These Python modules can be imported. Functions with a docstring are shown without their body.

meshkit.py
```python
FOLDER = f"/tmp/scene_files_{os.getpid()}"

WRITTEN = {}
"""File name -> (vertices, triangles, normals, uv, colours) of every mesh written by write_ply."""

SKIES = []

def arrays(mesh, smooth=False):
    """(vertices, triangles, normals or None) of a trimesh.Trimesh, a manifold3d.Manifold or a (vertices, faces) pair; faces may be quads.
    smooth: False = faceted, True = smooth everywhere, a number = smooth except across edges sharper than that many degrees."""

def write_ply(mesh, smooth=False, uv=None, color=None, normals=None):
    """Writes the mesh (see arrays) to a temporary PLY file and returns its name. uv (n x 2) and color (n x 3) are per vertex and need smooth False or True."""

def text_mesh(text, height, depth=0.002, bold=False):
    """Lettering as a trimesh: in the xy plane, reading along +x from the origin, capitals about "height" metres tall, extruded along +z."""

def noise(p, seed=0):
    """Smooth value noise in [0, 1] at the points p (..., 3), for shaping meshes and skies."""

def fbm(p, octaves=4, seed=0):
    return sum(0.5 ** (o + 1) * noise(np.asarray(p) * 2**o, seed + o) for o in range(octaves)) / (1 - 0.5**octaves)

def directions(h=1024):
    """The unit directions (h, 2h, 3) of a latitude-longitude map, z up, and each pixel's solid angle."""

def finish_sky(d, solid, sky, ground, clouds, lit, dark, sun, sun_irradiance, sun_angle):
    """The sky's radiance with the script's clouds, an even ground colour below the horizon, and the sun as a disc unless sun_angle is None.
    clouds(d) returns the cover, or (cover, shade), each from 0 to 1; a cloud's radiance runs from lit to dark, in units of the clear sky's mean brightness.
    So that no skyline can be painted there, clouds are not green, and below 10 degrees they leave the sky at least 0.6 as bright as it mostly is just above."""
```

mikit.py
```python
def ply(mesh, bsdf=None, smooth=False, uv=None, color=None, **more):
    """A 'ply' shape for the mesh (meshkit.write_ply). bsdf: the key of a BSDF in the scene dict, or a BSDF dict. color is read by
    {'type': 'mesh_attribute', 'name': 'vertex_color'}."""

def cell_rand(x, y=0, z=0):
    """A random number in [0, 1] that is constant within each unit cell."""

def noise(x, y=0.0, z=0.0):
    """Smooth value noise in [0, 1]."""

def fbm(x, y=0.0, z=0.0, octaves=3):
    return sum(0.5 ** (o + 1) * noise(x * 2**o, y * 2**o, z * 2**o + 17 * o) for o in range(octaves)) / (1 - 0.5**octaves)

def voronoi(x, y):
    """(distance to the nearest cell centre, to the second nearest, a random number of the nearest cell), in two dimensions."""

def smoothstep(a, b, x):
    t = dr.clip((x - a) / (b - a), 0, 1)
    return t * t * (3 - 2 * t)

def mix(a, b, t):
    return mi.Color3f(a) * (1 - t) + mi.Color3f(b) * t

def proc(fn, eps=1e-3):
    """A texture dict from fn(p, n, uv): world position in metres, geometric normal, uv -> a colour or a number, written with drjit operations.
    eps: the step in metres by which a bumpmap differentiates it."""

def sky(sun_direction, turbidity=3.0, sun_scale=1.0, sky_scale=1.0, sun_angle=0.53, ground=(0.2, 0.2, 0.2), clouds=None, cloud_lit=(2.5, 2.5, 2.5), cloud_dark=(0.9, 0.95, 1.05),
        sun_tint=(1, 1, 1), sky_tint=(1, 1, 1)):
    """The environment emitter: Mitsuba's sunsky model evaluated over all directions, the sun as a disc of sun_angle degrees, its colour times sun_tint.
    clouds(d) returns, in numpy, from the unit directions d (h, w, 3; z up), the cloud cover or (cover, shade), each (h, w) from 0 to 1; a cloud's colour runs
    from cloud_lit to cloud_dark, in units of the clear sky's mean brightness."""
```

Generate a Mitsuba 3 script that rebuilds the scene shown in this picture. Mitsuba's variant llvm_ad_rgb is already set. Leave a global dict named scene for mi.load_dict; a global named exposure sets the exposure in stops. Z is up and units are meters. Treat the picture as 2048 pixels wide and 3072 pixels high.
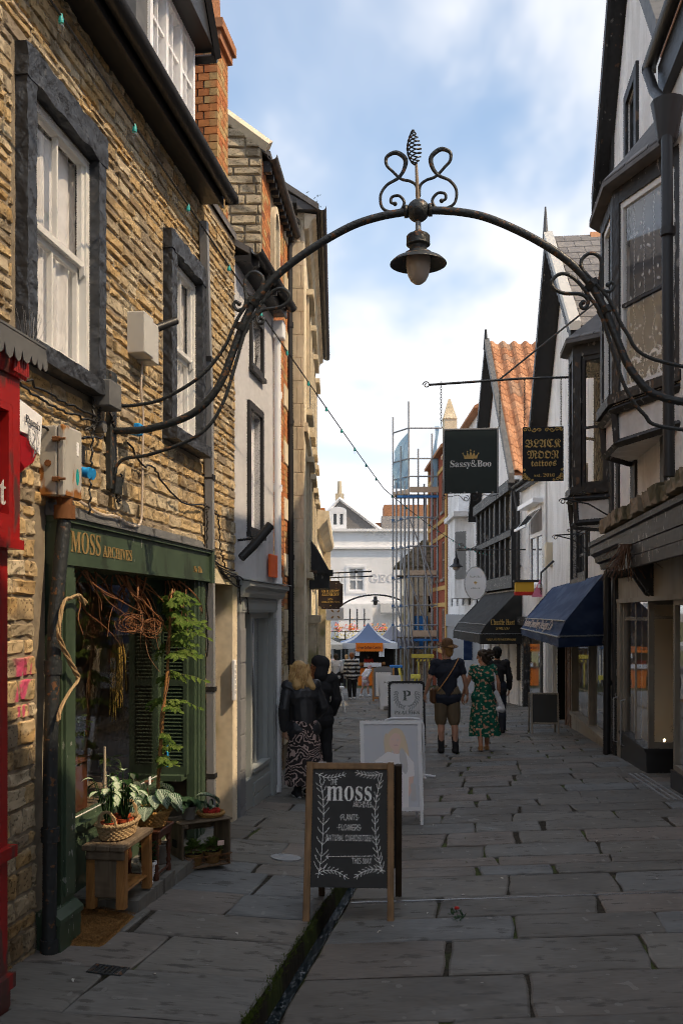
import math, random, glob
import numpy as np, trimesh, mitsuba as mi, drjit as dr, mikit, meshkit, manifold3d as m3
from mikit import noise, fbm, smoothstep, mix, cell_rand, proc
from shapely.geometry import Polygon, LineString, box as sbox, Point
from shapely.ops import unary_union
from shapely import affinity
random.seed(7); RNG = np.random.default_rng(7)
scene, labels = {'type': 'scene'}, {}
T = mi.ScalarTransform4f
# ---------------------------------------------------------------- camera, sky, exposure
PPY_V = -.09896
scene['camera'] = {'type': 'perspective', 'fov': 2 * math.degrees(math.atan(1024 / 2900)), 'fov_axis': 'x', 'near_clip': 0.05, 'far_clip': 900.0,
                   'principal_point_offset_y': PPY_V, 'to_world': T().look_at(origin=[0, 0, 1.55], target=[0, 10, 1.55], up=[0, 0, 1])}
SUN = np.array([0.66, -0.33, 0.88])
def cloud_fn(d):
    p = d / np.maximum(d[..., 2:3] + 0.34, 0.05) * 1.35
    w = meshkit.fbm(p * [1.1, 0.8, 0.0] + [5.3, 1.7, 0], 3, 13)[..., None] - .5
    q = p + w * [.5, .3, 0]
    a = meshkit.fbm(q * [1.7, 1.5, 0.0] + [3.1, 8.7, 0], 6, 3)
    b = meshkit.fbm(q * [6.0, 4.2, 0.0] + [9.1, 2.7, 0], 5, 9)
    el = np.clip(d[..., 2], 0, 1)
    c = np.clip((a * 0.66 + b * 0.34 - 0.40) / 0.22, 0, 1)
    c = c * c * (3 - 2 * c)
    low = np.clip(1 - (el - 0.06) / 0.40, 0, 1)
    cover = np.clip(0.30 + 0.46 * c + 0.55 * low ** 1.1 + .35 * (b - .5), 0, 0.97)
    shade = np.clip(0.9 - 2.2 * (b - 0.25), 0, 1) * 0.55 * (1 - .6 * low)
    return cover, shade
scene["sky_light"] = mikit.sky(SUN, turbidity=3, clouds=cloud_fn, cloud_lit=(1.98, 1.98, 2.02), cloud_dark=(1.7, 1.74, 1.83), sun_scale=0.47, sun_tint=(1.0, 0.93, 0.82), sky_tint=(1.12, 1.12, 1.0))
exposure = 2.55
# ---------------------------------------------------------------- helpers: frames, meshes, entries
class Fr:
    """A wall's own axes: s along the street, o out into the street, z up."""
    def __init__(f, o, d, left):
        f.d = np.array(d, float) / np.linalg.norm(d)
        f.n = np.array([f.d[1], -f.d[0]]) if left else np.array([-f.d[1], f.d[0]])
        f.o = np.array(o, float)
        f.m = np.eye(4); f.m[:2, 0] = f.d; f.m[:2, 1] = f.n; f.m[:2, 3] = f.o
        f.left = left
    def p(f, s, o, z): return np.array([*(f.o + s * f.d + o * f.n), z])
LF = Fr((-2.19, 0), (.14, 1), True)
RF = Fr((2.45, 0), (.118, 1), False)
CH0, CHD = np.array([-.345, 4.1]), np.array([.153, 1.0])      # the channel's middle line
def chx(y): y = np.asarray(y, float); return CH0[0] + CHD[0] * (np.minimum(y, 8.0) - CH0[1]) + .098 * np.maximum(y - 8.0, 0)
def zg(x, y):
    """height of the paving: falls away along the street and towards the channel"""
    x, y = np.asarray(x, float), np.asarray(y, float)
    e = x - chx(y)
    return -.0466 * y + np.where(e < 0, np.minimum(-e, 1.6) * .075, np.minimum(e, 3.4) * .03)
def num(key):
    if not taken(key): return key
    i = CNT.get(key, 1)
    while taken(f'{key}_{i:03d}'): i += 1
    CNT[key] = i + 1
    return f'{key}_{i:03d}'
TAKEN, CNT = set(), {}
def taken(k): return k in TAKEN
def thing(name, label, cat, group=None, kind=None):
    k = num(name); TAKEN.add(k)
    labels[k] = {'label': label, 'category': cat}
    if group: labels[k]['group'] = group
    if kind: labels[k]['kind'] = kind
    return k
def cat(ms):
    ms = [m for m in (ms if isinstance(ms, (list, tuple)) else [ms]) if m is not None]
    if len(ms) == 1: return ms[0]
    vs, fs, a = [], [], 0
    for m in ms:
        vs.append(m.vertices); fs.append(np.asarray(m.faces) + a); a += len(m.vertices)
    return TM(np.vstack(vs), np.vstack(fs))
def TM(v, f):
    f = np.asarray(f, int)
    if f.shape[1] == 4: f = np.vstack([f[:, [0, 1, 2]], f[:, [0, 2, 3]]])
    return trimesh.Trimesh(np.asarray(v, float), f, process=False)
def puts(key, meshes, *a, **k): return [put(key, m, *a, **k) for m in meshes]
def put(key, mesh, mat, fr=None, smooth=False, uv=None, label=None, kind=None, reserve=True, M=None):
    """one entry of the scene; returns its key"""
    mesh = cat(mesh)
    v, f = np.array(mesh.vertices), np.array(mesh.faces)
    for m in (M, fr.m if isinstance(fr, Fr) else fr):
        if m is not None:
            v = v @ m[:3, :3].T + m[:3, 3]
            if np.linalg.det(m[:3, :3]) < 0: f = f[:, ::-1]
    k = key if (key in labels and key not in scene) else num(key)
    TAKEN.add(k)
    if uv is not None and np.ndim(uv) == 1: uv = np.tile(np.asarray(uv, float), (len(v), 1))
    if uv is not None and smooth not in (True, False): smooth = False
    scene[k] = mikit.ply(TM(v, f), mat, smooth=smooth, uv=uv)
    if label or kind:
        labels.setdefault(k, {})
        if label: labels[k]['label'] = label
        if kind: labels[k]['kind'] = kind
    return k
def box(a0, a1, b0, b1, c0, c1):
    v = [[x, y, z] for x in sorted((a0, a1)) for y in sorted((b0, b1)) for z in sorted((c0, c1))]
    return TM(v, [[0, 1, 3, 2], [4, 6, 7, 5], [0, 4, 5, 1], [2, 3, 7, 6], [0, 2, 6, 4], [1, 5, 7, 3]])
def hull(pts): return trimesh.convex.convex_hull(np.asarray(pts, float))
def cbox(a0, a1, b0, b1, c0, c1, e=.006):
    """box with chamfered edges"""
    lo, hi = np.minimum([a0, b0, c0], [a1, b1, c1]), np.maximum([a0, b0, c0], [a1, b1, c1])
    e = min(e, *(0.45 * (hi - lo)))
    p = []
    for c in np.ndindex(2, 2, 2):
        for k in range(3):
            q = np.where(c, hi - e, lo + e); q[k] = hi[k] if c[k] else lo[k]; p.append(q)
    return hull(p)
def tf(m, M): 
    m = m.copy(); m.apply_transform(M); return m
def mv(x=0, y=0, z=0): 
    M = np.eye(4); M[:3, 3] = (x, y, z); return M
def rot(a, ax): return trimesh.transformations.rotation_matrix(a, ax)
def rz(a): return rot(a, [0, 0, 1])
def tube(pts, r, n=8, cap=True, flat=1.0):
    """swept tube; r one radius or one per point; flat squeezes it across"""
    P = np.asarray(pts, float); r = np.broadcast_to(np.asarray(r, float), (len(P),))
    t = np.gradient(P, axis=0); t /= np.linalg.norm(t, axis=1, keepdims=True) + 1e-12
    u = np.cross(t[0], [0, 0, 1.0] if abs(t[0][2]) < .9 else [1.0, 0, 0]); u /= np.linalg.norm(u)
    a = np.arange(n) * 2 * np.pi / n; V = []
    for i in range(len(P)):
        u = u - t[i] * (u @ t[i]); u /= np.linalg.norm(u) + 1e-12
        w = np.cross(t[i], u)
        V.append(P[i] + r[i] * (np.cos(a)[:, None] * u + flat * np.sin(a)[:, None] * w))
    V = np.vstack(V); F = []
    j = np.arange(n); k = (j + 1) % n
    for i in range(len(P) - 1):
        F += np.stack([i * n + j, i * n + k, (i + 1) * n + k, (i + 1) * n + j], 1).tolist()
    tri = TM(V, F)
    if cap:
        c = np.vstack([tri.vertices, P[0], P[-1]]); m = len(tri.vertices)
        e = [[m, q, p] for p, q in zip(j, k)] + [[m + 1, p + (len(P) - 1) * n, q + (len(P) - 1) * n] for p, q in zip(j, k)]
        tri = TM(c, np.vstack([tri.faces, e]))
    return tri
def smooth_path(pts, n=24):
    """Catmull-Rom through the points"""
    P = np.asarray(pts, float); P = np.vstack([2 * P[0] - P[1], P, 2 * P[-1] - P[-2]]); out = []
    m = max(2, n // (len(P) - 3))
    for i in range(1, len(P) - 2):
        for t in np.linspace(0, 1, m, endpoint=False):
            a, b, c, d = P[i - 1:i + 3]
            out.append(.5 * (2 * b + (c - a) * t + (2 * a - 5 * b + 4 * c - d) * t * t + (3 * b - a - 3 * c + d) * t ** 3))
    return np.array(out + [P[-2]])
def lathe(prof, n=24):
    p = np.asarray(prof, float); a = np.arange(n) * 2 * np.pi / n
    V = np.vstack([np.stack([r * np.cos(a), r * np.sin(a), a * 0 + z], 1) for r, z in p]); F = []
    j = np.arange(n); k = (j + 1) % n
    for i in range(len(p) - 1): F += np.stack([i * n + j, i * n + k, (i + 1) * n + k, (i + 1) * n + j], 1).tolist()
    return TM(V, F)
def ext(poly, h):
    """shapely polygon(s) extruded by h along the third axis"""
    gs = [g for g in getattr(poly, 'geoms', [poly]) if g.geom_type == 'Polygon' and g.area > 1e-7]
    return cat([trimesh.creation.extrude_polygon(g, h, engine='earcut') for g in gs])
SOZ = np.array([[1, 0, 0, 0], [0, 0, 1, 0], [0, 1, 0, 0], [0, 0, 0, 1.0]])     # (a, b, depth) -> (s, o, z): polygon stands in the wall's plane
def panel(poly, o0, o1): return tf(ext(poly, o1 - o0), mv(0, o0, 0) @ SOZ)
def side(poly, s0, s1):
    """polygon in (o, z) run along s: cornices, gutters, awnings"""
    return tf(ext(poly, s1 - s0), mv(s0, 0, 0) @ np.array([[0, 0, 1, 0], [1, 0, 0, 0], [0, 1, 0, 0], [0, 0, 0, 1.0]]))
def sphere(r, c=(0, 0, 0), k=2, sc=(1, 1, 1)):
    m = trimesh.creation.icosphere(subdivisions=k, radius=r); m.apply_transform(np.diag([*sc, 1.0])); m.apply_translation(c); return m
def cyl(p, q, r, n=12): return tube([p, q], r, n)
def rects(*r): return unary_union([sbox(*x) for x in r])
# ---- lettering
FONTS = {}
def _font(name):
    from PIL import ImageFont
    if name not in FONTS: FONTS[name] = ImageFont.truetype(glob.glob(f'/opt/blender-*/*/datafiles/fonts/{name}')[0], 96)
    return FONTS[name]
def _style(t, style):
    base = {'serif': (0x1D400, 0x1D41A), 'fraktur': (0x1D56C, 0x1D586), 'italic': (0x1D468, 0x1D482), 'script': (0x1D4D0, 0x1D4EA)}[style]
    o = ''
    for c in t:
        if 'A' <= c <= 'Z': o += chr(base[0] + ord(c) - 65)
        elif 'a' <= c <= 'z': o += chr(base[1] + ord(c) - 97)
        elif c.isdigit(): o += chr(0x1D7CE + int(c))
        else: o += c
    return o
def text(t, h, depth=.003, style=None, sx=1.0, bold=False, width=None, center=False):
    """lettering in the xy plane reading along +x, capitals h tall"""
    m = None
    if style:
        try:
            from PIL import Image, ImageDraw
            f = _font('NotoSansMath-Regular.woff2'); s = _style(t, style)
            x0, y0, x1, y1 = f.getbbox(s, anchor='ls')
            im = Image.new('L', (x1 - x0 + 8, y1 - y0 + 8))
            ImageDraw.Draw(im).text((4 - x0, 4 - y0), s, 255, f, anchor='ls')
            on = np.pad(np.asarray(im) > 127, ((0, 0), (1, 1))).astype(np.int8)
            rr, st = np.nonzero(np.diff(on, axis=1) == 1); en = np.nonzero(np.diff(on, axis=1) == -1)[1]
            g = unary_union([sbox(a, -r - 1, b, -r) for a, b, r in zip(st, en, rr)]).buffer(.6).buffer(-.6).simplify(.7)
            k = h / 66.0
            m = ext(affinity.affine_transform(g, [k, 0, 0, k, -4 * k, (4 - y0) * k]), depth)
        except Exception:
            m = None
    if m is None: m = meshkit.text_mesh(t, h, depth, bold)
    v = np.array(m.vertices); v[:, 0] -= v[:, 0].min()
    if width: sx = width / v[:, 0].max()
    v[:, 0] *= sx
    if center: v[:, 0] -= v[:, 0].max() / 2
    return TM(v, m.faces)
def on_wall(m, s, o, z, flip=False):
    """lettering put on a wall: flip where the reader sees s run to the left"""
    v = np.array(m.vertices); q = np.stack([s + (-1 if flip else 1) * v[:, 0], o + v[:, 2], z + v[:, 1]], 1)
    return TM(q, m.faces)
# ---------------------------------------------------------------- materials
def P(name, c, rough=.6, **k):
    d = {'type': 'principled', 'roughness': rough, 'specular': k.pop('specular', .4), **k}
    d['base_color'] = c if isinstance(c, dict) else {'type': 'rgb', 'value': list(c)}
    scene[name] = {'type': 'twosided', 'b': d}
    return name
def PB(name, fn, rough=.8, bump=None, scale=1.0, eps=2e-3, **k):
    d = {'type': 'principled', 'roughness': rough if not callable(rough) else proc(rough), 'specular': k.pop('specular', .3), 'base_color': proc(fn), **k}
    if bump: d = {'type': 'bumpmap', 'tex': proc(bump, eps), 'bsdf': d, 'scale': scale}
    scene[name] = {'type': 'twosided', 'b': d}
    return name
C3 = mi.Color3f
def stone_c(p, n, uv):
    t, q = uv.x, uv.y
    c = mix((.41, .27, .12), (.51, .375, .20), t)
    c = mix(c, (.48, .40, .275), smoothstep(.5, .85, q))
    c = mix(c, (.25, .205, .15), smoothstep(.22, .0, q))
    f = fbm(p.x * 22, p.y * 22, p.z * 34); g = fbm(p.x * 5 + 7, p.y * 5, p.z * 6, octaves=2)
    pit = smoothstep(.60, .72, fbm(p.x * 75, p.y * 75, p.z * 60, octaves=2))
    c = c * (.62 + .62 * f) * (1 - .55 * pit)
    c = mix(c, (.15, .115, .075), smoothstep(.56, .74, g) * .75)
    pale = smoothstep(.6, .72, fbm(p.x * 9 + 3, p.y * 9, p.z * 12, octaves=2))
    c = mix(c, (.50, .42, .29), pale * .5)
    wet = smoothstep(1.1, -.1, p.z + .5 * g)                       # darker towards the foot of the wall
    c = mix(c, c * C3(.5, .46, .42), wet)
    # pink spray paint patch on the stones beside the red shop front
    d = p.x - (-1.532); k = smoothstep(1.075, 1.29, p.z) 
    w = (.02 + .075 * k) * (.6 + .8 * fbm(p.x * 30, p.y * 30, p.z * 30))
    pk = smoothstep(w, w * .45, dr.abs(d * 7.2 - .0)) * smoothstep(1.02, 1.06, p.z) * smoothstep(1.38, 1.32, p.z + .03 * f) * smoothstep(-1.0, -1.2, p.x)
    return mix(c, (.50, .06, .15), pk * smoothstep(.12, .4, f) * .9)
PB('m_stone', stone_c, .9, lambda p, n, uv: fbm(p.x * 60, p.y * 60, p.z * 60), .008, specular=.2)
PB('m_mortar', lambda p, n, uv: mix((.14, .115, .085), (.30, .25, .185), fbm(p.x * 14, p.y * 14, p.z * 14)), .95)
def brick_c(p, n, uv):
    c = mix((.40, .14, .055), (.50, .21, .08), uv.x)
    c = mix(c, (.44, .30, .14), smoothstep(.72, .9, uv.y)); c = mix(c, (.20, .08, .05), smoothstep(.15, .02, uv.y))
    return c * (.7 + .55 * fbm(p.x * 25, p.y * 25, p.z * 25))
PB('m_brick', brick_c, .9)
PB('m_darkbrick', lambda p, n, uv: C3(.24, .065, .035) * (.7 + .6 * fbm(p.x * 9, p.y * 9, p.z * 12)), .9)
def slab_c(p, n, uv):
    c = mix((.104, .097, .086), (.152, .144, .127), uv.x)
    c = mix(c, (.16, .138, .12), smoothstep(.7, .95, uv.y)); c = mix(c, (.14, .145, .145), smoothstep(.3, .05, uv.y))
    f = fbm(p.x * 3 + 5 * uv.x, p.y * 5, p.z * 4, octaves=4); g = fbm(p.x * 22, p.y * 70, 0.0)
    c = c * (.55 + .6 * f + .28 * g)
    s = smoothstep(.62, .80, fbm(p.x * 9 + 5, p.y * 20, 0.0, octaves=4))
    c = mix(c, (.05, .046, .04), s * .7)
    gum = smoothstep(.91, .93, noise(p.x * 15, p.y * 15, 3.0))
    return mix(c, (.24, .235, .22), gum * .4)
PB('m_slab', slab_c, lambda p, n, uv: .48 + .35 * fbm(p.x * 6, p.y * 6, 0.0), lambda p, n, uv: fbm(p.x * 9, p.y * 16, 0.0, octaves=4) + .5 * smoothstep(.5, .6, fbm(p.x * 5 + 3, p.y * 12, 2.0)), .012, specular=.45)
PB('m_joint', lambda p, n, uv: mix((.035, .03, .022), (.05, .062, .02), smoothstep(.45, .6, fbm(p.x * 3, p.y * 3, 0.0))) * (.6 + .8 * noise(p.x * 60, p.y * 60, 0.0)), 1.0)
def tile_c(p, n, uv):
    c = mix((.36, .165, .085), (.47, .25, .14), uv.x); c = mix(c, (.26, .2, .15), smoothstep(.75, .95, uv.y))
    return c * (.65 + .6 * fbm(p.x * 12, p.y * 12, p.z * 12))
PB('m_tile', tile_c, .85)
PB('m_slate', lambda p, n, uv: mix((.10, .098, .10), (.19, .18, .175), uv.x) * (.7 + .6 * fbm(p.x * 9, p.y * 9, p.z * 9)), .75)
def stain(p, a, b, k=.5):
    f = fbm(p.x * 1.3, p.y * 1.3, p.z * .55, octaves=4); g = fbm(p.x * 9, p.y * 9, p.z * 1.4)
    return mix(a, b, smoothstep(.42, .68, .6 * f + .4 * g) * k)
PB('m_white', lambda p, n, uv: stain(p, (.72, .71, .70), (.47, .45, .42), .6) * (.93 + .14 * fbm(p.x * 30, p.y * 30, p.z * 30)), .8, lambda p, n, uv: fbm(p.x * 16, p.y * 16, p.z * 16), .012)
PB('m_grey', lambda p, n, uv: stain(p, (.50, .495, .50), (.40, .395, .39), .7) * (.93 + .14 * fbm(p.x * 30, p.y * 30, p.z * 30)), .85, lambda p, n, uv: fbm(p.x * 20, p.y * 20, p.z * 20), .01)
def ash_c(p, n, uv):
    c = stain(p, (.64, .56, .42), (.47, .38, .25), .8) * (.85 + .3 * fbm(p.x * 20, p.y * 20, p.z * 20))
    return mix(c, (.20, .19, .04), smoothstep(.5, .64, fbm(p.x * 2 + 4, p.y * 2, p.z * 1.5)) * smoothstep(3.4, .4, p.z) * .75)
PB('m_ashlar', ash_c, .9)
def blk_c(p, n, uv):
    f = fbm(p.x * 20, p.y * 20, p.z * 6, octaves=4)
    c = C3(.03, .03, .031) * (.7 + .6 * f)
    c = mix(c, (.30, .285, .26), smoothstep(.70, .73, f) * .6)
    return mix(c, (.16, .09, .05), smoothstep(.72, .76, fbm(p.x * 14 + 3, p.y * 14, p.z * 5)) * .6)
PB('m_timber', blk_c, .5, lambda p, n, uv: fbm(p.x * 25, p.y * 25, p.z * 7), .015)
def blkst_c(p, n, uv):
    f = fbm(p.x * 30, p.y * 30, p.z * 22, octaves=4)
    return C3(.03, .034, .042) * (.5 + f)
PB('m_blackstone', blkst_c, .42, lambda p, n, uv: fbm(p.x * 24, p.y * 24, p.z * 18, octaves=4), .03, specular=.5)
def green_c(p, n, uv):
    f = fbm(p.x * 6, p.y * 6, p.z * 6)
    c = C3(.046, .072, .044) * (.75 + .5 * f)
    c = mix(c, C3(.022, .03, .02), smoothstep(.55, .75, fbm(p.x * 8, p.y * 8, p.z * 2.2, octaves=4)) * .7)
    return mix(c, (.3, .31, .28), smoothstep(.72, .75, fbm(p.x * 50, p.y * 50, p.z * 16)) * smoothstep(.55, .7, noise(p.x * 5, p.y * 5, p.z * 3)) * .6)
PB('m_green', green_c, .42, specular=.45)
PB('m_red', lambda p, n, uv: mix(mix((.22, .006, .005), (.34, .010, .008), fbm(p.x * 9, p.y * 9, p.z * 2.5, octaves=4)), (.09, .03, .025), smoothstep(.58, .75, fbm(p.x * 16, p.y * 16, p.z * 5) + .25 * smoothstep(.5, -.1, p.z))), .36, specular=.5)
PB('m_lead', lambda p, n, uv: mix((.075, .078, .082), (.16, .16, .158), fbm(p.x * 11, p.y * 11, p.z * 11)), .55)
def iron_c(p, n, uv):
    f = fbm(p.x * 40, p.y * 40, p.z * 40)
    return mix(C3(.022, .026, .028), (.16, .07, .025), smoothstep(.64, .72, f) * .8)
PB('m_iron', iron_c, .45, lambda p, n, uv: fbm(p.x * 60, p.y * 60, p.z * 60), .004, specular=.5)
def rust_c(p, n, uv):
    c = C3(.40, .385, .35) * (.8 + .4 * fbm(p.x * 14, p.y * 14, p.z * 5))
    e = smoothstep(.6, .70, fbm(p.x * 13, p.y * 13, p.z * 4, octaves=4) + .20 * smoothstep(2.20, 2.14, p.z) + .15 * smoothstep(2.46, 2.51, p.z))
    return mix(c, mix((.22, .08, .02), (.34, .15, .04), noise(p.x * 40, p.y * 40, p.z * 40)), e)
PB('m_rustbox', rust_c, .6)
def wood_f(a, b, k=1.0):
    def fn(p, n, uv):
        g = fbm(p.x * 30 * k, p.y * 30 * k, p.z * 5 * k); r = fbm(p.x * 4 + uv.x * 9, p.y * 4, p.z * 3, octaves=2)
        return mix(a, b, g) * (.65 + .7 * r)
    return fn
PB('m_wood', wood_f((.20, .085, .025), (.40, .20, .065)), .5)
PB('m_oldwood', wood_f((.075, .055, .036), (.20, .15, .10)), .75)
PB('m_boardwood', wood_f((.13, .075, .035), (.32, .19, .09)), .55)
P('m_wicker', (.36, .25, .13), .7); P('m_wicker2', (.36, .20, .06), .6); P('m_wicker3', (.22, .10, .04), .6)
P('m_terra', (.42, .075, .025), .6); P('m_clay', (.16, .15, .135), .8); P('m_soil', (.03, .022, .015), 1.0)
P('m_wpaint', (.66, .655, .63), .45); P('m_wpaint2', (.48, .47, .44), .5); P('m_upvc', (.82, .82, .83), .35)
P('m_gpaint', (.31, .33, .32), .45); P('m_gpipe', (.21, .215, .225), .5); P('m_black', (.02, .02, .021), .45)
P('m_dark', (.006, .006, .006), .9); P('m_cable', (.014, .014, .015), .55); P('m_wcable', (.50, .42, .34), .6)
P('m_steel', (.42, .43, .45), .35, metallic=.9); P('m_galv', (.33, .34, .35), .5, metallic=.5)
P('m_gold', (.52, .34, .10), .45); P('m_goldpaint', (.27, .18, .07), .6); P('m_chalk', (.78, .78, .76), .9); P('m_chalkb', (.034, .035, .034), .7)
P('m_teal', (.02, .32, .30), .4); P('m_blue', (.03, .16, .42), .45); P('m_pvcblue', (.02, .26, .6), .4)
P('m_orange', (.78, .13, .03), .6); P('m_orange2', (.86, .20, .01), .6); P('m_amber', (.62, .36, .03), .6); P('m_yellow', (.7, .58, .1), .6); P('m_pink', (.65, .2, .3), .6)
PB('m_awnblk', lambda p, n, uv: mix((.018, .018, .018), (.04, .04, .038), fbm(p.x * 5, p.y * 3, p.z * 5)), .8); PB('m_awnblue', lambda p, n, uv: mix((.012, .030, .085), (.035, .06, .125), smoothstep(.35, .75, fbm(p.x * 3, p.y * 2, p.z * 6, octaves=4))), .75); P('m_cream', (.62, .54, .40), .7); P('m_peach', (.42, .33, .27), .6)
P('m_canvasw', (.72, .72, .73), .8); P('m_canvasb', (.16, .21, .33), .8); P('m_canvasg', (.33, .33, .38), .8)
P('m_brown', (.10, .045, .02), .55); P('m_navy', (.022, .027, .042), .85); P('m_clothblk', (.019, .019, .021), .85); P('m_leather', (.027, .028, .032), .42)
P('m_khaki', (.155, .115, .07), .85); P('m_skin', (.50, .27, .18), .55); P('m_skinw', (.52, .26, .16), .55); P('m_hairb', (.045, .03, .02), .6); P('m_hat', (.14, .075, .035), .8)
P('m_blond', (.52, .33, .13), .5); P('m_blond2', (.40, .22, .08), .5); P('m_ginger', (.23, .085, .03), .5); P('m_tan', (.42, .2, .07), .5); P('m_whitecloth', (.78, .78, .80), .9)
P('m_pinkcloth', (.6, .42, .44), .9); P('m_redcloth', (.45, .03, .02), .85)
PB('m_zebra', lambda p, n, uv: mix((.46, .34, .31), (.03, .024, .024), smoothstep(.49, .535, dr.abs(dr.sin(15 * (p.z * 3.2 + 1.6 * fbm(p.x * 7, p.y * 7, p.z * 6)) + 9 * noise(p.x * 9, p.y * 9, p.z * 8))) * .55 + .45 * fbm(p.x * 11, p.y * 11, p.z * 14))), .85)
def floral_c(p, n, uv):
    a, b = noise(p.x * 26, p.y * 26, p.z * 24), noise(p.x * 30 + 9, p.y * 30, p.z * 28)
    c = mix((.006, .085, .052), (.012, .14, .085), b)
    return mix(mix(c, (.55, .27, .17), smoothstep(.67, .72, a)), (.5, .45, .33), smoothstep(.72, .76, b))
PB('m_floral', floral_c, .85)
PB('m_stripe', lambda p, n, uv: mix((.62, .62, .62), (.015, .015, .02), smoothstep(.45, .5, dr.abs((p.z * 7.2 - dr.floor(p.z * 7.2)) - .5) * 2)), .9)
PB('m_coir', lambda p, n, uv: mix((.09, .045, .015), (.27, .135, .04), noise(p.x * 170, p.y * 170, p.z * 170)), 1.0)
def leaf_c(p, n, uv):      # leaf blade: uv.y across, 0.5 the midrib
    v = dr.abs(uv.y - .5) * 2
    return mix(mix((.085, .15, .03), (.17, .24, .06), cell_rand(uv.x * 1.0)), (.18, .24, .07), smoothstep(.12, .03, v) * .6)
def var_c(p, n, uv):       # dark leaf with pale veins
    v = dr.abs(uv.y - .5) * 2
    u = uv.x - dr.floor(uv.x)
    w = smoothstep(.55, .9, dr.abs(dr.sin((u * 1.0 + v * .35) * 26))) * smoothstep(.95, .8, v)
    return mix(mix((.02, .06, .03), (.035, .09, .04), v), (.45, .52, .42), dr.maximum(w, smoothstep(.14, .06, v)) * .9)
def pale_c(p, n, uv):
    v = dr.abs(uv.y - .5) * 2
    return mix((.52, .60, .44), (.08, .17, .06), smoothstep(.5, .95, v + .5 * noise(p.x * 60, p.y * 60, p.z * 60) - .2))
def LEAF(name, fn, tr=.35):
    scene[name] = {'type': 'principledthin', 'base_color': proc(fn) if callable(fn) else {'type': 'rgb', 'value': list(fn)}, 'roughness': .45, 'diff_trans': tr * 2, 'spec_trans': 0.0}
    return name
LEAF('m_leaf', leaf_c); LEAF('m_varleaf', var_c, .15); LEAF('m_paleleaf', pale_c, .2); LEAF('m_darkleaf', (.025, .055, .02), .2); LEAF('m_moss', (.05, .07, .015), .2); LEAF('m_lace', (.9, .9, .9), .3)
LEAF('m_net', (.36, .54, .68), .5)
scene['m_glass'] = {'type': 'thindielectric', 'int_ior': 1.5}
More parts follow.
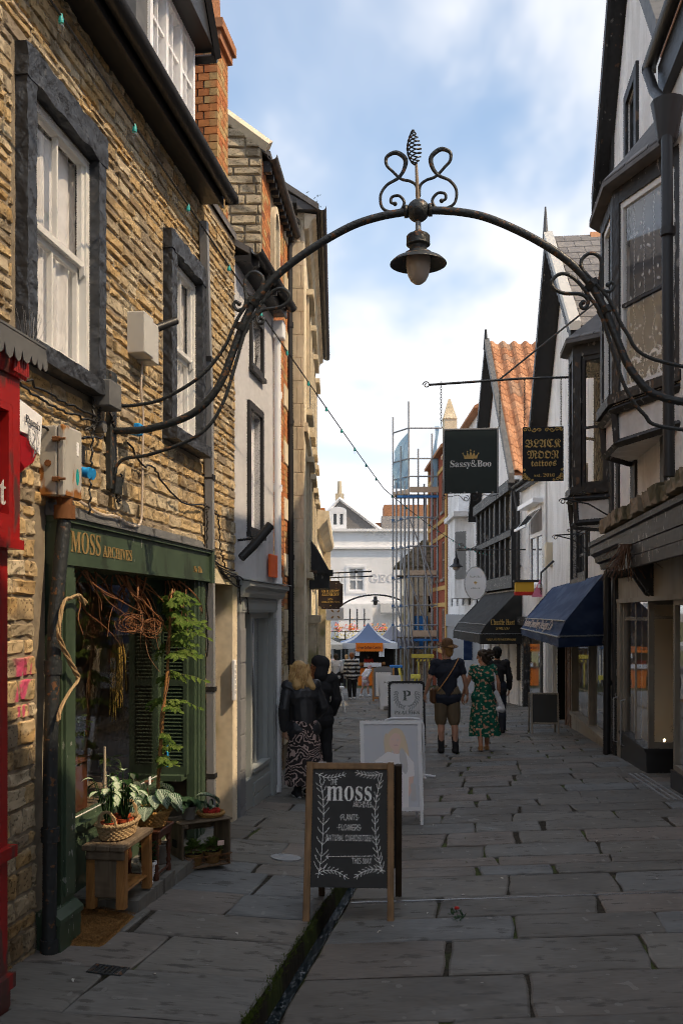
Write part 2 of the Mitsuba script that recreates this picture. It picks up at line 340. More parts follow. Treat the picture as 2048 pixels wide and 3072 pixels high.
scene['m_bulb'] = {'type': 'thindielectric', 'int_ior': 1.35}
P('m_pane', (.012, .014, .017), .06, specular=.9)
P('m_lampglass', (.42, .36, .31), .25, specular=.6)
scene['m_water'] = {'type': 'twosided', 'b': {'type': 'bumpmap', 'tex': proc(lambda p, n, uv: fbm(p.x * 28, p.y * 14, 0.0), 2e-3), 'scale': .06, 'bsdf': {'type': 'principled', 'base_color': {'type': 'rgb', 'value': [.02, .03, .035]}, 'roughness': .06, 'specular': .8}}}
# ---------------------------------------------------------------- generators
def stones_mesh(s0, s1, z0, z1, depth, rough, rng, nx=4, nz=3):
    """one rough-faced stone standing out of its wall, in (s, o, z)"""
    ea, eb = min(.2, .012 / (s1 - s0)), min(.25, .010 / (z1 - z0)); a, b = np.r_[0, np.linspace(ea, 1 - ea, nx - 1), 1], np.r_[0, np.linspace(eb, 1 - eb, nz - 1), 1]
    A, B = np.meshgrid(a, b, indexing='ij')
    edge = np.minimum(np.minimum(A, 1 - A) * (s1 - s0), np.minimum(B, 1 - B) * (z1 - z0))
    o = depth * np.clip(edge / .009, 0, 1) ** .6 + np.where(edge > 1e-6, rng.normal(0, rough, A.shape), 0)
    js = rng.normal(0, .004, A.shape); jz = rng.normal(0, .003, A.shape)
    V = np.stack([s0 + A * (s1 - s0) + js, np.where(edge > 1e-6, o, -.01), z0 + B * (z1 - z0) + jz], -1)
    F = []
    for i in range(nx):
        for j in range(nz):
            k = i * (nz + 1) + j; F.append([k, k + nz + 1, k + nz + 2, k + 1])
    return TM(V.reshape(-1, 3), F)
def courses(z0, z1, h, rng, jit=.15):
    z = z0; out = []
    while z < z1 - .3 * h:
        t = h(z) if callable(h) else h
        t *= 1 + rng.uniform(-jit, jit); out.append((z, min(z + t, z1))); z += t
    return out
def lay(s0, s1, cs, ln, rng, holes=(), gap=.008, jit=.35):
    """stones of a wall: (s0, s1, z0, z1) lists, courses with staggered joints, openings left free"""
    out = []
    for (z0, z1) in cs:
        s = s0 - rng.uniform(0, ln)
        while s < s1:
            l = ln * (1 + rng.uniform(-jit, jit)); parts = [(max(s, s0), min(s + l, s1))]
            for (h0, h1, k0, k1) in holes:
                if k0 < .5 * (z0 + z1) < k1:
                    parts = [q for a, b in parts for q in ((a, min(b, h0)), (max(a, h1), b)) if q[1] > q[0]]
            out += [(a + gap / 2, b - gap / 2, z0 + gap / 2, z1 - gap / 2) for a, b in parts if b - a > .03]
            s += l
    return out
PIECES = []      # (holder, name, distance, mesh, material, frame, uv)
def piece(holder, name, mesh, mat, fr, uv, at):
    PIECES.append((holder, name, at[1] if at[1] > 0 else 99, mesh, mat, fr, uv))
def flush(limit=300, holder=None, stuff=None):
    """the nearest pieces become parts one by one, the rest one part"""
    global PIECES
    mine = sorted([q for q in PIECES if q[0] == holder], key=lambda q: q[2]); PIECES = [q for q in PIECES if q[0] != holder]
    for q in mine[:limit]: put(f'{holder}__{q[1]}', q[3], q[4], q[5], uv=q[6])
    rest = {}
    for q in mine[limit:]: rest.setdefault(q[4], []).append(q)
    for mat, qs in rest.items():
        ms = [TM(np.asarray(q[3].vertices), q[3].faces) for q in qs]
        uv = np.vstack([np.tile(np.asarray(q[6], float), (len(q[3].vertices), 1)) if np.ndim(q[6]) == 1 else q[6] for q in qs])
        put(f'{holder}__{stuff or qs[0][1] + "_field"}', ms, mat, qs[0][5], uv=uv, kind='stuff')
def stone_wall(holder, fr, s0, s1, z0, z1, h, ln, rng, holes=(), depth=.018, rough=.006, mat='m_stone', name='stone', nx=4, nz=3, gap=.01, tone=(0, 1), jit=.15):
    for (a, b, c, d) in lay(s0, s1, courses(z0, z1, h, rng, jit), ln, rng, holes, gap, .35 + jit * .6):
        m = stones_mesh(a, b, c, d, depth * rng.uniform(.6, 1.5), rough, rng, nx, nz)
        q = fr.p((a + b) / 2, 0, (c + d) / 2)
        piece(holder, name, m, mat, fr, np.array([rng.uniform(*tone), rng.uniform()]), q)
def leaf(L, W, bend=.3, n=5, fold=.25, u0=0.0, tip=1.0):
    """one leaf blade along +x with a raised edge, uv.y across"""
    t = np.linspace(0, 1, n + 1); w = W * np.sin(np.pi * np.clip(t, .02, .985) ** .75) ** .8 * .5
    x = L * t * np.cos(bend * t); z = -L * bend * .6 * t ** 2
    V = np.vstack([np.stack([x, -w, z + fold * w], 1), np.stack([x, 0 * w, z], 1), np.stack([x, w, z + fold * w], 1)])
    m = n + 1; F = []
    for i in range(n):
        for r in (0, 1): F.append([r * m + i, r * m + i + 1, (r + 1) * m + i + 1, (r + 1) * m + i])
    uv = np.stack([u0 + np.tile(t, 3) * .98, np.repeat([0, .5, 1.0], m)], 1)
    return TM(V, F), uv
def aim(d, up=(0, 0, 1)):
    """rotation whose x axis points along d"""
    x = np.asarray(d, float); x = x / np.linalg.norm(x); y = np.cross(up, x)
    y = y / (np.linalg.norm(y) + 1e-9); z = np.cross(x, y); M = np.eye(4); M[:3, 0], M[:3, 1], M[:3, 2] = x, y, z
    return M
class Leaves:
    def __init__(s): s.v, s.f, s.uv, s.n = [], [], [], 0
    def add(s, L, W, at, d, up=(0, 0, 1), **k):
        m, uv = leaf(L, W, u0=float(len(s.v)), **k); M = aim(d, up); M[:3, 3] = at
        s.v.append(np.asarray(m.vertices) @ M[:3, :3].T + M[:3, 3]); s.f.append(np.asarray(m.faces) + s.n); s.n += len(m.vertices); s.uv.append(uv)
    def put(s, key, mat, **k): return put(key, TM(np.vstack(s.v), np.vstack(s.f)), mat, uv=np.vstack(s.uv), **k)
def sash(parent, fr, s0, s1, z0, z1, o, cols=2, rows=2, mat='m_wpaint', w=.045, bar=.018, glass='m_glass', back=None, name='window', split=True, label=None, depth=.05, pane_parts=True):
    """a window: frame with glazing bars, its panes, and what hangs behind them"""
    if not split: zm = []
    else: zm = [(z0 + z1) / 2]
    zs = [z0, *zm, z1]; fm = []
    fm.append(panel(sbox(s0, z0, s1, z1).difference(sbox(s0 + w, z0 + w * 1.3, s1 - w, z1 - w)), o - depth, o))
    panes = []
    for q in range(len(zs) - 1):
        a, b = zs[q], zs[q + 1]; oo = o - (.012 if q == 1 or not split else .04)
        inner = sbox(s0 + w, a, s1 - w, b); f2 = w * .75
        holes = []
        W, H = (s1 - s0 - 2 * w - 2 * f2), (b - a - 2 * f2)
        r = rows if not split else max(1, rows // 2)
        for i in range(cols):
            for j in range(r):
                holes.append((s0 + w + f2 + i * (W + bar) / cols, a + f2 + j * (H + bar) / r, s0 + w + f2 + (i + 1) * (W + bar) / cols - bar, a + f2 + (j + 1) * (H + bar) / r - bar))
        fm.append(panel(inner.difference(rects(*holes)), oo - .03, oo - .002))
        panes += [(h, oo - .018) for h in holes]
    k = put(f'{parent}__{name}', fm, mat, fr, label=label)
    allp = []
    for (a, b, c, d), oo in panes:
        m = TM([[a - .003, oo, b - .003], [c + .003, oo, b - .003], [c + .003, oo, d + .003], [a - .003, oo, d + .003]], [[0, 1, 2, 3]])
        if pane_parts: put(f'{k}__pane', m, glass, fr)
        else: allp.append(m)
    if allp: put(f'{k}__pane', allp, glass, fr)
    if back: xs = np.linspace(s0 + .01, s1 - .01, 40); wv = o - .085 + .012 * np.sin(xs * 60 + 2 * np.sin(xs * 17)); put(f'{k}__curtain', TM(np.vstack([np.c_[xs, wv, 0 * xs + z0 + .02], np.c_[xs, wv, 0 * xs + z1 - .02]]), [[i, i + 1, 41 + i, 40 + i] for i in range(39)]), back, fr, smooth=True)
    return k
def gutter(s0, s1, o, z, r=.055):
    a = np.linspace(np.pi, 2 * np.pi, 9); P1 = [(o + r * math.cos(t), z + r * math.sin(t)) for t in a]; P2 = [(o + (r - .006) * math.cos(t), z + (r - .006) * math.sin(t)) for t in a[::-1]]
    return side(Polygon(P1 + P2), s0, s1)
def pipe(pts, r, joints=(), n=10):
    ms = [tube(pts, r, n)]
    for q in joints: ms.append(tube([np.add(q, (0, 0, -.035)), np.add(q, (0, 0, .035))], r * 1.28, n))
    return ms
def spiral(c, u, w, r0, r1, a0, a1, n=26):
    """flat scroll in the plane of u and w about c"""
    t = np.linspace(0, 1, n); a = a0 + (a1 - a0) * t; r = r0 + (r1 - r0) * t
    return np.asarray(c) + (r * np.cos(a))[:, None] * np.asarray(u) + (r * np.sin(a))[:, None] * np.asarray(w)
# ---------------------------------------------------------------- the street: ground, paving slabs, leat
CW = .074                                                     # half the channel's width
def sheet(x0f, x1f, ys, nx=14, dz=0.0):
    V, F = [], []
    for y in ys:
        for x in np.linspace(x0f(y), x1f(y), nx + 1): V.append([x, y, float(zg(x, y)) + dz])
    for i in range(len(ys) - 1):
        for j in range(nx):
            k = i * (nx + 1) + j; F.append([k, k + 1, k + nx + 2, k + nx + 1])
    return TM(V, F)
YS = np.concatenate([np.arange(-6, 40, 1.0), np.arange(40, 66, 2.0), np.linspace(66, 90, 4)])
g = [sheet(lambda y: -16.0, lambda y: chx(y) - CW, YS, 30, -.016), sheet(lambda y: chx(y) + CW, lambda y: max(22.0, chx(y) + 2), YS, 30, -.016)]
far = float(zg(0, 90)) - .02
g.append(TM([[-600, 89.5, far - .3], [600, 89.5, far - .3], [600, 700, far - .3], [-600, 700, far - .3]], [[0, 1, 2, 3]]))
g.append(TM([[-600, -300, .2], [600, -300, .2], [600, -6, .2], [-600, -6, .2]], [[0, 1, 2, 3]]))
put('ground', g, 'm_joint'); labels['ground'] = {'kind': 'structure', 'label': 'dark mossy bedding that shows in the joints of the paving', 'category': 'ground'}
# the stone-lined leat that runs down the middle
V = []
for y in np.arange(-2, 48, .5):
    c = float(chx(y)); t = float(zg(c, y)) - .002
    V.append([[c - CW, y, t], [c - CW + .012, y, t - .19], [c + CW - .012, y, t - .19], [c + CW, y, t]])
V = np.array(V); n = len(V); F = []
for i in range(n - 1):
    for j in range(3): F.append([i * 4 + j, i * 4 + j + 1, i * 4 + j + 5, i * 4 + j + 4])
put('leat_channel', TM(V.reshape(-1, 3), F), 'm_joint'); labels['leat_channel'] = {'kind': 'structure', 'label': 'narrow open stone channel running down the middle of the street', 'category': 'channel'}
ys = np.arange(-2, 48, .5)
W = np.array([[[float(chx(y)) - CW + .004, y, float(zg(chx(y), y)) - .14], [float(chx(y)) + CW - .004, y, float(zg(chx(y), y)) - .14]] for y in ys])
put('water', TM(W.reshape(-1, 3), [[i * 2, i * 2 + 1, i * 2 + 3, i * 2 + 2] for i in range(len(ys) - 1)]), 'm_water'); labels['water'] = {'kind': 'structure', 'label': 'stream of dark water in the channel', 'category': 'water'}
TAKEN.add('pavement'); labels['pavement'] = {'kind': 'structure', 'label': 'worn sandstone paving slabs laid in uneven courses', 'category': 'pavement'}
def slab(quad, rng, th=.045):
    """one worn flag: quad of four ground points, edges a little ragged"""
    q = np.array(quad, float); P_ = []
    for i in range(4):
        a, b = q[i], q[(i + 1) % 4]; L = np.linalg.norm(b - a); k = max(2, int(L / .16))
        for t in np.arange(k) / k:
            j = rng.normal(0, .0045, 2)
            if t == 0: j = j + (q.mean(0) - a) / np.linalg.norm(q.mean(0) - a) * rng.uniform(0, .012)
            P_.append(a + (b - a) * t + j)
    P_ = np.array(P_); c = P_.mean(0); n = len(P_)
    inn = P_ + (c - P_) / np.linalg.norm(c - P_, axis=1, keepdims=True) * .012
    base = zg(P_[:, 0], P_[:, 1]); top = zg(inn[:, 0], inn[:, 1])
    tilt = rng.normal(0, .0018, 2); dz = rng.normal(0, .0022)
    off = (inn - c) @ tilt + dz
    V = np.vstack([np.c_[P_, base - th], np.c_[P_, base - .007 + off], np.c_[inn, top + off], [[*c, float(zg(*c)) + dz + rng.normal(0, .002)]]])
    F = []
    for i in range(n):
        j = (i + 1) % n
        F += [[i, j, n + j], [i, n + j, n + i], [n + i, n + j, 2 * n + j], [n + i, 2 * n + j, 2 * n + i], [2 * n + i, 2 * n + j, 3 * n]]
    return TM(V, F)
rng = np.random.default_rng(11)
def xl(y): return (-2.19 + .14 * y if y < 10.7 else -.69) - .35
def xr(y): return (2.45 + .118 * y if y < 25.8 else 5.5) + .3
y = 2.9; row = 0
while y < 46:
    d = rng.choice([.3, .36, .42, .46, .5, .58]) * (1 if y < 20 else 1.15)
    for side_ in (0, 1):
        dd = rng.uniform(-.04, .04) if side_ else 0
        x0, x1 = (xl(y), float(chx(y + d / 2)) - CW - .004) if side_ == 0 else (float(chx(y + d / 2)) + CW + .004, xr(y))
        sk = .0 if side_ else -.02
        x = x0 - rng.uniform(0, .5) if side_ == 0 else x0; first = True
        cuts = [x0]
        while True:
            x = cuts[-1] + rng.uniform(.5, 1.15)
            if x > x1 - .35: cuts.append(x1); break
            cuts.append(x)
        for a, b in zip(cuts, cuts[1:]):
            gp = rng.uniform(.004, .013); gy = rng.uniform(.003, .009)
            def pt(xx, yy, edge):
                e = .145 * (yy - (y + d / 2)) + rng.normal(0, .012)
                if edge: return [float(chx(yy)) + (CW + .003 if side_ else -CW - .003), yy]
                return [xx + e, yy + sk * (xx - x0)]
            q = [pt(a + gp, y + gy, side_ and a == x0), pt(b - gp, y + gy, (not side_) and b == x1), pt(b - gp, y + d - gy, (not side_) and b == x1), pt(a + gp, y + d - gy, side_ and a == x0)]
            m = slab(q, rng)
            piece('pavement', 'slab', m, 'm_slab', None, np.array([rng.uniform(), rng.uniform()]), [0, np.mean([p[1] for p in q]) + (8 if abs((a + b) / 2) / max(y, 1) > .5 else 0), 0])
    y += d; row += 1
flush(300, 'pavement')
# weeds and moss in the joints
LV = Leaves()
for i in range(620):
    yy = 4.1 + 16 * rng.uniform() ** 2; xx = rng.uniform(max(xl(yy) + .4, -.42 * yy), min(xr(yy) - .4, .42 * yy))
    if rng.uniform() < .45 or yy < 7: xx = float(chx(yy)) - CW + rng.normal(-.0, .012)
    c = np.array([xx, yy, float(zg(xx, yy)) - .012])
    for k in range(rng.integers(3, 7)):
        LV.add(rng.uniform(.012, .034), rng.uniform(.004, .009), c + np.r_[rng.normal(0, .012, 2), 0], [rng.normal(), rng.normal(), rng.uniform(.4, 1.5)], n=2)
LV.put('joint_weeds', 'm_moss'); labels['joint_weeds'] = {'kind': 'stuff', 'label': 'tiny weeds and moss sprouting from joints between the slabs', 'category': 'weeds'}
# ironwork set in the ground
def ground_frame(x, y, a=0.0):
    M = rz(a); z = float(zg(x, y)); M[:3, 3] = (x, y, z)
    e = .3; sx = (float(zg(x + e, y)) - float(zg(x - e, y))) / (2 * e); sy = (float(zg(x, y + e)) - float(zg(x, y - e))) / (2 * e)
    S = np.eye(4); S[2, 0], S[2, 1] = sx, sy
    Tm = mv(x, y, z); return Tm @ S @ rz(a)
k = thing('drain_grate', 'small dark iron grating in the paving before the green shop front', 'grate')
put(k + '__frame', panel(sbox(-.085, -.06, .085, .06).difference(sbox(-.075, -.05, .075, .05)), .0, .006).apply_transform(np.array([[1, 0, 0, 0], [0, 0, 1, 0], [0, 1, 0, 0], [0, 0, 0, 1.0]])), 'm_iron', M=ground_frame(-1.11, 4.6, -.14))
for i in range(8): put(k + '__bar', box(-.07 + .02 * i - .006, -.07 + .02 * i + .006, -.05, .05, 0, .005), 'm_iron', M=ground_frame(-1.11, 4.6, -.14))
k = thing('manhole_cover', 'small round iron cover in the paving left of the chalkboard', 'manhole cover')
put(k, [cyl([0, 0, -.01], [0, 0, .006], .115, 28), *[sphere(.011, (.034 * i + .017 * (j % 2), .03 * j, .006), 0, (1, 1, .4)) for i in range(-3, 4) for j in range(-3, 4) if math.hypot(.034 * i + .017 * (j % 2), .03 * j) < .1]], 'm_galv', M=ground_frame(-.42, 7.3))
k = thing('metal_strip', 'thin metal strip across the right half of the paving', 'metal strip')
put(k, TM(*(lambda xs: (np.vstack([[[x, 6.1 + .01 * x, float(zg(x, 6.1)) + .004], [x, 6.112 + .01 * x, float(zg(x, 6.11)) + .004], [x, 6.112 + .01 * x, float(zg(x, 6.11)) - .02], [x, 6.1 + .01 * x, float(zg(x, 6.1)) - .02]] for x in xs]), [[i * 4 + a, i * 4 + b, i * 4 + 4 + b, i * 4 + 4 + a] for i in range(len(xs) - 1) for a, b in ((0, 1), (1, 2), (2, 3), (3, 0))]))(np.linspace(.06, 2.9, 8))), 'm_steel')
# ---------------------------------------------------------------- left: honey stone house
rng = np.random.default_rng(21)
H = thing('stone_house', 'honey coloured rubble stone house with black window surrounds and white sashes', 'house')
S0, S1, ZT = 1.2, 8.82, 4.92
holes = [(4.74, 5.52, 2.87, 4.10), (6.95, 7.60, 2.87, 4.10), (4.96, 7.72, -.6, 2.0), (8.0, 8.70, -.8, 1.80)]
wallp = sbox(S0, -.9, S1, ZT).difference(rects(*[(a, c, b, d) for a, b, c, d in holes]))
put(H + '__wall', [panel(wallp, -.28, -.004), box(S0, S0 + .3, -5, -.28, -.9, ZT), box(S1 - .3, S1 - .01, -5, -.28, -.9, ZT), box(S0, S1, -5.3, -5, -.9, ZT), box(S0, S1, -5, -.28, 2.2, 2.3)], 'm_mortar', LF)
wh = [(4.60, 5.66, 2.79, 4.29), (6.80, 7.74, 2.79, 4.29), (4.84, 7.78, -1, 2.09), (7.92, 8.82, -1, 1.92)]
stone_wall(H + '__wall', LF, S0, S1, -.32, 2.75, .098, .185, rng, wh, .008, .0042, nx=5, nz=4, gap=.010, jit=.32)
stone_wall(H + '__wall', LF, S0, S1, 2.75, ZT - .04, .068, .235, rng, wh, .007, .0032, nx=5, nz=3, gap=.008, jit=.3)
flush(300, H + '__wall')
def surround(h, s0, s1, z0, z1, so0, so1, zt):
    """black painted stone jambs, lintel and sill: rough blocks"""
    k = put(h + '__surround', rough_box(so0, s0, -.1, .06, z0 - .01, z1 + .01, rng), 'm_blackstone', LF, smooth=30, label='black painted stone surround')
    put(h + '__jamb', rough_box(s1, so1, -.1, .06, z0 - .01, z1 + .01, rng), 'm_blackstone', LF, smooth=30)
    put(h + '__lintel', rough_box(so0 - .01, so1 + .015, -.1, .066, z1 + .011, zt, rng, .012), 'm_blackstone', LF, smooth=30)
    put(h + '__sill', rough_box(so0 - .02, so1 + .02, -.1, .10, z0 - .095, z0 - .012, rng), 'm_blackstone', LF, smooth=30)
def rough_box(a0, a1, b0, b1, c0, c1, rng, r=.006):
    m = box(a0, a1, b0, b1, c0, c1)
    M = m3.Manifold(m3.Mesh(np.asarray(m.vertices, np.float32), np.asarray(m.faces, np.uint32)))
    M = M.refine_to_length(.05).to_mesh(); v = np.array(M.vert_properties[:, :3], float)
    v += (meshkit.fbm(v * 14 + 3, 3, 5)[:, None] - .5) * 2 * r * np.array([1, 1, 1]) + (meshkit.noise(v * 45, 9)[:, None] - .5) * r * .8
    return TM(v, M.tri_verts)
for (a, b, c, d), oo in zip(holes[:2], [(4.64, 5.62, 4.27), (6.83, 7.70, 4.25)]):
    k = sash(H, LF, a, b, c, d, .0, cols=2, rows=2, back='m_white')
    surround(k, a, b, c, d, oo[0], oo[1], oo[2])
    for q in (-1, 1):      # horns of the upper sash
        s = a + .06 if q < 0 else b - .06
        put(k + '__horn', prof := side(Polygon([(-.03, 3.49), (.0, 3.49), (-.004, 3.44), (-.03, 3.42)]), s - .012, s + .012), 'm_wpaint', LF)
# eaves: soffit, fascia board, half-round gutter, then the slope of moss-edged stone tiles
put(H + '__soffit', [box(S0, 7.76, .0, .17, 4.80, 4.84), box(S0, 7.76, .165, .185, 4.76, 4.88)], 'm_black', LF)
put(H + '__gutter', [gutter(S0, 7.78, .245, 4.85, .055), box(7.775, 7.785, .19, .30, 4.795, 4.85)], 'm_black', LF, smooth=40)
rp = lambda s, t, h=0: (s, .36 - t * .78, 4.74 + t * .66 + h)
put(H + '__roof', [side(Polygon([(.21, 4.84), (.21, 4.87), (-2.6, 7.2), (-2.6, 7.15)]), S0, 7.76), side(Polygon([(-2.6, 7.15), (-2.6, 7.2), (-5.4, 4.8), (-5.4, 4.75)]), S0, S1), side(Polygon([(.02, 4.92), (.02, 4.98), (-2.6, 7.2), (-2.6, 7.15)]), 7.76, S1), panel(Polygon([(0, 0), (.1, 0), (.1, .1)]), 0, .01)], 'm_slate', LF)
for r in range(9):
    s = S0 + rng.uniform(0, .1)
    while s < 7.62:
        w = rng.uniform(.11, .2); t0 = r * .16
        m = hull([(a, .23 - t * 1.0 + 0, 4.875 + t * .83 + dz + rng.normal(0, .004)) for a in (s, min(s + w - .008, 7.66)) for t in (t0 - .02, t0 + .17) for dz in (.012 - (t > t0) * .012, .035 - (t > t0) * .02)])
        piece(H + '__roof', 'tile', m, 'm_slate', LF, np.array([rng.uniform(), rng.uniform()]), LF.p(s, 0, 5))
        s += w
flush(120, H + '__roof')
LV = Leaves()
for i in range(900):
    s = rng.uniform(3.4, 7.66); c = LF.p(s, .25 - abs(rng.normal(0, .03)), 4.895 + abs(rng.normal(0, .012)))
    LV.add(rng.uniform(.012, .035), .008, c, [rng.normal(), rng.normal(), rng.uniform(.2, 1)], n=2)
for i in range(260):      # dry grass on the chimney shoulder
    c = LF.p(rng.uniform(7.7, 8.35), rng.uniform(-.05, .04), 4.97)
    LV.add(rng.uniform(.06, .16), .005, c, [rng.normal(0, .4), rng.normal(0, .4), 1], n=2)
LV.put(H + '__moss', 'm_moss', kind='stuff', label='moss and dry grass along the eaves')
# dormer with white casements
D = H + '__dormer'
put(D, box(6.55, 6.60, -1.9, -.1, 4.6, 6.3), 'm_lead', LF, label='dormer with white casement windows'); puts(D + '__cheek', [box(7.84, 7.88, -1.9, -.1, 4.6, 6.1), box(6.601, 6.80, -.16, -.10, 4.6, 6.2)], 'm_lead', LF)
put(D + '__frame', panel(sbox(6.78, 4.85, 7.86, 6.12).difference(rects(*[(6.84 + i * .345, 4.93, 6.84 + i * .345 + .285, 6.06) for i in range(3)])), -.14, -.08), 'm_upvc', LF)
put(D + '__bar', [box(6.84 + i * .345, 7.125 + i * .345, -.125, -.095, 4.93 + j * .2825 - .012, 4.93 + j * .2825 + .012) for i in range(3) for j in (1, 2, 3)] + [box(6.975 + i * .345, 6.99 + i * .345, -.124, -.096, 4.93, 6.06) for i in range(3)], 'm_upvc', LF)
for i in range(3):
    for j in range(4): put(D + '__pane', TM([[6.84 + i * .345, -.11, 4.93 + j * .2825], [7.125 + i * .345, -.11, 4.93 + j * .2825], [7.125 + i * .345, -.11, 5.2125 + j * .2825], [6.84 + i * .345, -.11, 5.2125 + j * .2825]], [[0, 1, 2, 3]]), 'm_glass', LF)
put(D + '__blind', box(6.8, 7.82, -.24, -.23, 4.9, 6.1), 'm_white', LF)
put(D + '__roof', [hull([(6.4, .06, 6.12), (7.95, .06, 6.12), (7.2, .06, 6.8), (6.4, -2, 6.12), (7.95, -2, 6.12), (7.2, -2, 6.8)])], 'm_black', LF)
put(D + '__bargeboard', [tube([LF.p(6.36, .07, 6.08), LF.p(7.2, .07, 6.82)], .04, 4), tube([LF.p(7.97, .07, 6.08), LF.p(7.2, .07, 6.82)], .04, 4), tube([LF.p(7.97, .07, 6.08), LF.p(7.97, -1.4, 6.08)], .04, 4)], 'm_black')
# brick chimney, brick by brick
C = H + '__chimney'
put(C, [box(8.34, 8.67, -.62, -.03, 4.6, 6.44)], 'm_mortar', LF, label='orange brick chimney stack with moulded cap')
z = 4.66; r_ = 0
while z < 6.42:
    q = [(8.33, 8.68)]
    for o0, o1 in [(-.63 + .11 * i + (.055 if r_ % 2 else 0), -.63 + .11 * i + .102 + (.055 if r_ % 2 else 0)) for i in range(6)]:
        o1 = min(o1, -.02)
        if o1 - o0 > .03: piece(C, 'brick', box(8.322, 8.40, o0, o1 - .008, z, z + .058), 'm_brick', LF, np.array([rng.uniform(), rng.uniform()]), LF.p(8.3, -.3, z))
    ss = [8.322, 8.44, 8.565, 8.678] if r_ % 2 else [8.322, 8.38, 8.50, 8.62, 8.678]
    for a, b in zip(ss, ss[1:]): piece(C, 'brick', box(a, b - .008, -.09, -.021, z + .0005, z + .0585), 'm_brick', LF, np.array([rng.uniform(), .6 + .4 * rng.uniform()]), LF.p(8.3, 0, z))
    z += .066; r_ += 1
flush(200, C)
put(C + '__cap', [box(8.29, 8.71, -.66, .012, 6.44, 6.52), box(8.26, 8.74, -.69, .04, 6.52, 6.60), tube([LF.p(8.5, -.42, 6.60), LF.p(8.5, -.42, 7.3)], [.13, .1], 14).apply_transform(np.linalg.inv(LF.m)), tube([LF.p(8.5, -.16, 6.60), LF.p(8.5, -.16, 7.2)], [.12, .1], 14).apply_transform(np.linalg.inv(LF.m))], 'm_tile', LF, uv=np.array([.2, .3]))
# passage doorway at the house's far end: dressed stone jambs, dark recess, plank door
K = H + '__doorway'
put(K, [box(7.96, 8.06, -.5, .025, -.7, 1.8), box(8.64, 8.80, -.5, .03, -.7, 1.80), box(7.95, 8.82, -.5, .035, 1.8, 1.92)], 'm_ashlar', LF, label='pale dressed stone doorway of the side passage')
put(K + '__door', [box(8.06, 8.64, -.46, -.43, -.7, 1.8)] + [box(8.07 + .115 * i, 8.175 + .115 * i, -.43, -.418, -.7, 1.8) for i in range(5)], 'm_oldwood', LF)
k = thing('intercom_panel', 'slim white intercom panel on the stone jamb beside the grey shop front', 'intercom')
put(k, cbox(8.60, 8.66, .03, .06, .78, 1.14), 'm_upvc', LF); put(k + '__label', [box(8.608, 8.652, .06, .063, .84 + .045 * i, .87 + .045 * i) for i in range(6)], 'm_grey', LF)
# ---------------------------------------------------------------- red shop front at the very edge of the picture
R_ = thing('red_shopfront', 'glossy red panelled shop front at the left edge with torn lead flashing', 'shop front')
put(R_, [panel(sbox(2.2, 1.86, 4.175, 2.56).difference(sbox(3.2, 1.93, 4.11, 2.42)), .0, .25), panel(sbox(2.2, -.4, 4.155, 1.86).difference(sbox(3.2, .12, 4.06, 1.78)), .0, .205), box(2.2, 4.15, .0, .17, -.4, 2.5)], 'm_red', LF)
def mould(a, b, c, d, o, w=.05):
    return [panel(sbox(a - i * .012, c - i * .012, b + i * .012, d + i * .012).difference(sbox(a + .03 - i * .012, c + .03 - i * .012, b - .03 + i * .012, d - .03 + i * .012)), o - .02 * (i == 0), o + .012 * (2 - i)) for i in (0, 1)]
put(R_ + '__panel_moulding', mould(3.2, 4.11, 1.93, 2.42, .225) + mould(3.2, 4.06, .12, 1.78, .18), 'm_red', LF)
puts(R_ + '__cornice', [side(Polygon([(.0, 2.54), (.265, 2.54), (.28, 2.58), (.28, 2.62), (.30, 2.64), (.30, 2.68), (0, 2.68)]), 2.2, 4.20), box(2.2, 4.19, .0, .262, 1.82, 1.86), box(2.2, 4.175, .0, .24, .52, .57), box(2.2, 4.17, 0, .235, -.03, .03)], 'm_red', LF)
put(R_ + '__flute', [tube([LF.p(4.06 + .02 * i, .283, 2.55), LF.p(4.06 + .02 * i, .283, 2.66)], .006, 6) for i in range(7)], 'm_red')
put(R_ + '__plinth', box(2.2, 4.16, 0, .215, -.4, -.035), 'm_red', LF)
ed = [(2.2, 2.60)]; s = 2.2
while s < 4.31:
    w = rng.uniform(.05, .09); dp = rng.uniform(.03, .075); ed += [(s + w * .15, 2.645 - dp * .8), (s + w * .5, 2.645 - dp), (s + w * .8, 2.645 - dp * .75), (s + w, 2.64)]; s += w
V = []
N = 90; fl = []
lead = Polygon([(2.2, 2.71)] + [(a, b) for a, b in ed] + [(4.33, 2.61), (4.30, 2.70)]).buffer(0)
put(R_ + '__lead_flashing', [panel(lead, .302, .307), side(Polygon([(.0, 2.73), (0, 2.74), (.31, 2.712), (.31, 2.702)]), 2.2, 4.31)], 'm_lead', LF, label='torn and scalloped lead flashing')
put(R_ + '__lettering', [on_wall(text('t', .11, .003, 'serif'), 4.035, .232, 2.0)], 'm_grey', LF)
put(R_ + '__bird_spike', [tube([LF.p(4.22 + .012 * i, .25, 2.71), LF.p(4.22 + .03 * (i - 3), .25 + .02 * (i % 3), 2.85)], .0012, 4) for i in range(9)], 'm_steel')
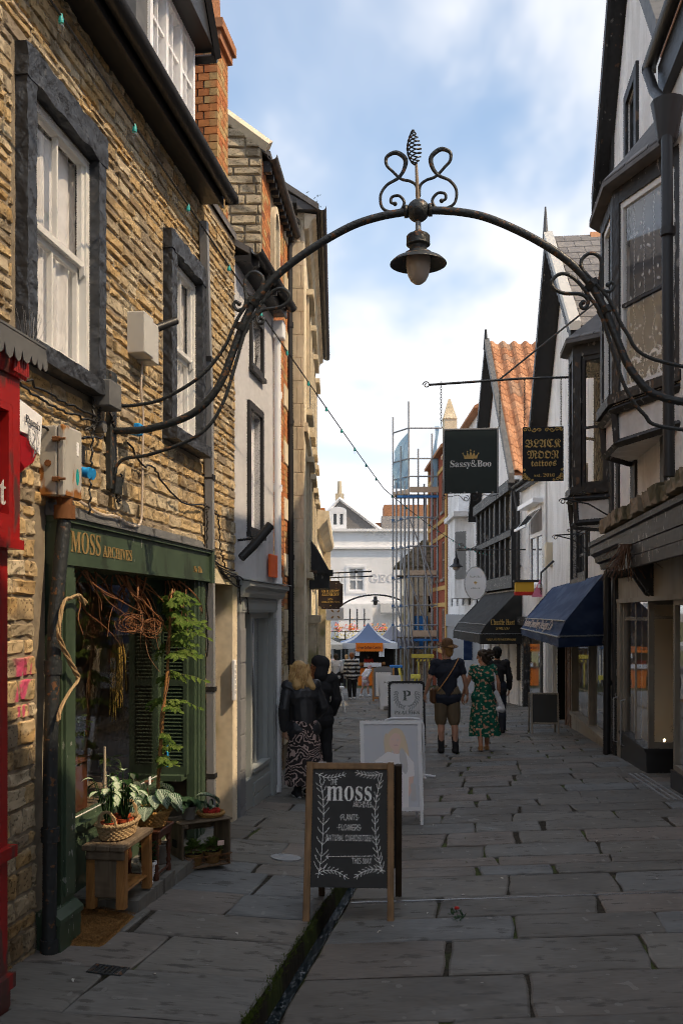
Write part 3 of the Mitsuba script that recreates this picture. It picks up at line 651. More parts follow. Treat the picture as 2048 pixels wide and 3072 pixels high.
# ---------------------------------------------------------------- green shop front
G = thing('green_shopfront', 'dark green painted plant shop front with gold lettering and louvred shutter', 'shop front')
put(G, [box(4.98, 5.14, -.24, .075, -.3, 1.82), box(5.0, 5.12, .075, .09, .1, 1.74)], 'm_green', LF, label=None)
put(G + '__pilaster', [box(7.44, 7.74, -.02, .04, -.35, 1.82), box(7.50, 7.56, .04, .052, -.3, 1.80), box(7.60, 7.68, .04, .05, -.3, 1.80)], 'm_green', LF)
put(G + '__plinth', [rough_box(4.86, 5.12, .0, .12, -.4, .0, rng, .004), side(Polygon([(.0, .0), (.13, .0), (.13, .025), (.09, .06), (0, .06)]), 4.85, 5.13)], 'm_green', LF, label='chipped green plinth block')
put(G + '__fascia', [box(4.97, 7.74, -.05, .075, 1.82, 2.02), box(4.96, 7.75, .0, .095, 2.02, 2.05), box(4.97, 7.74, .0, .085, 1.80, 1.82), box(7.72, 7.80, -.02, .1, 1.79, 2.06)], 'm_green', LF)
put(G + '__lead_flashing', [side(Polygon([(.0, 2.12), (.012, 2.125), (.03, 2.07), (.11, 2.052), (.11, 2.045), (0, 2.05)]), 4.95, 7.76)] + [box(5.3 + .62 * i, 5.32 + .62 * i, .0, .035, 2.06, 2.115) for i in range(4)], 'm_lead', LF)
put(G + '__lettering', [on_wall(text('MOSS', .11, .003, 'serif', width=.40), 5.09, .076, 1.872), on_wall(text('ARCHIVES', .062, .003, 'serif', width=.46), 5.53, .076, 1.87), on_wall(text('No 18a', .045, .003, 'serif', width=.22), 7.30, .076, 1.86)], 'm_goldpaint', LF, label='gold painted shop lettering')
W0, W1, GO = 5.42, 7.40, -.22
put(G + '__stall_riser', [box(5.62, 7.44, -.3, -.19, -.4, .25), box(5.72, 6.5, -.19, -.18, -.02, .2), box(6.6, 7.36, -.19, -.18, -.04, .2), box(5.60, 7.44, -.3, -.165, .25, .29)], 'm_green', LF)
put(G + '__window_frame', [panel(sbox(W0, .29, W1, 1.82).difference(sbox(W0 + .16, .325, W1 - .1, 1.74)), GO - .03, GO + .02), box(W0 + .16, W1 - .1, GO - .02, GO + .008, .325, .337), box(W1 - .1, 7.44, GO, -.02, .29, .33)], 'm_green', LF)
put(G + '__window_pane', TM([[W0 + .15, GO, .32], [W1 - .09, GO, .32], [W1 - .09, GO, 1.75], [W0 + .15, GO, 1.75]], [[0, 1, 2, 3]]), 'm_glass', LF)
put(G + '__window_bead', box(W0 + .16, W1 - .1, GO + .009, GO + .014, .326, .331), 'm_wpaint', LF)
put(G + '__door_recess', [box(5.14, 5.45, -1.0, -.95, -.3, 1.82), box(5.40, 5.44, -.95, GO, -.3, 1.82), box(5.0, 7.74, -1.0, .0, 1.80, 1.83)], 'm_green', LF)
# louvred shutter on the reveal that faces down the street
sh = G + '__shutter'
M_sh = lambda u0, u1, t0, t1, z0, z1: box(7.405 - t1, 7.405 - t0, u0, u1, z0, z1)
put(sh, [M_sh(-.20, -.18, 0, .03, .33, 1.72), M_sh(-.03, .0, 0, .03, .33, 1.72), M_sh(-.18, -.03, 0, .03, 1.66, 1.72), M_sh(-.18, -.03, 0, .03, 1.0, 1.05), M_sh(-.18, -.03, 0, .03, .33, .40), M_sh(-.2, 0, -.02, 0, .33, 1.8)], 'm_green', LF)
for i in range(21):
    for zb in (.41, 1.06): put(sh + '__slat', hull([(7.377 + (.026 if q else 0), o, zb + .028 * i + (.02 if q else 0) + h) for o in (-.18, -.03) for q in (0, 1) for h in (0, .005)]), 'm_green', LF)
# the shop behind the pane: walls, floor, beams
put(G + '__interior', [box(5.44, 7.9, -2.4, -2.35, -.3, 1.85), box(5.4, 5.44, -2.4, -.95, -.3, 1.85), box(7.86, 7.9, -2.4, GO, -.3, 1.85), box(5.44, 7.9, -2.4, GO - .04, .20, .24), box(5.44, 7.9, -2.4, -.25, 1.84, 1.9)], 'm_oldwood', LF)
# stone step along the foot
st = thing('stone_step', 'low worn stone step along the foot of the green shop front', 'step')
V = []
def zl(s, o): q = LF.p(s, o, 0); return float(zg(q[0], q[1]))
for a, b in [(5.66, 6.35), (6.36, 7.05), (7.06, 7.9)]:
    put(st + '__block', rough_solid := rough_box(a, b, -.2, .235 if a < 7 else .2, -.5, zl((a + b) / 2, .1) + .075, rng, .008), 'm_slab', LF, uv=np.array([.95, .5]))
labels[st]['kind'] = 'structure'
# ---------------------------------------------------------------- left: grey rendered house
rng = np.random.default_rng(31)
H = thing('grey_house', 'smooth grey rendered house with black sash windows above a pale grey shop front', 'house')
A0, A1 = 8.83, 10.52
gw = [(9.36, 2.38, 9.86, 3.52), (9.45, 3.98, 9.88, 4.42)]
put(H + '__wall', [panel(sbox(A0, -.9, A1, 4.78).difference(rects(*gw, (8.92, -.9, 10.50, 1.60))), -.25, .0), box(A1 - .25, A1, -4, -.25, -.9, 4.78), box(A0, A0 + .2, -4, -.25, -.9, 4.78), box(A0, A1, -4.2, -4, -.9, 4.78)], 'm_grey', LF)
put(H + '__roof', [side(Polygon([(.14, 4.80), (.14, 4.86), (-2.1, 6.2), (-2.1, 6.14)]), A0, A1), side(Polygon([(-2.1, 6.14), (-2.1, 6.2), (-4.2, 4.86), (-4.2, 4.8)]), A0, A1)], 'm_slate', LF, uv=np.array([.3, .4]))
put(H + '__soffit', [box(A0, A1, .0, .14, 4.74, 4.79), box(A0, A1, .13, .15, 4.72, 4.86)], 'm_black', LF)
put(H + '__gutter', [gutter(A0, A1, .20, 4.84, .055)] + [box(a, a + .03, .13, .2, 4.72, 4.80) for a in np.arange(A0 + .1, A1, .4)], 'm_black', LF, smooth=40)
for a, b, c, d in gw:
    k = sash(H, LF, a, c, b, d, -.06, cols=2, rows=4 if d - b > .8 else 2, mat='m_upvc', w=.035, bar=.014, glass='m_glass', back='m_grey')
    put(k + '__surround', [panel(sbox(a - .06, b - .05, c + .06, d + .07).difference(sbox(a, b, c, d)), -.06, .03), box(a - .08, c + .08, -.02, .05, b - .09, b - .05)], 'm_black', LF)
G = thing('grey_shopfront', 'pale grey painted shop front with cornice, panelled door and tall window', 'shop front')
put(G + '__cornice', [side(Polygon([(.0, 1.70), (.08, 1.70), (.10, 1.74), (.10, 1.77), (.15, 1.80), (.15, 1.84), (.0, 1.86)]), 8.80, 10.64), side(Polygon([(0, 1.865), (.17, 1.845), (.17, 1.855), (0, 1.88)]), 8.78, 10.66)], 'm_gpaint', LF)
put(G + '__fascia', [box(8.86, 10.60, -.1, .04, 1.56, 1.70), panel(sbox(8.95, 1.585, 10.5, 1.68).difference(sbox(8.97, 1.60, 10.48, 1.665)), .04, .05)], 'm_gpaint', LF)
put(G + '__pilaster', [box(8.90, 9.10, -.2, .03, -.9, 1.56), *[box(8.905, 9.095, .03, .04, -.55 + .33 * i, -.24 + .33 * i) for i in range(6)]], 'm_gpipe', LF)
put(G + '__pilaster', [box(10.38, 10.58, -.2, .03, -.9, 1.56), box(10.42, 10.54, .03, .04, -.3, 1.5)], 'm_gpaint', LF)
d_ = put(G + '__door', [panel(sbox(9.12, -.6, 9.55, 1.56).difference(rects((9.18, .35, 9.49, 1.48))), -.22, -.17), box(9.18, 9.49, -.21, -.19, .35, 1.48), panel(sbox(9.18, -.5, 9.49, .25).difference(sbox(9.2, -.48, 9.47, .23)), -.17, -.16)], 'm_gpaint', LF)
put(d_ + '__keyhole', box(9.20, 9.22, -.17, -.165, .48, .53), 'm_black', LF)
put(G + '__window_frame', [panel(sbox(9.55, -.06, 10.38, 1.56).difference(sbox(9.62, .0, 10.32, 1.50)), -.12, -.02), box(9.6, 10.34, -.09, .01, -.015, .02), box(9.95, 9.965, -.09, -.06, .0, 1.5)], 'm_gpaint', LF)
put(G + '__window_pane', TM([[9.6, -.07, 0], [10.33, -.07, 0], [10.33, -.07, 1.52], [9.6, -.07, 1.52]], [[0, 1, 2, 3]]), 'm_glass', LF)
put(G + '__stall_riser', [box(9.12, 10.40, -.2, -.01, -.9, -.06)] + [box(9.6, 10.38, -.01, .0, -.5 + .13 * i, -.385 + .13 * i) for i in range(3)], 'm_gpaint', LF)
put(G + '__interior', [box(8.9, 10.5, -1.5, -1.45, -.9, 1.6), box(8.9, 10.55, -1.5, -.12, 1.57, 1.6), box(10.35, 10.4, -1.5, -.12, -.9, 1.6), box(8.9, 10.4, -1.5, -.12, -.12, -.07)], 'm_gpipe', LF)
k = thing('floodlight', 'black tubular floodlight pointing down from the grey rendered wall', 'lamp')
put(k, [tube([LF.p(8.98, .30, 2.36), LF.p(8.90, .16, 2.17), LF.p(8.83, .06, 2.05)], [.042, .042, .038], 14), tube([LF.p(8.95, .0, 2.22), LF.p(8.93, .2, 2.24)], .012, 6)], 'm_black', smooth=40)
k = thing('orange_sign', 'small orange signboard fixed high on the end of the grey house', 'sign')
put(k, cbox(10.15, 10.50, .02, .05, 1.93, 2.17), 'm_orange', LF)
k = thing('cable_tangle', 'tangle of loose black cables over the side passage doorway', 'cables')
for i in range(7):
    p0 = LF.p(8.0 + .05 * i, .04, 1.98 - .02 * i); p1 = LF.p(8.55 + .1 * i, .05, 1.93 - .03 * i)
    put(k + '__cable', tube(smooth_path([p0, (p0 + p1) / 2 + [rng.normal(0, .03), 0, rng.normal(-.02, .05)], p1, p1 + [.02, .05, -.12 * (i % 3)]], 16), .007, 5), 'm_cable')
k = thing('white_drainpipe', 'white plastic drainpipe between the grey house and the striped brick quoins', 'drainpipe')
put(k + '__pipe', pipe([LF.p(10.50, .045, 4.55), LF.p(10.53, .045, 2.0), LF.p(10.56, .045, -.38)], .04, [LF.p(10.53, .045, z) for z in (3.9, 2.9, 1.9, .6)]), 'm_upvc', smooth=40)
put(k + '__hopper', [cbox(10.42, 10.58, .01, .12, 4.5, 4.68)], 'm_upvc', LF)
put(k + '__bracket', [tube([LF.p(10.55, .03, .62), LF.p(10.68, .05, .62)], .012, 6)], 'm_upvc')
# ---------------------------------------------------------------- brick house with stone gable
BF = Fr((-.885, 10.75), (.165, 2.2), True)
H = thing('brick_house', 'tall orange brick house with pale stone quoins and a rubble stone gable end', 'house')
put(H + '__wall', [panel(sbox(0, -.9, 2.25, 6.62).difference(sbox(.72, 5.35, 1.06, 6.35)), -.3, .0)], 'm_mortar', BF)
gb = Polygon([(0, -1), (0, 6.75), (-.42, 7.06), (-3.4, 9.1), (-6.4, 7.0), (-6.4, -1)])
put(H + '__gable', tf(ext(gb, .25), np.array([[1, 0, 0, -.885], [0, 0, 1, 10.74], [0, 1, 0, 0], [0, 0, 0, 1.0]])), 'm_mortar')
put(H + '__back', [box(-7.3, -7.0, 10.75, 13, -1, 7.0), box(-7.3, -.9, 12.9, 13.0, -1, 7)], 'm_mortar')
GF = Fr((-.885, 10.735), (-1, 0), True); GF.n = np.array([0, -1.0]); GF.m[:2, 1] = GF.n
for (a, b, c, d) in lay(0, 1.5, courses(4.4, 7.9, .105, rng), .24, rng, (), .012):
    if d < 6.75 + .72 * b - .04: piece(H + '__gable', 'stone', stones_mesh(a, b, c, d, .022, .007, rng, 4, 3), 'm_stone', GF, np.array([rng.uniform(0, .3), rng.uniform(.8, 1)]), [0, 11, 0])
flush(260, H + '__gable')
put(H + '__coping', tube([(-.80, 10.72, 6.73), (-1.31, 10.72, 7.10), (-3.5, 10.72, 9.2)], [.07, .07, .07], 4), 'm_ashlar')
for (a, b, c, d) in lay(0, 1.75, courses(3.6, 6.6, .072, rng, .03), .215, rng, [(.60, 1.18, 5.2, 6.55)], .012, .12):
    piece(H + '__wall', 'brick', box(a, b, -.004, .006, c, d), 'm_brick', BF, np.array([rng.uniform(), rng.uniform()]), BF.p(a, 0, c))
q = 0; z = -.9
while z < 6.55:      # quoins: long pale blocks between panels of brick
    if q % 2 == 0:
        put(H + '__quoin', cbox(1.78, 2.24, -.01, .02, z + .006, z + .294), 'm_ashlar', BF); z += .3
    else:
        for (a, b, c, d) in lay(1.80, 2.24, courses(z, z + .43, .072, rng, .02), .215, rng, (), .012, .1):
            if z > -.2: piece(H + '__wall', 'brick', box(a, b, -.004, .008, c, d), 'm_brick' if z > 1.6 else 'm_stone', BF, np.array([rng.uniform(), rng.uniform(.2, 1)]), BF.p(a, 0, c))
        z += .434
    q += 1
for (a, b, c, d) in lay(0, 1.8, courses(-.8, 3.6, .074, rng, .03), .215, rng, (), .012, .12):
    if a > .5: piece(H + '__wall', 'brick', box(a, b, -.004, .006, c, d), 'm_brick' if c > 1.6 else 'm_stone', BF, np.array([rng.uniform(), rng.uniform()]), BF.p(a, 0, c + 3))
flush(300, H + '__wall')
arch = unary_union([sbox(.66, 5.28, 1.12, 6.2), Point(.89, 6.2).buffer(.23)]); arci = unary_union([sbox(.74, 5.36, 1.04, 6.2), Point(.89, 6.2).buffer(.15)])
k = put(H + '__window', panel(arch.difference(arci), -.1, .05), 'm_ashlar', BF, label='round-headed window in a pale stone surround')
put(k + '__pane', panel(arci, -.09, -.08), 'm_pane', BF)
put(H + '__roof', [side(Polygon([(.10, 6.62), (.10, 6.68), (-3.0, 9.0), (-3.0, 8.94)]), -.02, 2.3), side(Polygon([(-3.0, 8.94), (-3.0, 9.0), (-6, 6.9), (-6, 6.84)]), -.02, 2.3), gutter(-.02, 2.25, .12, 6.64, .055)], 'm_slate', BF, uv=np.array([.1, .1]))
puts(H + '__dentil', [box(.08 + .2 * i, .16 + .2 * i, .0, .09, 6.5, 6.62) for i in range(11)], 'm_timber', BF)
# ---------------------------------------------------------------- limestone building standing forward, sash windows along the street
NF = Fr((-.50, 13.0), (-.045, 7.4), True)
H = thing('limestone_building', 'tall pale limestone building standing forward of the brick house with dark eaves', 'building')
lw = [(1.0 + 1.75 * i, z0, 1.75 + 1.75 * i, z1) for i in range(4) for z0, z1 in ((4.5, 6.0), (2.15, 3.6))]
put(H + '__wall', [panel(sbox(0, -1.5, 7.4, 6.98).difference(rects(*lw)), -.3, .0), box(0.01, 7.39, -4.3, -4, -1.5, 6.98), box(7.1, 7.39, -4, -.3, -1.5, 6.98)], 'm_ashlar', NF)
put(H + '__side_wall', box(-.74, -.50, 13.0, 13.3, -1.5, 6.98), 'm_ashlar', label='side of the limestone building streaked with green moss')
for i, z in enumerate(np.arange(-.9, 6.9, .31)):      # ashlar courses of the end that faces down the street
    xs = [-.73, -.60, -.503] if i % 2 else [-.73, -.66, -.55, -.503]
    for a, b in zip(xs, xs[1:]): put(H + '__side_wall__block', cbox(a + .002, b - .002, 12.985, 13.05, z + .002, z + .307, .004), 'm_ashlar')
for a, b, c, d in lw:
    k = put(H + '__window', [panel(sbox(a, b, c, d).difference(rects((a + .04, b + .05, c - .04, (b + d) / 2 - .02), (a + .04, (b + d) / 2 + .02, c - .04, d - .04))), -.16, -.1), box((a + c) / 2 - .01, (a + c) / 2 + .01, -.14, -.11, b, d)], 'm_wpaint', NF)
    put(k + '__pane', box(a + .03, c - .03, -.15, -.14, b + .03, d - .03), 'm_pane', NF)
    put(k + '__sill', [box(a - .1, c + .1, -.05, .09, b - .09, b - .005), box(a - .1, a - .003, 0, .04, b, d + .12), box(c + .003, c + .1, 0, .04, b, d + .12), box(a - .16, c + .16, 0, .11, d + .12, d + .2)], 'm_ashlar', NF)
puts(H + '__cornice', [side(Polygon([(0, 6.7), (.06, 6.72), (.1, 6.82), (.16, 6.86), (.16, 6.9), (0, 6.92)]), -.05, 7.45), box(0, 7.4, 0, .05, 4.0, 4.12)], 'm_ashlar', NF)
put(H + '__roof', [side(Polygon([(.2, 6.92), (.2, 7.0), (-2.1, 8.5), (-2.1, 8.42)]), -.15, 7.5), side(Polygon([(-2.1, 8.42), (-2.1, 8.5), (-4.3, 7.0), (-4.3, 6.92)]), -.15, 7.5), hull([(-.12, .2, 6.94), (-.12, -.4, 6.94), (-.12, -.4, 7.25), (.0, .2, 6.94), (0, -.4, 6.94), (0, -.4, 7.25)])], 'm_slate', NF, uv=np.array([.15, .15]))
put(H + '__gutter', [gutter(-.15, 7.5, .24, 6.97, .06), box(-.42, .0, -.14, -.09, 6.9, 6.97)], 'm_black', NF, smooth=40)
rl = Leaves()
for i in range(420): rl.add(rng.uniform(.02, .06), .02, NF.p(rng.uniform(-.1, 7.4), .22 - rng.uniform(0, .3), 7.0 + rng.uniform(.0, .18)), [rng.normal(), rng.normal(), 1], n=2)
rl.put(H + '__moss', 'm_moss', kind='stuff', label='moss clumps on the roof edge')
# lead-roofed corbelled bay over a shop entrance, further along the same front
B = H + '__bay'
put(B, [hull([(2.3, 0, 2.2), (3.4, 0, 2.2), (2.35, .34, 2.2), (3.35, .34, 2.2), (2.3, 0, 2.75), (3.4, 0, 2.75), (2.35, .12, 2.6), (3.35, .12, 2.6)]), box(2.32, 3.38, 0, .32, 1.95, 2.2), box(2.28, 3.42, 0, .38, 2.18, 2.24)], 'm_timber', NF, label='black bay with lead roof over a shop entrance')
put(H + '__pilaster', [box(1.9, 2.2, 0, .12, -1.5, 1.4), box(1.85, 2.25, 0, .17, 1.4, 1.52), box(1.86, 2.24, 0, .16, -1.5, -.6), box(3.5, 3.8, 0, .12, -1.5, 1.4), box(3.45, 3.85, 0, .17, 1.4, 1.52)], 'm_ashlar', NF)
k = thing('black_drainpipe', 'tall black cast iron drainpipe with hopper in the corner of the limestone building', 'drainpipe')
pp = [(-.70, 12.90, 6.62), (-.685, 12.90, 4.3), (-.675, 12.90, 2.0), (-.665, 12.90, -.52)]
put(k + '__pipe', pipe(pp, .042, [(-.692, 12.9, 5.4), (-.684, 12.9, 4.1), (-.676, 12.9, 2.3), (-.67, 12.9, .9)]), 'm_black', smooth=40)
put(k + '__hopper', lathe([(.05, 0), (.06, .05), (.10, .09), (.12, .11), (.12, .19), (.15, .2), (.15, .25), (0, .25)], 8), 'm_black', M=mv(-.70, 12.90, 6.55))
k = thing('black_drainpipe', 'thick black drainpipe on the stones between the red and the green shop fronts', 'drainpipe')
put(k + '__pipe', pipe([LF.p(4.98, .09, 2.02), LF.p(4.90, .075, 1.5), LF.p(4.865, .07, .9), LF.p(4.85, .07, -.16)], .036, [LF.p(4.89, .072, 1.28), LF.p(4.86, .07, .45), LF.p(4.85, .07, -.1)], 12), 'm_iron', smooth=40)
put(k + '__collar', [tube([LF.p(4.985, .09, 2.03), LF.p(4.985, .09, 2.10)], .055, 12), tube([LF.p(4.985, .09, 2.1), LF.p(4.985, .09, 2.2)], .04, 12)], 'm_rust', smooth=40, label='rusty collar')
k = thing('grey_drainpipe', 'square grey drainpipe running the full height of the honey stone house', 'drainpipe')
def sq(a, b, w=.03): return hull([p + LF.n[0] * 0 + np.array([*(LF.d * i * w + LF.n * j * w), 0]) for p in (a, b) for i in (-1, 1) for j in (-1, 1)])
pz = [LF.p(7.66, .05, 4.62), LF.p(7.80, .05, 3.3), LF.p(7.86, .05, 1.5), LF.p(7.88, .05, -.2)]
put(k + '__pipe', [sq(a, b) for a, b in zip(pz, pz[1:])], 'm_gpipe')
for z, s in ((3.55, 7.775), (2.62, 7.83), (1.98, 7.85), (.22, 7.88), (.92, 7.87)): put(k + '__clip', sq(LF.p(s, .05, z), LF.p(s, .05, z + .04), .038), 'm_black')
# ---------------------------------------------------------------- further on the left
CF = Fr((-.66, 20.6), (.05, 14), True)
H = thing('cream_building', 'low cream stone building beyond the limestone one with moulded hood', 'building')
put(H + '__wall', [box(0, 14, -3, 0, -2.5, 4.3)], 'm_ashlar', CF)
puts(H + '__cornice', [side(Polygon([(0, 3.6), (.1, 3.62), (.3, 3.85), (.34, 3.95), (.34, 4.05), (0, 4.1)]), 3, 14.1), side(Polygon([(0, 2.0), (.2, 2.05), (.45, 2.2), (.45, 2.35), (0, 2.6)]), 6, 9), box(5.7, 6.0, 0, .2, -2.5, 2.0), box(9, 9.3, 0, .2, -2.5, 2.0), box(11.8, 12.1, 0, .25, -2.5, 3.6)], 'm_ashlar', CF)
put(H + '__window', [box(6.6, 8.4, .0, .03, -1.2, 1.6), box(10, 11.4, 0, .03, -1.4, 1.4)], 'm_pane', CF)
H = thing('far_chimney', 'orange brick chimney rising behind the limestone building', 'chimney')
put(H, [box(-1.45, -.70, 36.2, 37.2, -2, 5.3), box(-1.5, -.62, 36.15, 37.2, 5.3, 5.5), box(-1.42, -1.0, 36.3, 37, 5.5, 7.6), box(-1.46, -.96, 36.25, 37.05, 7.6, 7.8)], 'm_brick', uv=np.array([.4, .5]))
# ---------------------------------------------------------------- right: house behind the camera's right shoulder (outside the frame, roofline shaped for the shade it casts, carries the arch)
rng = np.random.default_rng(41)
H = thing('near_right_house', 'white rendered house on the near right of the street', 'house')
put(H + '__wall', [panel(Polygon([(-7, -.6), (9.7, -.6), (9.7, 5.4), (3.3, 5.5), (.8, 8.0), (-1.7, 5.9), (-7, 5.9)]), -.3, .0), box(9.4, 9.7, -6, -.3, -.6, 5.4), box(-7, -6.7, -6, -.3, -.6, 5.7), box(-7, 9.7, -6.3, -6, -.6, 5.4)], 'm_white', RF)
put(H + '__roof', [hull([(s, o, z + h) for s, z in ((3.4, 5.6), (.8, 8.1)) for o in (-6, .2) for h in (0, .06)]), hull([(s, o, z + h) for s, z in ((-1.8, 5.95), (.8, 8.1)) for o in (-6, .2) for h in (0, .06)]), side(Polygon([(.1, 5.42), (.1, 5.5), (-3, 7.2), (-6.4, 5.5), (-6.4, 5.42)]), 3.2, 9.7)], 'm_tile', RF, uv=np.array([.5, .5]))
L0 = thing('near_left_house', 'stone house behind the red shop front on the near left', 'house')  # unseen house, added to cut the sky light on the near paving
puts(L0 + '__wall', [box(-9, 1.19, -5, -.01, -.4, 7.2), box(1.19, 2.2, -1.2, -.3, -.4, 2.6)], 'm_mortar', LF)
put(L0 + '__roof', side(Polygon([(.2, 7.2), (.2, 7.28), (-2.5, 9.4), (-5.2, 7.28), (-5.2, 7.2)]), -9, 1.19), 'm_slate', LF, uv=np.array([.4, .4]))
# ---------------------------------------------------------------- timber house with the oriel
A = thing('timber_house', 'white rendered house with peeling black timbers, canted oriel window and mossy hood', 'house')
A0, A1 = 9.75, 14.35
slit = (12.35, 6.9, 12.95, 8.35)
gp = Polygon([(A0, 2.6), (A1, 2.6), (A1, 8.3), (14.1, 8.5), (12.9, 9.95), (12.55, 10.2), (10.75, 8.1), (10.6, 7.6), (A0, 7.5)])
put(A + '__wall', [panel(gp.difference(sbox(*slit)), -.1, .15), box(A0, A1, -6, -.1, 2.6, 2.8), box(A1 - .2, A1, -6, -.1, -1.2, 8.2), box(A0, A0 + .2, -6, -.1, -1.2, 7.5), box(A0, A1, -6.2, -6, -1.2, 8)], 'm_white', RF)
k = put(A + '__window', [panel(sbox(*slit).difference(sbox(slit[0] + .06, slit[1] + .06, slit[2] - .06, slit[3] - .06)), .08, .13), box(12.62, 12.66, .08, .125, 6.9, 8.35), panel(sbox(12.2, 6.7, 13.1, 8.5).difference(sbox(*slit)), .15, .19)], 'm_timber', RF)
put(k + '__pane', box(12.4, 12.9, .09, .1, 6.95, 8.3), 'm_pane', RF)
put(A + '__corner_post', [rough_box(A1 - .26, A1, .12, .19, 2.6, 8.5, rng), rough_box(10.55, 10.78, .12, .185, 2.6, 3.9, rng), rough_box(12.3, 12.62, .12, .185, 2.6, 3.9, rng), rough_box(13.6, 13.8, .12, .185, 2.6, 6.6, rng)], 'm_timber', RF)
put(A + '__bargeboard', [hull([(s, o, z + dz) for s, z in ((14.62, 7.75), (12.6, 10.55)) for o in (.12, .40) for dz in (0, .08)]), hull([(s, o, z + dz) for s, z in ((14.64, 7.55), (12.6, 10.42)) for o in (.36, .40) for dz in (0, .26)])], 'm_timber', RF)
put(A + '__verge', [hull([(s, o, z + dz) for s, z in ((10.62, 7.72), (12.62, 10.12)) for o in (.16, .26) for dz in (0, .34)]), hull([(s, o, z + dz) for s, z in ((10.62, 7.98), (12.62, 10.4)) for o in (-3, .26) for dz in (0, .08)])], 'm_lead', RF, label='blue-grey lead dressed over the near verge')
put(A + '__roof', [hull([(s, o, z) for s, z in ((14.64, 7.83), (12.6, 10.63)) for o in (-6, .4)] + [(s, o, z + .05) for s, z in ((14.64, 7.83), (12.6, 10.63)) for o in (-6, .4)])], 'm_tile', RF, uv=np.array([.4, .4]))
# pantiles of the lower roof beside the verge
for r in range(8):
    for c in range(14):
        s0 = 10.5 - .2 * c; o = .22 - .29 * r; z = 7.62 + .2 * r
        u = np.linspace(0, 1, 7); V = []
        for q, (dz) in enumerate((0, .23)):
            V.append(np.stack([s0 - .21 * u, np.full(7, o - .31 * q), z + dz * 1 + .035 * np.sin(u * 2 * np.pi) + .02 * (1 - q)], 1))
        V = np.vstack(V + [v + [0, 0, -.02] for v in V]); F = [[i, i + 1, 8 + i, 7 + i] for i in range(6)] + [[14 + i, 15 + i, 1 + i, i] for i in range(6)]
        piece(A + '__roof', 'pantile', TM(V, F), 'm_tile', RF, np.array([rng.uniform(), rng.uniform()]), [0, 10 + r + .1 * c, 0])
flush(60, A + '__roof')
put(A + '__lower_roof', [side(Polygon([(.24, 7.56), (.24, 7.6), (-5.5, 11.5), (-5.5, 11.4)]), 6.6, 10.5)], 'm_tile', RF, uv=np.array([.6, .3]))
put(A + '__gutter', [gutter(6.5, 10.62, .33, 7.55, .075), box(10.62, 10.635, .255, .405, 7.475, 7.55), box(6.5, 10.55, .1, .25, 7.1, 7.5)], 'm_black', RF, smooth=40)
put(A + '__downpipe', [*pipe([RF.p(10.55, .36, 7.45), RF.p(10.30, .34, 7.1), RF.p(9.6, .36, 6.6), RF.p(9.3, .42, 6.1), RF.p(9.2, .42, 2.85)], .055, [RF.p(9.25, .42, 5.2)]), tube([RF.p(9.36, .4, 6.12), RF.p(9.36, .4, 6.5)], [.09, .16], 10)], 'm_black', smooth=40)
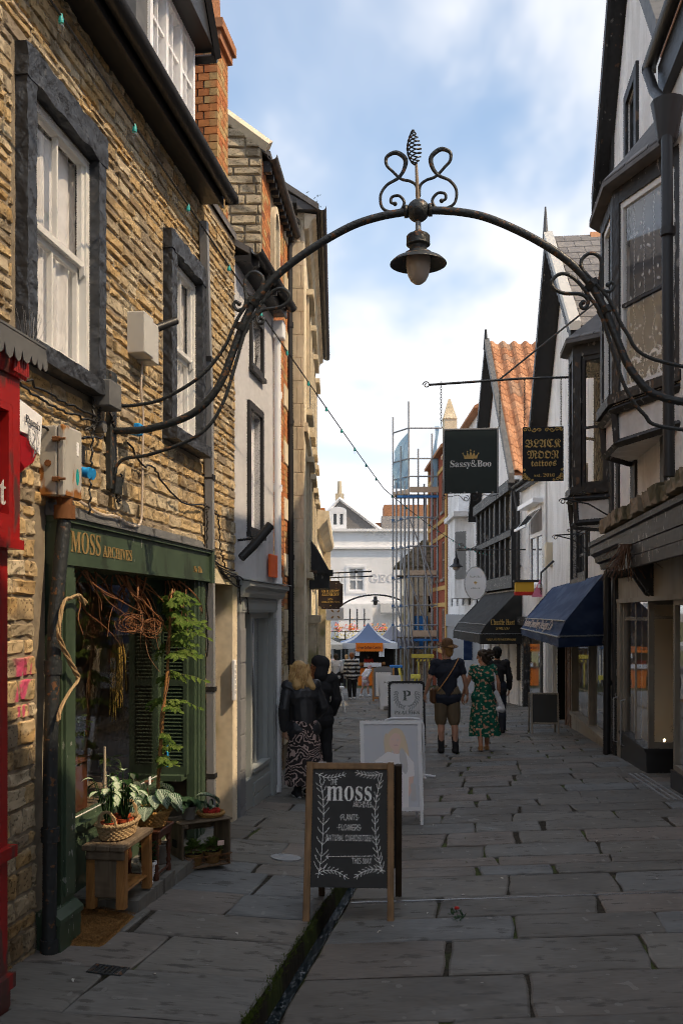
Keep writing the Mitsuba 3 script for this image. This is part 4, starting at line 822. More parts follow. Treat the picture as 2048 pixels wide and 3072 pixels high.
# oriel
def oriel(parent, s0, s1, sn, sf, o, oz, z0, z1, zr, lace=True, rngo=.9, near=True, name='oriel'):
    """canted oriel on the right-hand wall: near cant (sn->s0), front (s0->s1), far cant (s1->sf)"""
    pl = [(sn, oz), (s0, o), (s1, o), (sf, oz)]
    O = put(f'{parent}__{name}', [hull([(s, q, z) for s, q in pl for z in (z0 - .16, z0 - .04)] ), hull([(s, q * .9 + .1 * oz, z) for s, q in pl for z in (z0 - .5, z0 - .17)])], 'm_white', RF, label='canted oriel window with peeling black timbers' )
    put(O + '__edge_board', [tube([RF.p(s, q * .9 + .1 * oz, z0 - .5), RF.p(s, q * .97, z0 - .1)], .05, 4) for s, q in pl[1:3]] + [tube([RF.p(*a_, z0 - .12), RF.p(*b_, z0 - .12)], .055, 4) for a_, b_ in zip(pl, pl[1:])] + [tube([RF.p(a_[0], a_[1] * .9 + .1 * oz, z0 - .5), RF.p(b_[0], b_[1] * .9 + .1 * oz, z0 - .5)], .05, 4) for a_, b_ in zip(pl, pl[1:])], 'm_timber')
    roofp = [(s + (.12 if s > (s0 + s1) / 2 else -.12), q + .13) for s, q in pl]
    c = ((sn + sf) / 2, oz - .1)
    put(O + '__roof', hull([(s, q, z1 + .05) for s, q in roofp] + [(s, q, z1 + .10) for s, q in roofp] + [(c[0] - .3, c[1], zr), (c[0] + .3, c[1], zr)]), 'm_slate', RF, uv=np.array([.35, .5]))
    put(O + '__ceiling', hull([(s, q, z) for s, q in pl for z in (z1, z1 + .049)]), 'm_timber', RF)
    # slates of the oriel roof in courses over the facets
    for (a, b) in zip(roofp, roofp[1:]):
        a_, b_ = np.array([*a, z1 + .1]), np.array([*b, z1 + .1]); t_ = np.array([c[0], c[1], zr])
        for i in range(5):
            f0, f1 = i / 6, (i + 1.25) / 6
            qd = [a_ + (t_ - a_) * f0, b_ + (t_ - b_) * f0, b_ + (t_ - b_) * f1, a_ + (t_ - a_) * f1]
            nn = max(1, 3 - i // 2)
            for j in range(nn):
                w = lambda u, v: (qd[0] * (1 - u) + qd[1] * u) * (1 - v) + (qd[3] * (1 - u) + qd[2] * u) * v
                P4 = [w(j / nn + .01, 0), w((j + 1) / nn - .01, 0), w((j + 1) / nn - .01, 1), w(j / nn + .01, 1)]
                put(O + '__slate', hull([p + [0, 0, h] for p, h in zip(P4 * 2, (.012, .012, .004, .004, .03, .03, .016, .016))]), 'm_slate', RF, uv=np.array([rng.uniform(), rng.uniform()]))
    for qi, (a, b) in enumerate(zip(pl, pl[1:])):
        L = math.hypot(b[0] - a[0], b[1] - a[1]); d = np.array([b[0] - a[0], b[1] - a[1]]) / L; nrm = np.array([-d[1], d[0]])
        if nrm[1] < 0 and qi == 1: nrm = -nrm
        if qi == 0 and nrm[1] < 0: nrm = -nrm
        if qi == 2 and nrm[1] < 0: nrm = -nrm
        Fm = np.eye(4); Fm[:2, 0] = d; Fm[:2, 1] = nrm; Fm[:2, 3] = a; Fm = RF.m @ Fm
        pw = .13
        fr_ = [rough_box(0, pw, -.08, .012, z0, z1, rng), rough_box(L - pw, L, -.08, .012, z0, z1, rng), rough_box(pw, L - pw, -.08, .01, z1 - .14, z1, rng), rough_box(-.02, L + .02, -.08, .06, z0 - .06, z0 + .05, rng)]
        n_l = 1 if L < 1.6 else 2
        put(O + '__timber', fr_, 'm_timber', Fm)
        for i in range(n_l):
            x0, x1 = pw + (L - 2 * pw) * i / n_l, pw + (L - 2 * pw) * (i + 1) / n_l
            zz0, zz1 = z0 + .05, z1 - .14
            k = put(O + '__casement', panel(sbox(x0, zz0, x1, zz1).difference(sbox(x0 + .075, zz0 + .07, x1 - .05, zz1 - .07)), -.06, -.015), 'm_wpaint' if lace else 'm_timber', Fm)
            put(k + '__bar', rough_box(x0 + .05, x1 - .03, -.05, -.01, (zz0 + zz1) / 2 - .12, (zz0 + zz1) / 2 - .08, rng), 'm_timber', Fm)
            put(k + '__pane', TM([[x0 + .05, -.04, zz0 + .05], [x1 - .03, -.04, zz0 + .05], [x1 - .03, -.04, zz1 - .05], [x0 + .05, -.04, zz1 - .05]], [[0, 1, 2, 3]]), 'm_glass', Fm)
            put(k + '__dark_room', box(x0, x1, -.62, -.6, zz0, zz1), 'm_dark', Fm)  # near-black sheet, the unlit room's shade put into its colour
            if lace:
                # lace curtain: thin vertical folds, floral motifs and a scalloped hem, as strips of cloth
                lw_ = Leaves(); W = x1 - x0 - .1; H_ = zz1 - zz0 - .12
                for m_ in range(110):
                    xx, zz = x0 + .06 + W * rng.uniform(), zz0 + .1 + H_ * rng.uniform()
                    t = zz - zz0 - .1
                    if t < .5 or rng.uniform() < .5:
                        xx = x0 + .06 + W * (round((xx - x0) / W * 5) / 5) + rng.normal(0, .018) + .02 * math.sin(zz * 22)
                        lw_.add(rng.uniform(.035, .07), .034, [xx, -.11 + .008 * math.sin(xx * 90), zz], [rng.normal(), 0, rng.normal()], (0, 1, 0), n=3, fold=0, bend=.1)
                for m_ in range(5):
                    xx = x0 + .06 + W * (m_ + .5) / 5
                    for j in range(40): lw_.add(.05, .012, [xx + .012 * math.sin(j * .8), -.105, zz0 + .08 + H_ * j / 40], [math.sin(j * .9) * .5, 0, 1], (0, 1, 0), n=2, fold=0, bend=.1)
                    for j in range(12):
                        an = -math.pi * j / 11; lw_.add(.05, .03, [xx + W * .09 * math.cos(an), -.105, zz0 + .18 + .09 * math.sin(an)], [-math.sin(an), 0, math.cos(an)], (0, 1, 0), n=2, fold=0, bend=.1)
                        lw_.add(.06, .03, [xx + W * .05 * math.cos(an), -.105, zz0 + .3 + .1 * abs(math.sin(an))], [math.cos(an), 0, math.sin(an) + .4], (0, 1, 0), n=2, fold=0, bend=.1)
                lw_.put(k + '__lace_curtain', 'm_lace', fr=Fm, label='white lace curtain with flowers and scalloped hem')
                put(k + '__net', TM([[x0 + .05, -.12, zz0 + .12], [x1 - .03, -.12, zz0 + .12], [x1 - .03, -.12, zz1], [x0 + .05, -.12, zz1]], [[0, 1, 2, 3]]), 'm_sheer', Fm)
    return O
scene['m_sheer'] = {'type': 'principledthin', 'base_color': {'type': 'rgb', 'value': [.27, .27, .28]}, 'roughness': .6, 'diff_trans': 1.2, 'spec_trans': 0.0}
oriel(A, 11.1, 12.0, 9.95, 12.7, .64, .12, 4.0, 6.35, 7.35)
# mossy stone hood with dark timber cornice beneath
def hood(parent, s0, s1, z, o, n=12):
    ms = []
    for i in range(n):
        a, b = s0 + (s1 - s0) * i / n, s0 + (s1 - s0) * (i + 1) / n
        ms.append(rough_box(a + .006, b - .004, -.05, o + rng.uniform(-.04, .03), z + rng.uniform(0, .02), z + .13 + rng.uniform(0, .07), rng, .022))
    return ms
for m in hood(A, 7.6, 13.2, 2.62, .52, 13): put(A + '__hood_stone', m, 'm_mossstone', RF)
puts(A + '__cornice', [side(Polygon([(0, 2.2), (.28, 2.2), (.30, 2.28), (.36, 2.30), (.38, 2.38), (.44, 2.42), (.44, 2.52), (.47, 2.54), (.47, 2.60), (0, 2.60)]), 7.6, 14.5), *[box(7.6, 11.6, .44, .50 - .008 * (i % 2), 2.06 + .13 * i, 2.18 + .13 * i) for i in range(3)]], 'm_timber', RF)
put(A + '__corbel', [hull([(s + w, o, z) for w in (0, .07) for o, z in ((0, 2.2), (.36, 2.2), (.0, 1.75), (.08, 1.78))]) for s in (11.9, 12.15)], 'm_timber', RF)
put(A + '__modillion', [side(Polygon([(.05, 2.2), (.26, 2.2), (.26, 2.14), (.2, 2.08), (.05, 2.06)]), s, s + .06) for s in np.arange(12.4, 14.3, .16)], 'm_timber', RF)
# its shop: frieze, door recess, canted display window, dark plinth
S = thing('clothes_shop', 'cream framed clothes shop with a black plinth and door recess under the mossy hood', 'shop front')
put(S + '__frieze', [box(9.8, 14.5, -.3, .03, 1.72, 2.2), box(9.8, 14.5, .03, .06, 1.70, 1.76)], 'm_mcream', RF)
put(S + '__pilaster', [box(14.2, 14.5, -.2, .05, -1.2, 1.72)], 'm_mcream', RF)
puts(S + '__plinth', [box(12.32, 14.22, -.1, .04, -1.2, -.20), box(12.30, 12.36, -1.4, .04, -1.2, -.20), box(12.27, 14.22, -.1, .07, -.2, -.16), box(12.27, 12.36, -1.4, .07, -.2, -.16), box(9.8, 10.92, -.1, .04, -1.2, -.2)], 'm_black', RF)
put(S + '__window_frame', [box(12.30, 12.37, -.06, .01, -.16, 1.72), box(13.2, 13.25, -.06, .01, -.16, 1.72), box(14.12, 14.2, -.06, .01, -.16, 1.72), box(12.3, 14.2, -.06, .0, 1.45, 1.50),
    box(12.30, 12.34, -.34, -.30, -.16, 1.72), box(12.30, 12.34, -.78, -.74, -.16, 1.72), box(12.30, 12.34, -1.4, .0, 1.48, 1.52), box(12.30, 12.34, -1.4, .0, -.16, -.08), box(12.30, 12.34, -1.4, 0, 1.66, 1.72)], 'm_mcream', RF)
put(S + '__window_pane', [TM([[12.33, 0, -.16], [14.2, 0, -.16], [14.2, 0, 1.72], [12.33, 0, 1.72]], [[0, 1, 2, 3]])], 'm_glass', RF)
put(S + '__window_pane', [TM([[12.32, 0, -.16], [12.32, -1.4, -.16], [12.32, -1.4, 1.72], [12.32, 0, 1.72]], [[0, 1, 2, 3]])], 'm_glass', RF)
put(S + '__near_window', [panel(sbox(9.8, -.2, 10.92, 1.72).difference(sbox(9.86, -.14, 10.84, 1.64)), -.06, .01), box(10.84, 10.90, -1.2, -.06, -.2, 1.72), box(10.895, 10.905, -1.2, -.06, 1.4, 1.45)], 'm_mcream', RF)
put(S + '__near_pane', TM([[9.86, -.02, -.14], [10.84, -.02, -.14], [10.84, -.02, 1.64], [9.86, -.02, 1.64]], [[0, 1, 2, 3]]), 'm_glass', RF)
put(S + '__display_back', [box(13.3, 13.34, -1.6, -.1, -.2, 1.72), box(12.36, 13.3, -1.6, -1.55, -.2, 1.72), box(12.36, 14.2, -1.6, -.05, -.24, -.2)], 'm_cream', RF, label='warm cream display backing')
put(S + '__interior', [box(9.8, 14.3, -3, -2.95, -1.2, 2.2), box(9.8, 14.3, -3, -.3, 1.73, 1.76), box(9.8, 14.3, -3, .0, -1.0, -.62)], 'm_oldwood', RF)
put(S + '__door_handle', [tube([RF.p(14.35, .06, -.35), RF.p(14.35, .12, -.33), RF.p(14.35, .12, .30), RF.p(14.35, .06, .32)], .012, 6), tube([RF.p(13.9, .02, -.35), RF.p(13.9, .09, -.33), RF.p(13.9, .09, .30), RF.p(13.9, .02, .32)], .012, 6)], 'm_galv')
k = thing('mannequin', 'headless shop dummy in a blue dress behind the clothes shop window', 'mannequin')
MM = RF.m @ mv(12.75, -.78, 0)
put(k + '__body', lathe([(.02, 1.48), (.045, 1.46), (.05, 1.40), (.16, 1.33), (.17, 1.2), (.13, .98), (.17, .8), (.16, .7), (0, .7)], 16), 'm_cream', M=MM, smooth=True)
put(k + '__dress', lathe([(.14, 1.37), (.185, 1.3), (.18, 1.15), (.145, .98), (.19, .78), (.25, .35), (.30, .06)], 20), 'm_awnblue', M=MM, smooth=True)
put(k + '__stand', [tube([(0, 0, -.18), (0, 0, .75)], .014, 6), lathe([(.0, -.17), (.15, -.185), (.15, -.2), (0, -.2)], 16)], 'm_galv', M=MM)
k = thing('mannequin', 'second shop dummy in a bright blue skirt at the very edge of the picture', 'mannequin')
MM = RF.m @ mv(11.9, -1.35, 0)
put(k + '__body', lathe([(.02, 1.3), (.045, 1.26), (.15, 1.2), (.16, 1.05), (.12, .85), (.16, .65), (0, .6)], 16), 'm_black', M=MM, smooth=True)
put(k + '__dress', lathe([(.16, 1.18), (.17, 1.05), (.13, .85), (.2, .5), (.3, .0), (.32, -.3)], 20), 'm_blue', M=MM, smooth=True)
k = thing('potted_plant', 'leafy plant in an orange pot inside the clothes shop window', 'plant')
MM = RF.m @ mv(12.62, -.52, -.2)
put(k + '__pot', lathe([(0, 0), (.10, 0), (.13, .22), (.14, .25), (.12, .25), (0, .22)], 18), 'm_amber', M=MM, smooth=30)
LV = Leaves()
for i in range(60):
    a = rng.uniform(0, 6.28); LV.add(rng.uniform(.12, .26), .035, [0, 0, .24 + rng.uniform(0, .06)], [math.cos(a), math.sin(a), rng.uniform(.1, .9)], bend=.8)
LV.put(k + '__leaves', 'm_darkleaf', M=MM) if False else put(k + '__leaves', TM(np.vstack(LV.v), np.vstack(LV.f)), 'm_darkleaf', M=MM, uv=np.vstack(LV.uv))
k = thing('spotlight', 'small lit spotlight on the floor of the clothes shop window', 'lamp')
put(k + '__can', tube([RF.p(12.5, -.22, -.16), RF.p(12.52, -.23, -.08)], .03, 10), 'm_black')
scene[k + '__bulb'] = {**mikit.ply(sphere(.016, RF.p(12.45, -.21, -.07), 1), 'm_upvc'), 'e': {'type': 'area', 'radiance': {'type': 'rgb', 'value': [14, 10, 5.5]}}}; TAKEN.add(k + '__bulb')
k = thing('dried_bunch', 'bunch of dark dried twigs hanging under the hood at the right edge', 'dried plant')
for i in range(70):
    a = rng.normal(0, .16); p0 = RF.p(10.75, .55, 2.32); p1 = p0 + [a, rng.normal(0, .1), -rng.uniform(.15, .42)]
    put(k + '__twig', tube([p0 + [a * .2, 0, 0], (p0 + p1) / 2 + rng.normal(0, .02, 3), p1], .004, 4), 'm_brown')
k = thing('door_track', 'metal floor track of the clothes shop shutter in the paving', 'track')
put(k, [box(10.2, 12.2, o, o + .03, -.02, .012) for o in (.05, .12, .19)], 'm_galv', M=np.eye(4), fr=None) if False else put(k, [hull([RF.p(s, o + w, float(zg(*RF.p(s, o, 0)[:2])) + h) for s in (10.0, 12.25) for w in (0, .03) for h in (-.02, .010)]) for o in (.10, .17, .24)], 'm_galv')
# ---------------------------------------------------------------- white house with the blue awning
B = thing('white_gable_house', 'white rendered house with a slate roof, carved bargeboard gable and blue awning shop', 'house')
B0, B1 = 14.5, 26.0
bw = [(18.2, 2.25, 20.3, 4.2), (18.6, 5.5, 20.6, 6.7), (14.95, -.95, 20.3, 1.15), (21.2, -1.4, 25.7, 1.1)]
put(B + '__wall', [panel(Polygon([(B0, -1.8), (B1, -1.8), (B1, 6.6), (21.6, 9.75), (17.1, 6.6), (B0, 5.9)]).difference(rects(*bw)), -.3, .0), box(B1 - .3, B1, -6, -.3, -1.8, 6.6), box(B0, B1, -6.2, -6, -1.8, 7), box(B0, B0 + .15, -6, -.3, -1.8, 5.9)], 'm_white', RF)
put(B + '__roof', [hull([(s, o, z + h) for s, z in ((16.8, 6.45), (21.6, 9.85)) for o in (-6, .42) for h in (0, .05)]), hull([(s, o, z + h) for s, z in ((26.4, 6.45), (21.6, 9.85)) for o in (-6, .42) for h in (0, .05)]), side(Polygon([(.1, 5.88), (.1, 5.95), (-6, 8), (-6, 7.9)]), B0, 17.4)], 'm_slate', RF, uv=np.array([.6, .5]))
for r in range(13):
    for c in range(9):
        t0, t1 = r / 13, (r + 1.1) / 13; o0 = .42 - .36 * c - (.18 if r % 2 else 0); o1 = o0 - .35
        piece(B + '__roof', 'slate', hull([(16.8 + 4.8 * t, o, 6.5 + 3.4 * t + h) for t, h0 in ((t0, .03), (t1, .012)) for o in (o0, o1) for h in (h0, h0 + .014)]), 'm_slate', RF, np.array([rng.uniform(.4, 1), rng.uniform()]), [0, 16 + r, 0])
flush(200, B + '__roof')
put(B + '__ridge_tile', [hull([(21.6 + w, o, 9.88 + h) for o in (-1 - .5 * i, -.52 - .5 * i) for w, h in ((-.16, -.06), (.16, -.06), (0, .12))]) for i in range(6)], 'm_tile', RF, uv=np.array([.7, .2]))
def barge(sa, za, sb, zb, o, d, n=14):
    """bargeboard with a wavy lower edge, from foot a to apex b"""
    t = np.linspace(0, 1, n * 6); up = [(sa + (sb - sa) * q, za + (zb - za) * q) for q in (0, 1)]
    lo = [(sa + (sb - sa) * q, za + (zb - za) * q - d - .07 * abs(math.sin(q * n * math.pi))) for q in t[::-1]]
    return panel(Polygon(up + lo).buffer(0), o, o + .05)
put(B + '__bargeboard', [barge(16.7, 6.5, 21.6, 9.95, .42, .25), barge(26.5, 6.5, 21.6, 9.95, .42, .34)], 'm_timber', RF, label='carved black bargeboards')
put(B + '__verge_board', [hull([(s, o, z + h) for s, z in ((16.66, 6.42), (21.6, 9.9)) for o in (.30, .49) for h in (0, .16)])], 'm_wpaint2', RF)
put(B + '__soffit', [hull([(s, o, z + h) for s, z in ((16.9, 6.35), (21.6, 9.7)) for o in (.02, .42) for h in (0, .03)]), hull([(s, o, z + h) for s, z in ((26.3, 6.35), (21.6, 9.7)) for o in (.02, .42) for h in (0, .03)])], 'm_black', RF)
put(B + '__finial', tube([RF.p(21.6, .45, 9.9), RF.p(21.6, .45, 10.6)], [.07, .02], 6), 'm_lead')
for i, (a, b, c, d) in enumerate(bw[:2]):
    k = sash(B, RF, a, c, b, d, -.06, cols=3, rows=4 if i == 0 else 2, mat='m_timber' if i == 0 else 'm_wpaint2', w=.1, bar=.05, glass='m_pane', split=i == 0, pane_parts=True)
    put(k + '__surround', panel(sbox(a - .16, b - .14, c + .16, d + .14).difference(sbox(a, b, c, d)), -.1, .05), 'm_timber', RF)
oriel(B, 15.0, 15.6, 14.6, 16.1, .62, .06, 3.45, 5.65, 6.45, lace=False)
S = thing('blue_awning_shop', 'jewellery shop with cream window frames and folded lattice gate under the blue awning', 'shop front')
put(S + '__window_frame', [panel(sbox(14.95, -.95, 20.3, 1.15).difference(rects((15.05, -.5, 17.6, 1.05), (17.7, -.5, 20.2, 1.05))), -.12, .04), box(14.95, 20.3, -.1, .08, -.55, -.48), box(14.9, 20.3, -.1, .03, -1.8, -.95)], 'm_mcream', RF)
put(S + '__window_pane', [TM([[15.0, -.03, -.55], [17.65, -.03, -.55], [17.65, -.03, 1.1], [15.0, -.03, 1.1]], [[0, 1, 2, 3]])], 'm_shopglass', RF)
put(S + '__window_pane', [TM([[17.66, -.03, -.55], [20.25, -.03, -.55], [20.25, -.03, 1.1], [17.66, -.03, 1.1]], [[0, 1, 2, 3]])], 'm_shopglass', RF)
put(S + '__lattice_gate', [box(20.4 + .07 * i, 20.43 + .07 * i, .0, .03, -1.4, 1.1) for i in range(12)] + [box(20.35, 20.4, -.1, .06, -1.5, 1.1), box(21.22, 21.3, -.1, .06, -1.5, 1.1)], 'm_brown2', RF)
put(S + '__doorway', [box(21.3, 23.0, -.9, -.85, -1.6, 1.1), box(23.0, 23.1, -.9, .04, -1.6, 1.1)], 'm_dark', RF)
put(S + '__far_window', [panel(sbox(23.1, -1.4, 25.7, 1.1).difference(sbox(23.2, -.8, 25.6, 1.0)), -.1, .04), box(24.4, 24.48, -.1, .03, -.8, 1.0)], 'm_wpaint', RF)
put(S + '__far_pane', TM([[23.15, -.04, -.85], [25.65, -.04, -.85], [25.65, -.04, 1.05], [23.15, -.04, 1.05]], [[0, 1, 2, 3]]), 'm_shopglass', RF)
put(S + '__interior', [box(14.7, 26, -2.2, -2.15, -1.8, 1.3), box(14.7, 26, -2.2, -.3, 1.2, 1.3), box(14.9, 21.2, -2.2, -.2, -.75, -.6)], 'm_oldwood', RF)
put(S + '__downpipe', [rough_box(14.42, 14.92, -.05, .10, -1.3, 2.2, rng), tube([RF.p(14.72, .17, 2.1), RF.p(14.75, .17, -.62)], .06, 10)], 'm_black', RF if False else None, M=None) if False else None
put(S + '__corner_post', rough_box(14.50, 14.92, -.05, .08, -1.3, 2.3, rng), 'm_timber', RF)
put(S + '__drainpipe', pipe([RF.p(14.74, .15, 2.2), RF.p(14.78, .15, .8), RF.p(14.80, .15, -.60)], .055, [RF.p(14.78, .15, .5)]), 'm_black', smooth=40)
# awnings
def awning(key, fr, b0, b1, f0, f1, zt, zb, o, mat, zbk=None, trim='m_galv', val=.16):
    """hooped shop blind: back edge on the wall, sloping top, front, closed sides, short valance"""
    zm = zb + .33 * (zt - zb); om = o * .86
    prof = [(.02, zt), (om, zm + .02), (o, zb + val)]
    L = [np.array([[b0 + (f0 - b0) * (q / o), q, z] for q, z in prof]), np.array([[b1 + (f1 - b1) * (q / o), q, z] for q, z in prof])]
    bot = [np.array([b0, .02, zb + val]), np.array([b1, .02, zb + val])]
    for i in range(2):
        put(f'{key}__canvas', sag(L[0][i], L[1][i], L[1][i + 1], L[0][i + 1]), mat, fr)
    for j in (0, 1):
        V = np.vstack([L[j], bot[j]]); put(f'{key}__side', TM(np.vstack([V, V + [0.004, 0, 0]]), [[0, 1, 2], [0, 2, 3], [4, 5, 6], [4, 6, 7]]), mat, fr)
        vv = np.array([bot[j], L[j][2], L[j][2] - [0, 0, val], bot[j] - [0, 0, val]]); put(f'{key}__valance', TM(vv, [[0, 1, 2, 3]]), mat, fr)
    n = 40; t = np.linspace(0, 1, n); a = L[0][2] + (L[1][2] - L[0][2]) * t[:, None]; b = a - np.stack([0 * t, 0 * t, val * (1 - .08 * np.abs(np.sin(t * 20)))], 1); b[:, 1] += .01 * np.sin(t * 30)
    put(f'{key}__valance', TM(np.vstack([a, b]), [[i, i + 1, n + i + 1, n + i] for i in range(n - 1)]), mat, fr)
    W = lambda p: fr.m[:3, :3] @ p + fr.m[:3, 3]
    put(f'{key}__piping', [tube([W(L[0][i] + [0, .006, .004]), W(L[1][i] + [0, .006, .004])], .011, 5) for i in (1, 2)], trim)
    put(f'{key}__frame', [tube([W(bot[j] + [0, 0, .01]), W(L[j][2] + [0, 0, .01])], .015, 5) for j in (0, 1)] + [tube([W(L[0][2] - [0, .01, 0]), W(L[1][2] - [0, .01, 0])], .015, 5)], 'm_galv')
def sag(a, b, c, d, n=12, m=6, k=.055):
    u, v = np.meshgrid(np.linspace(0, 1, n), np.linspace(0, 1, m)); V = []
    for U, W in zip(u.ravel(), v.ravel()):
        p = (a * (1 - U) + b * U) * (1 - W) + (d * (1 - U) + c * U) * W; p = p - np.array([0, .4, 1]) * k * (np.sin(np.pi * W) * (.4 + .6 * abs(np.sin(U * np.pi * 4)))); V.append(p)
    return TM(V, [[i * n + j, i * n + j + 1, (i + 1) * n + j + 1, (i + 1) * n + j] for i in range(m - 1) for j in range(n - 1)])
k = thing('blue_awning', 'navy blue canvas awning with pale lettering over the jewellery shop', 'awning')
awning(k, RF, 16.0, 24.6, 15.0, 23.6, 2.2, 1.02, .85, 'm_awnblue')
tm = text('National Jewellery Design Co', .16, .004, 'serif', width=6.6); v = np.array(tm.vertices)
q_ = np.stack([23.2 - v[:, 0], np.full(len(v), 0.0), 0 * v[:, 0]], 1); sl = (.73 + (v[:, 1]) * -.0)
zz = 1.2 + .06 + v[:, 1]; oo = .85 - (zz - 1.18) / (1.43 - 1.18) * (.85 - .731) + .012 + v[:, 2]
put(k + '__lettering', TM(np.stack([23.2 - v[:, 0], oo, zz], 1), tm.faces), 'm_peach', RF)
# ---------------------------------------------------------------- narrow white house, black timbered house, pale house: they stand in a line parallel to the view
EF = Fr((5.5, 0), (0.0, 1), False)
E_ = thing('narrow_white_house', 'narrow white house with an open top-hung window between the two gables', 'house')
put(E_ + '__wall', [panel(sbox(26.1, -2, 29.5, 5.4).difference(rects((26.5, 2.35, 28.4, 4.55), (26.4, -1.9, 29.2, 1.2))), -.3, .0), box(26.1, 29.5, -5, -4.8, -2, 7), box(29.2, 29.5, -5, -.3, -2, 5.4)], 'm_white', EF)
put(E_ + '__roof', [side(Polygon([(.2, 5.4), (.2, 5.46), (-5, 8.4), (-5, 8.3)]), 26.1, 29.5)], 'm_tile', EF, uv=np.array([.5, .4]))
put(E_ + '__gutter', [gutter(26.1, 29.5, .26, 5.4, .07), box(26.1, 29.5, 0, .2, 5.25, 5.36)], 'm_black', EF, smooth=40)
k = put(E_ + '__window', [panel(sbox(26.5, 2.35, 28.4, 4.55).difference(rects((26.62, 2.47, 28.28, 3.72), (26.62, 3.84, 28.28, 4.45))), -.1, -.02), box(27.4, 27.5, -.1, -.03, 2.4, 3.8), box(26.3, 28.6, .0, .3, 4.58, 4.70), box(26.4, 28.5, -.1, .12, 2.25, 2.35)], 'm_upvc', EF, label='white window with its top light propped open')
put(k + '__pane', box(26.6, 28.3, -.07, -.06, 2.45, 3.75), 'm_pane', EF)
put(k + '__vent', [hull([(s, o, z) for s in (26.62, 26.72) for o, z in ((.0, 4.48), (.03, 4.45), (.42, 3.98), (.45, 3.95))]), hull([(s, o, z) for s in (28.18, 28.28) for o, z in ((.0, 4.48), (.03, 4.45), (.42, 3.98), (.45, 3.95))]), box(26.62, 28.28, .40, .46, 3.93, 4.0), box(26.62, 28.28, -.01, .04, 4.44, 4.5)], 'm_upvc', EF)
put(k + '__vent_pane', hull([(s, o, z) for s in (26.7, 28.2) for o, z in ((.02, 4.46), (.025, 4.465), (.42, 3.97), (.425, 3.975))]), 'm_pane', EF)
put(E_ + '__shop', [box(26.4, 29.2, -1.2, -1.15, -1.9, 1.2), box(26.4, 26.6, -.2, .05, -1.9, 1.2), box(29.0, 29.2, -.2, .05, -1.9, 1.2), box(26.4, 29.2, -.1, .2, 1.2, 1.45)], 'm_timber', EF)
put(E_ + '__shop_pane', box(26.6, 29.0, -.06, -.05, -1.2, 1.1), 'm_shopglass', EF)
k = thing('lantern_sign', 'small lit yellow and red box sign over the shop beside the blue awning', 'sign')
put(k + '__box', [cbox(26.8, 26.95, .17, .68, 2.06, 2.42)], 'm_amber', EF); put(k + '__band', [box(26.79, 26.96, .165, .685, 2.05, 2.15)], 'm_redcloth', EF); put(k + '__cap', box(26.75, 27.0, .0, .72, 2.42, 2.48), 'm_black', EF)
k = thing('red_pennant', 'little red and white pennant beside the yellow box sign', 'flag')
put(k, hull([(26.5, .0, 2.0), (26.5, .3, 2.0), (26.52, .05, 2.5), (26.52, .0, 2.0)]), 'm_pink', EF)
k = thing('burglar_alarm', 'cream alarm box with a black bracket on the white gable house', 'alarm box')
put(k + '__box', cbox(24.6, 25.1, .0, .16, 2.75, 3.35), 'm_cream', RF); put(k + '__arm', [tube([RF.p(24.2, .02, 2.85), RF.p(23.9, .35, 2.55), RF.p(23.9, .35, 2.0)], [.03, .025, .012], 6)], 'm_black')
C = thing('black_timber_house', 'house of black timbered windows under a steep orange pantile gable roof', 'house')
put(C + '__wall', [panel(Polygon([(29.5, -2.4), (38, -2.4), (38, 5.9), (34.2, 10.6), (29.9, 5.9), (29.5, 5.9)]), -.3, .0), box(37.7, 38, -6, -.3, -2.4, 5.9), box(29.5, 38, -6.2, -6, -2.4, 5.9)], 'm_white', EF)
put(C + '__roof', [hull([(s, o, z + h) for s, z in ((29.4, 5.75), (34.2, 11.0)) for o in (-6, .3) for h in (0, .05)]), hull([(s, o, z + h) for s, z in ((38.4, 5.75), (34.2, 11.0)) for o in (-6, .3) for h in (0, .05)])], 'm_tile', EF, uv=np.array([.4, .3]))
for r in range(18):
    for c in range(7):
        t0, t1 = r / 18, (r + 1.1) / 18; u = np.linspace(0, 1, 6); o = .3 - .4 * c - .42 * u; w_ = .06 * np.sin(u * 2 * np.pi)
        V = np.vstack([np.stack([29.35 + 4.85 * t + 0 * u - w_ * .5, o, 5.84 + 5.25 * t + w_ + h + 0 * u], 1) for t, h in ((t0, .07), (t1, .03))]); V = np.vstack([V, V + [.0, 0, -.05]])
        piece(C + '__roof', 'pantile', TM(V, [[i, i + 1, 7 + i, 6 + i] for i in range(5)] + [[12 + i, 13 + i, 1 + i, i] for i in range(5)]), 'm_tile', EF, np.array([rng.uniform(), rng.uniform(0, .9)]), [0, 30 + r, 0])
flush(140, C + '__roof')
put(C + '__bargeboard', [hull([(s, o, z + h) for s, z in ((29.2, 5.5), (34.2, 11.0)) for o in (.28, .45) for h in (0, .3)])], 'm_lead', EF)
put(C + '__bargeboard', [hull([(s, o, z + h) for s, z in ((38.6, 5.5), (34.2, 11.0)) for o in (.02, .45) for h in (-.3, .05)]), tube([EF.p(34.2, .4, 10.9), EF.p(34.2, .4, 11.6)], [.1, .04], 6).apply_transform(np.linalg.inv(EF.m))], 'm_black', EF)
put(C + '__timber_front', [box(29.9, 37.9, .0, .25, 2.35, 2.75), box(29.9, 37.9, 0, .35, 5.35, 5.7), box(29.9, 37.9, .0, .28, 3.95, 4.15)] + [box(30 + 1.1 * i, 30.25 + 1.1 * i, 0, .22, 2.75, 5.35) for i in range(8)] + [box(29.88, 30.0, -.4, .25, 2.35, 5.5)], 'm_timber', EF)
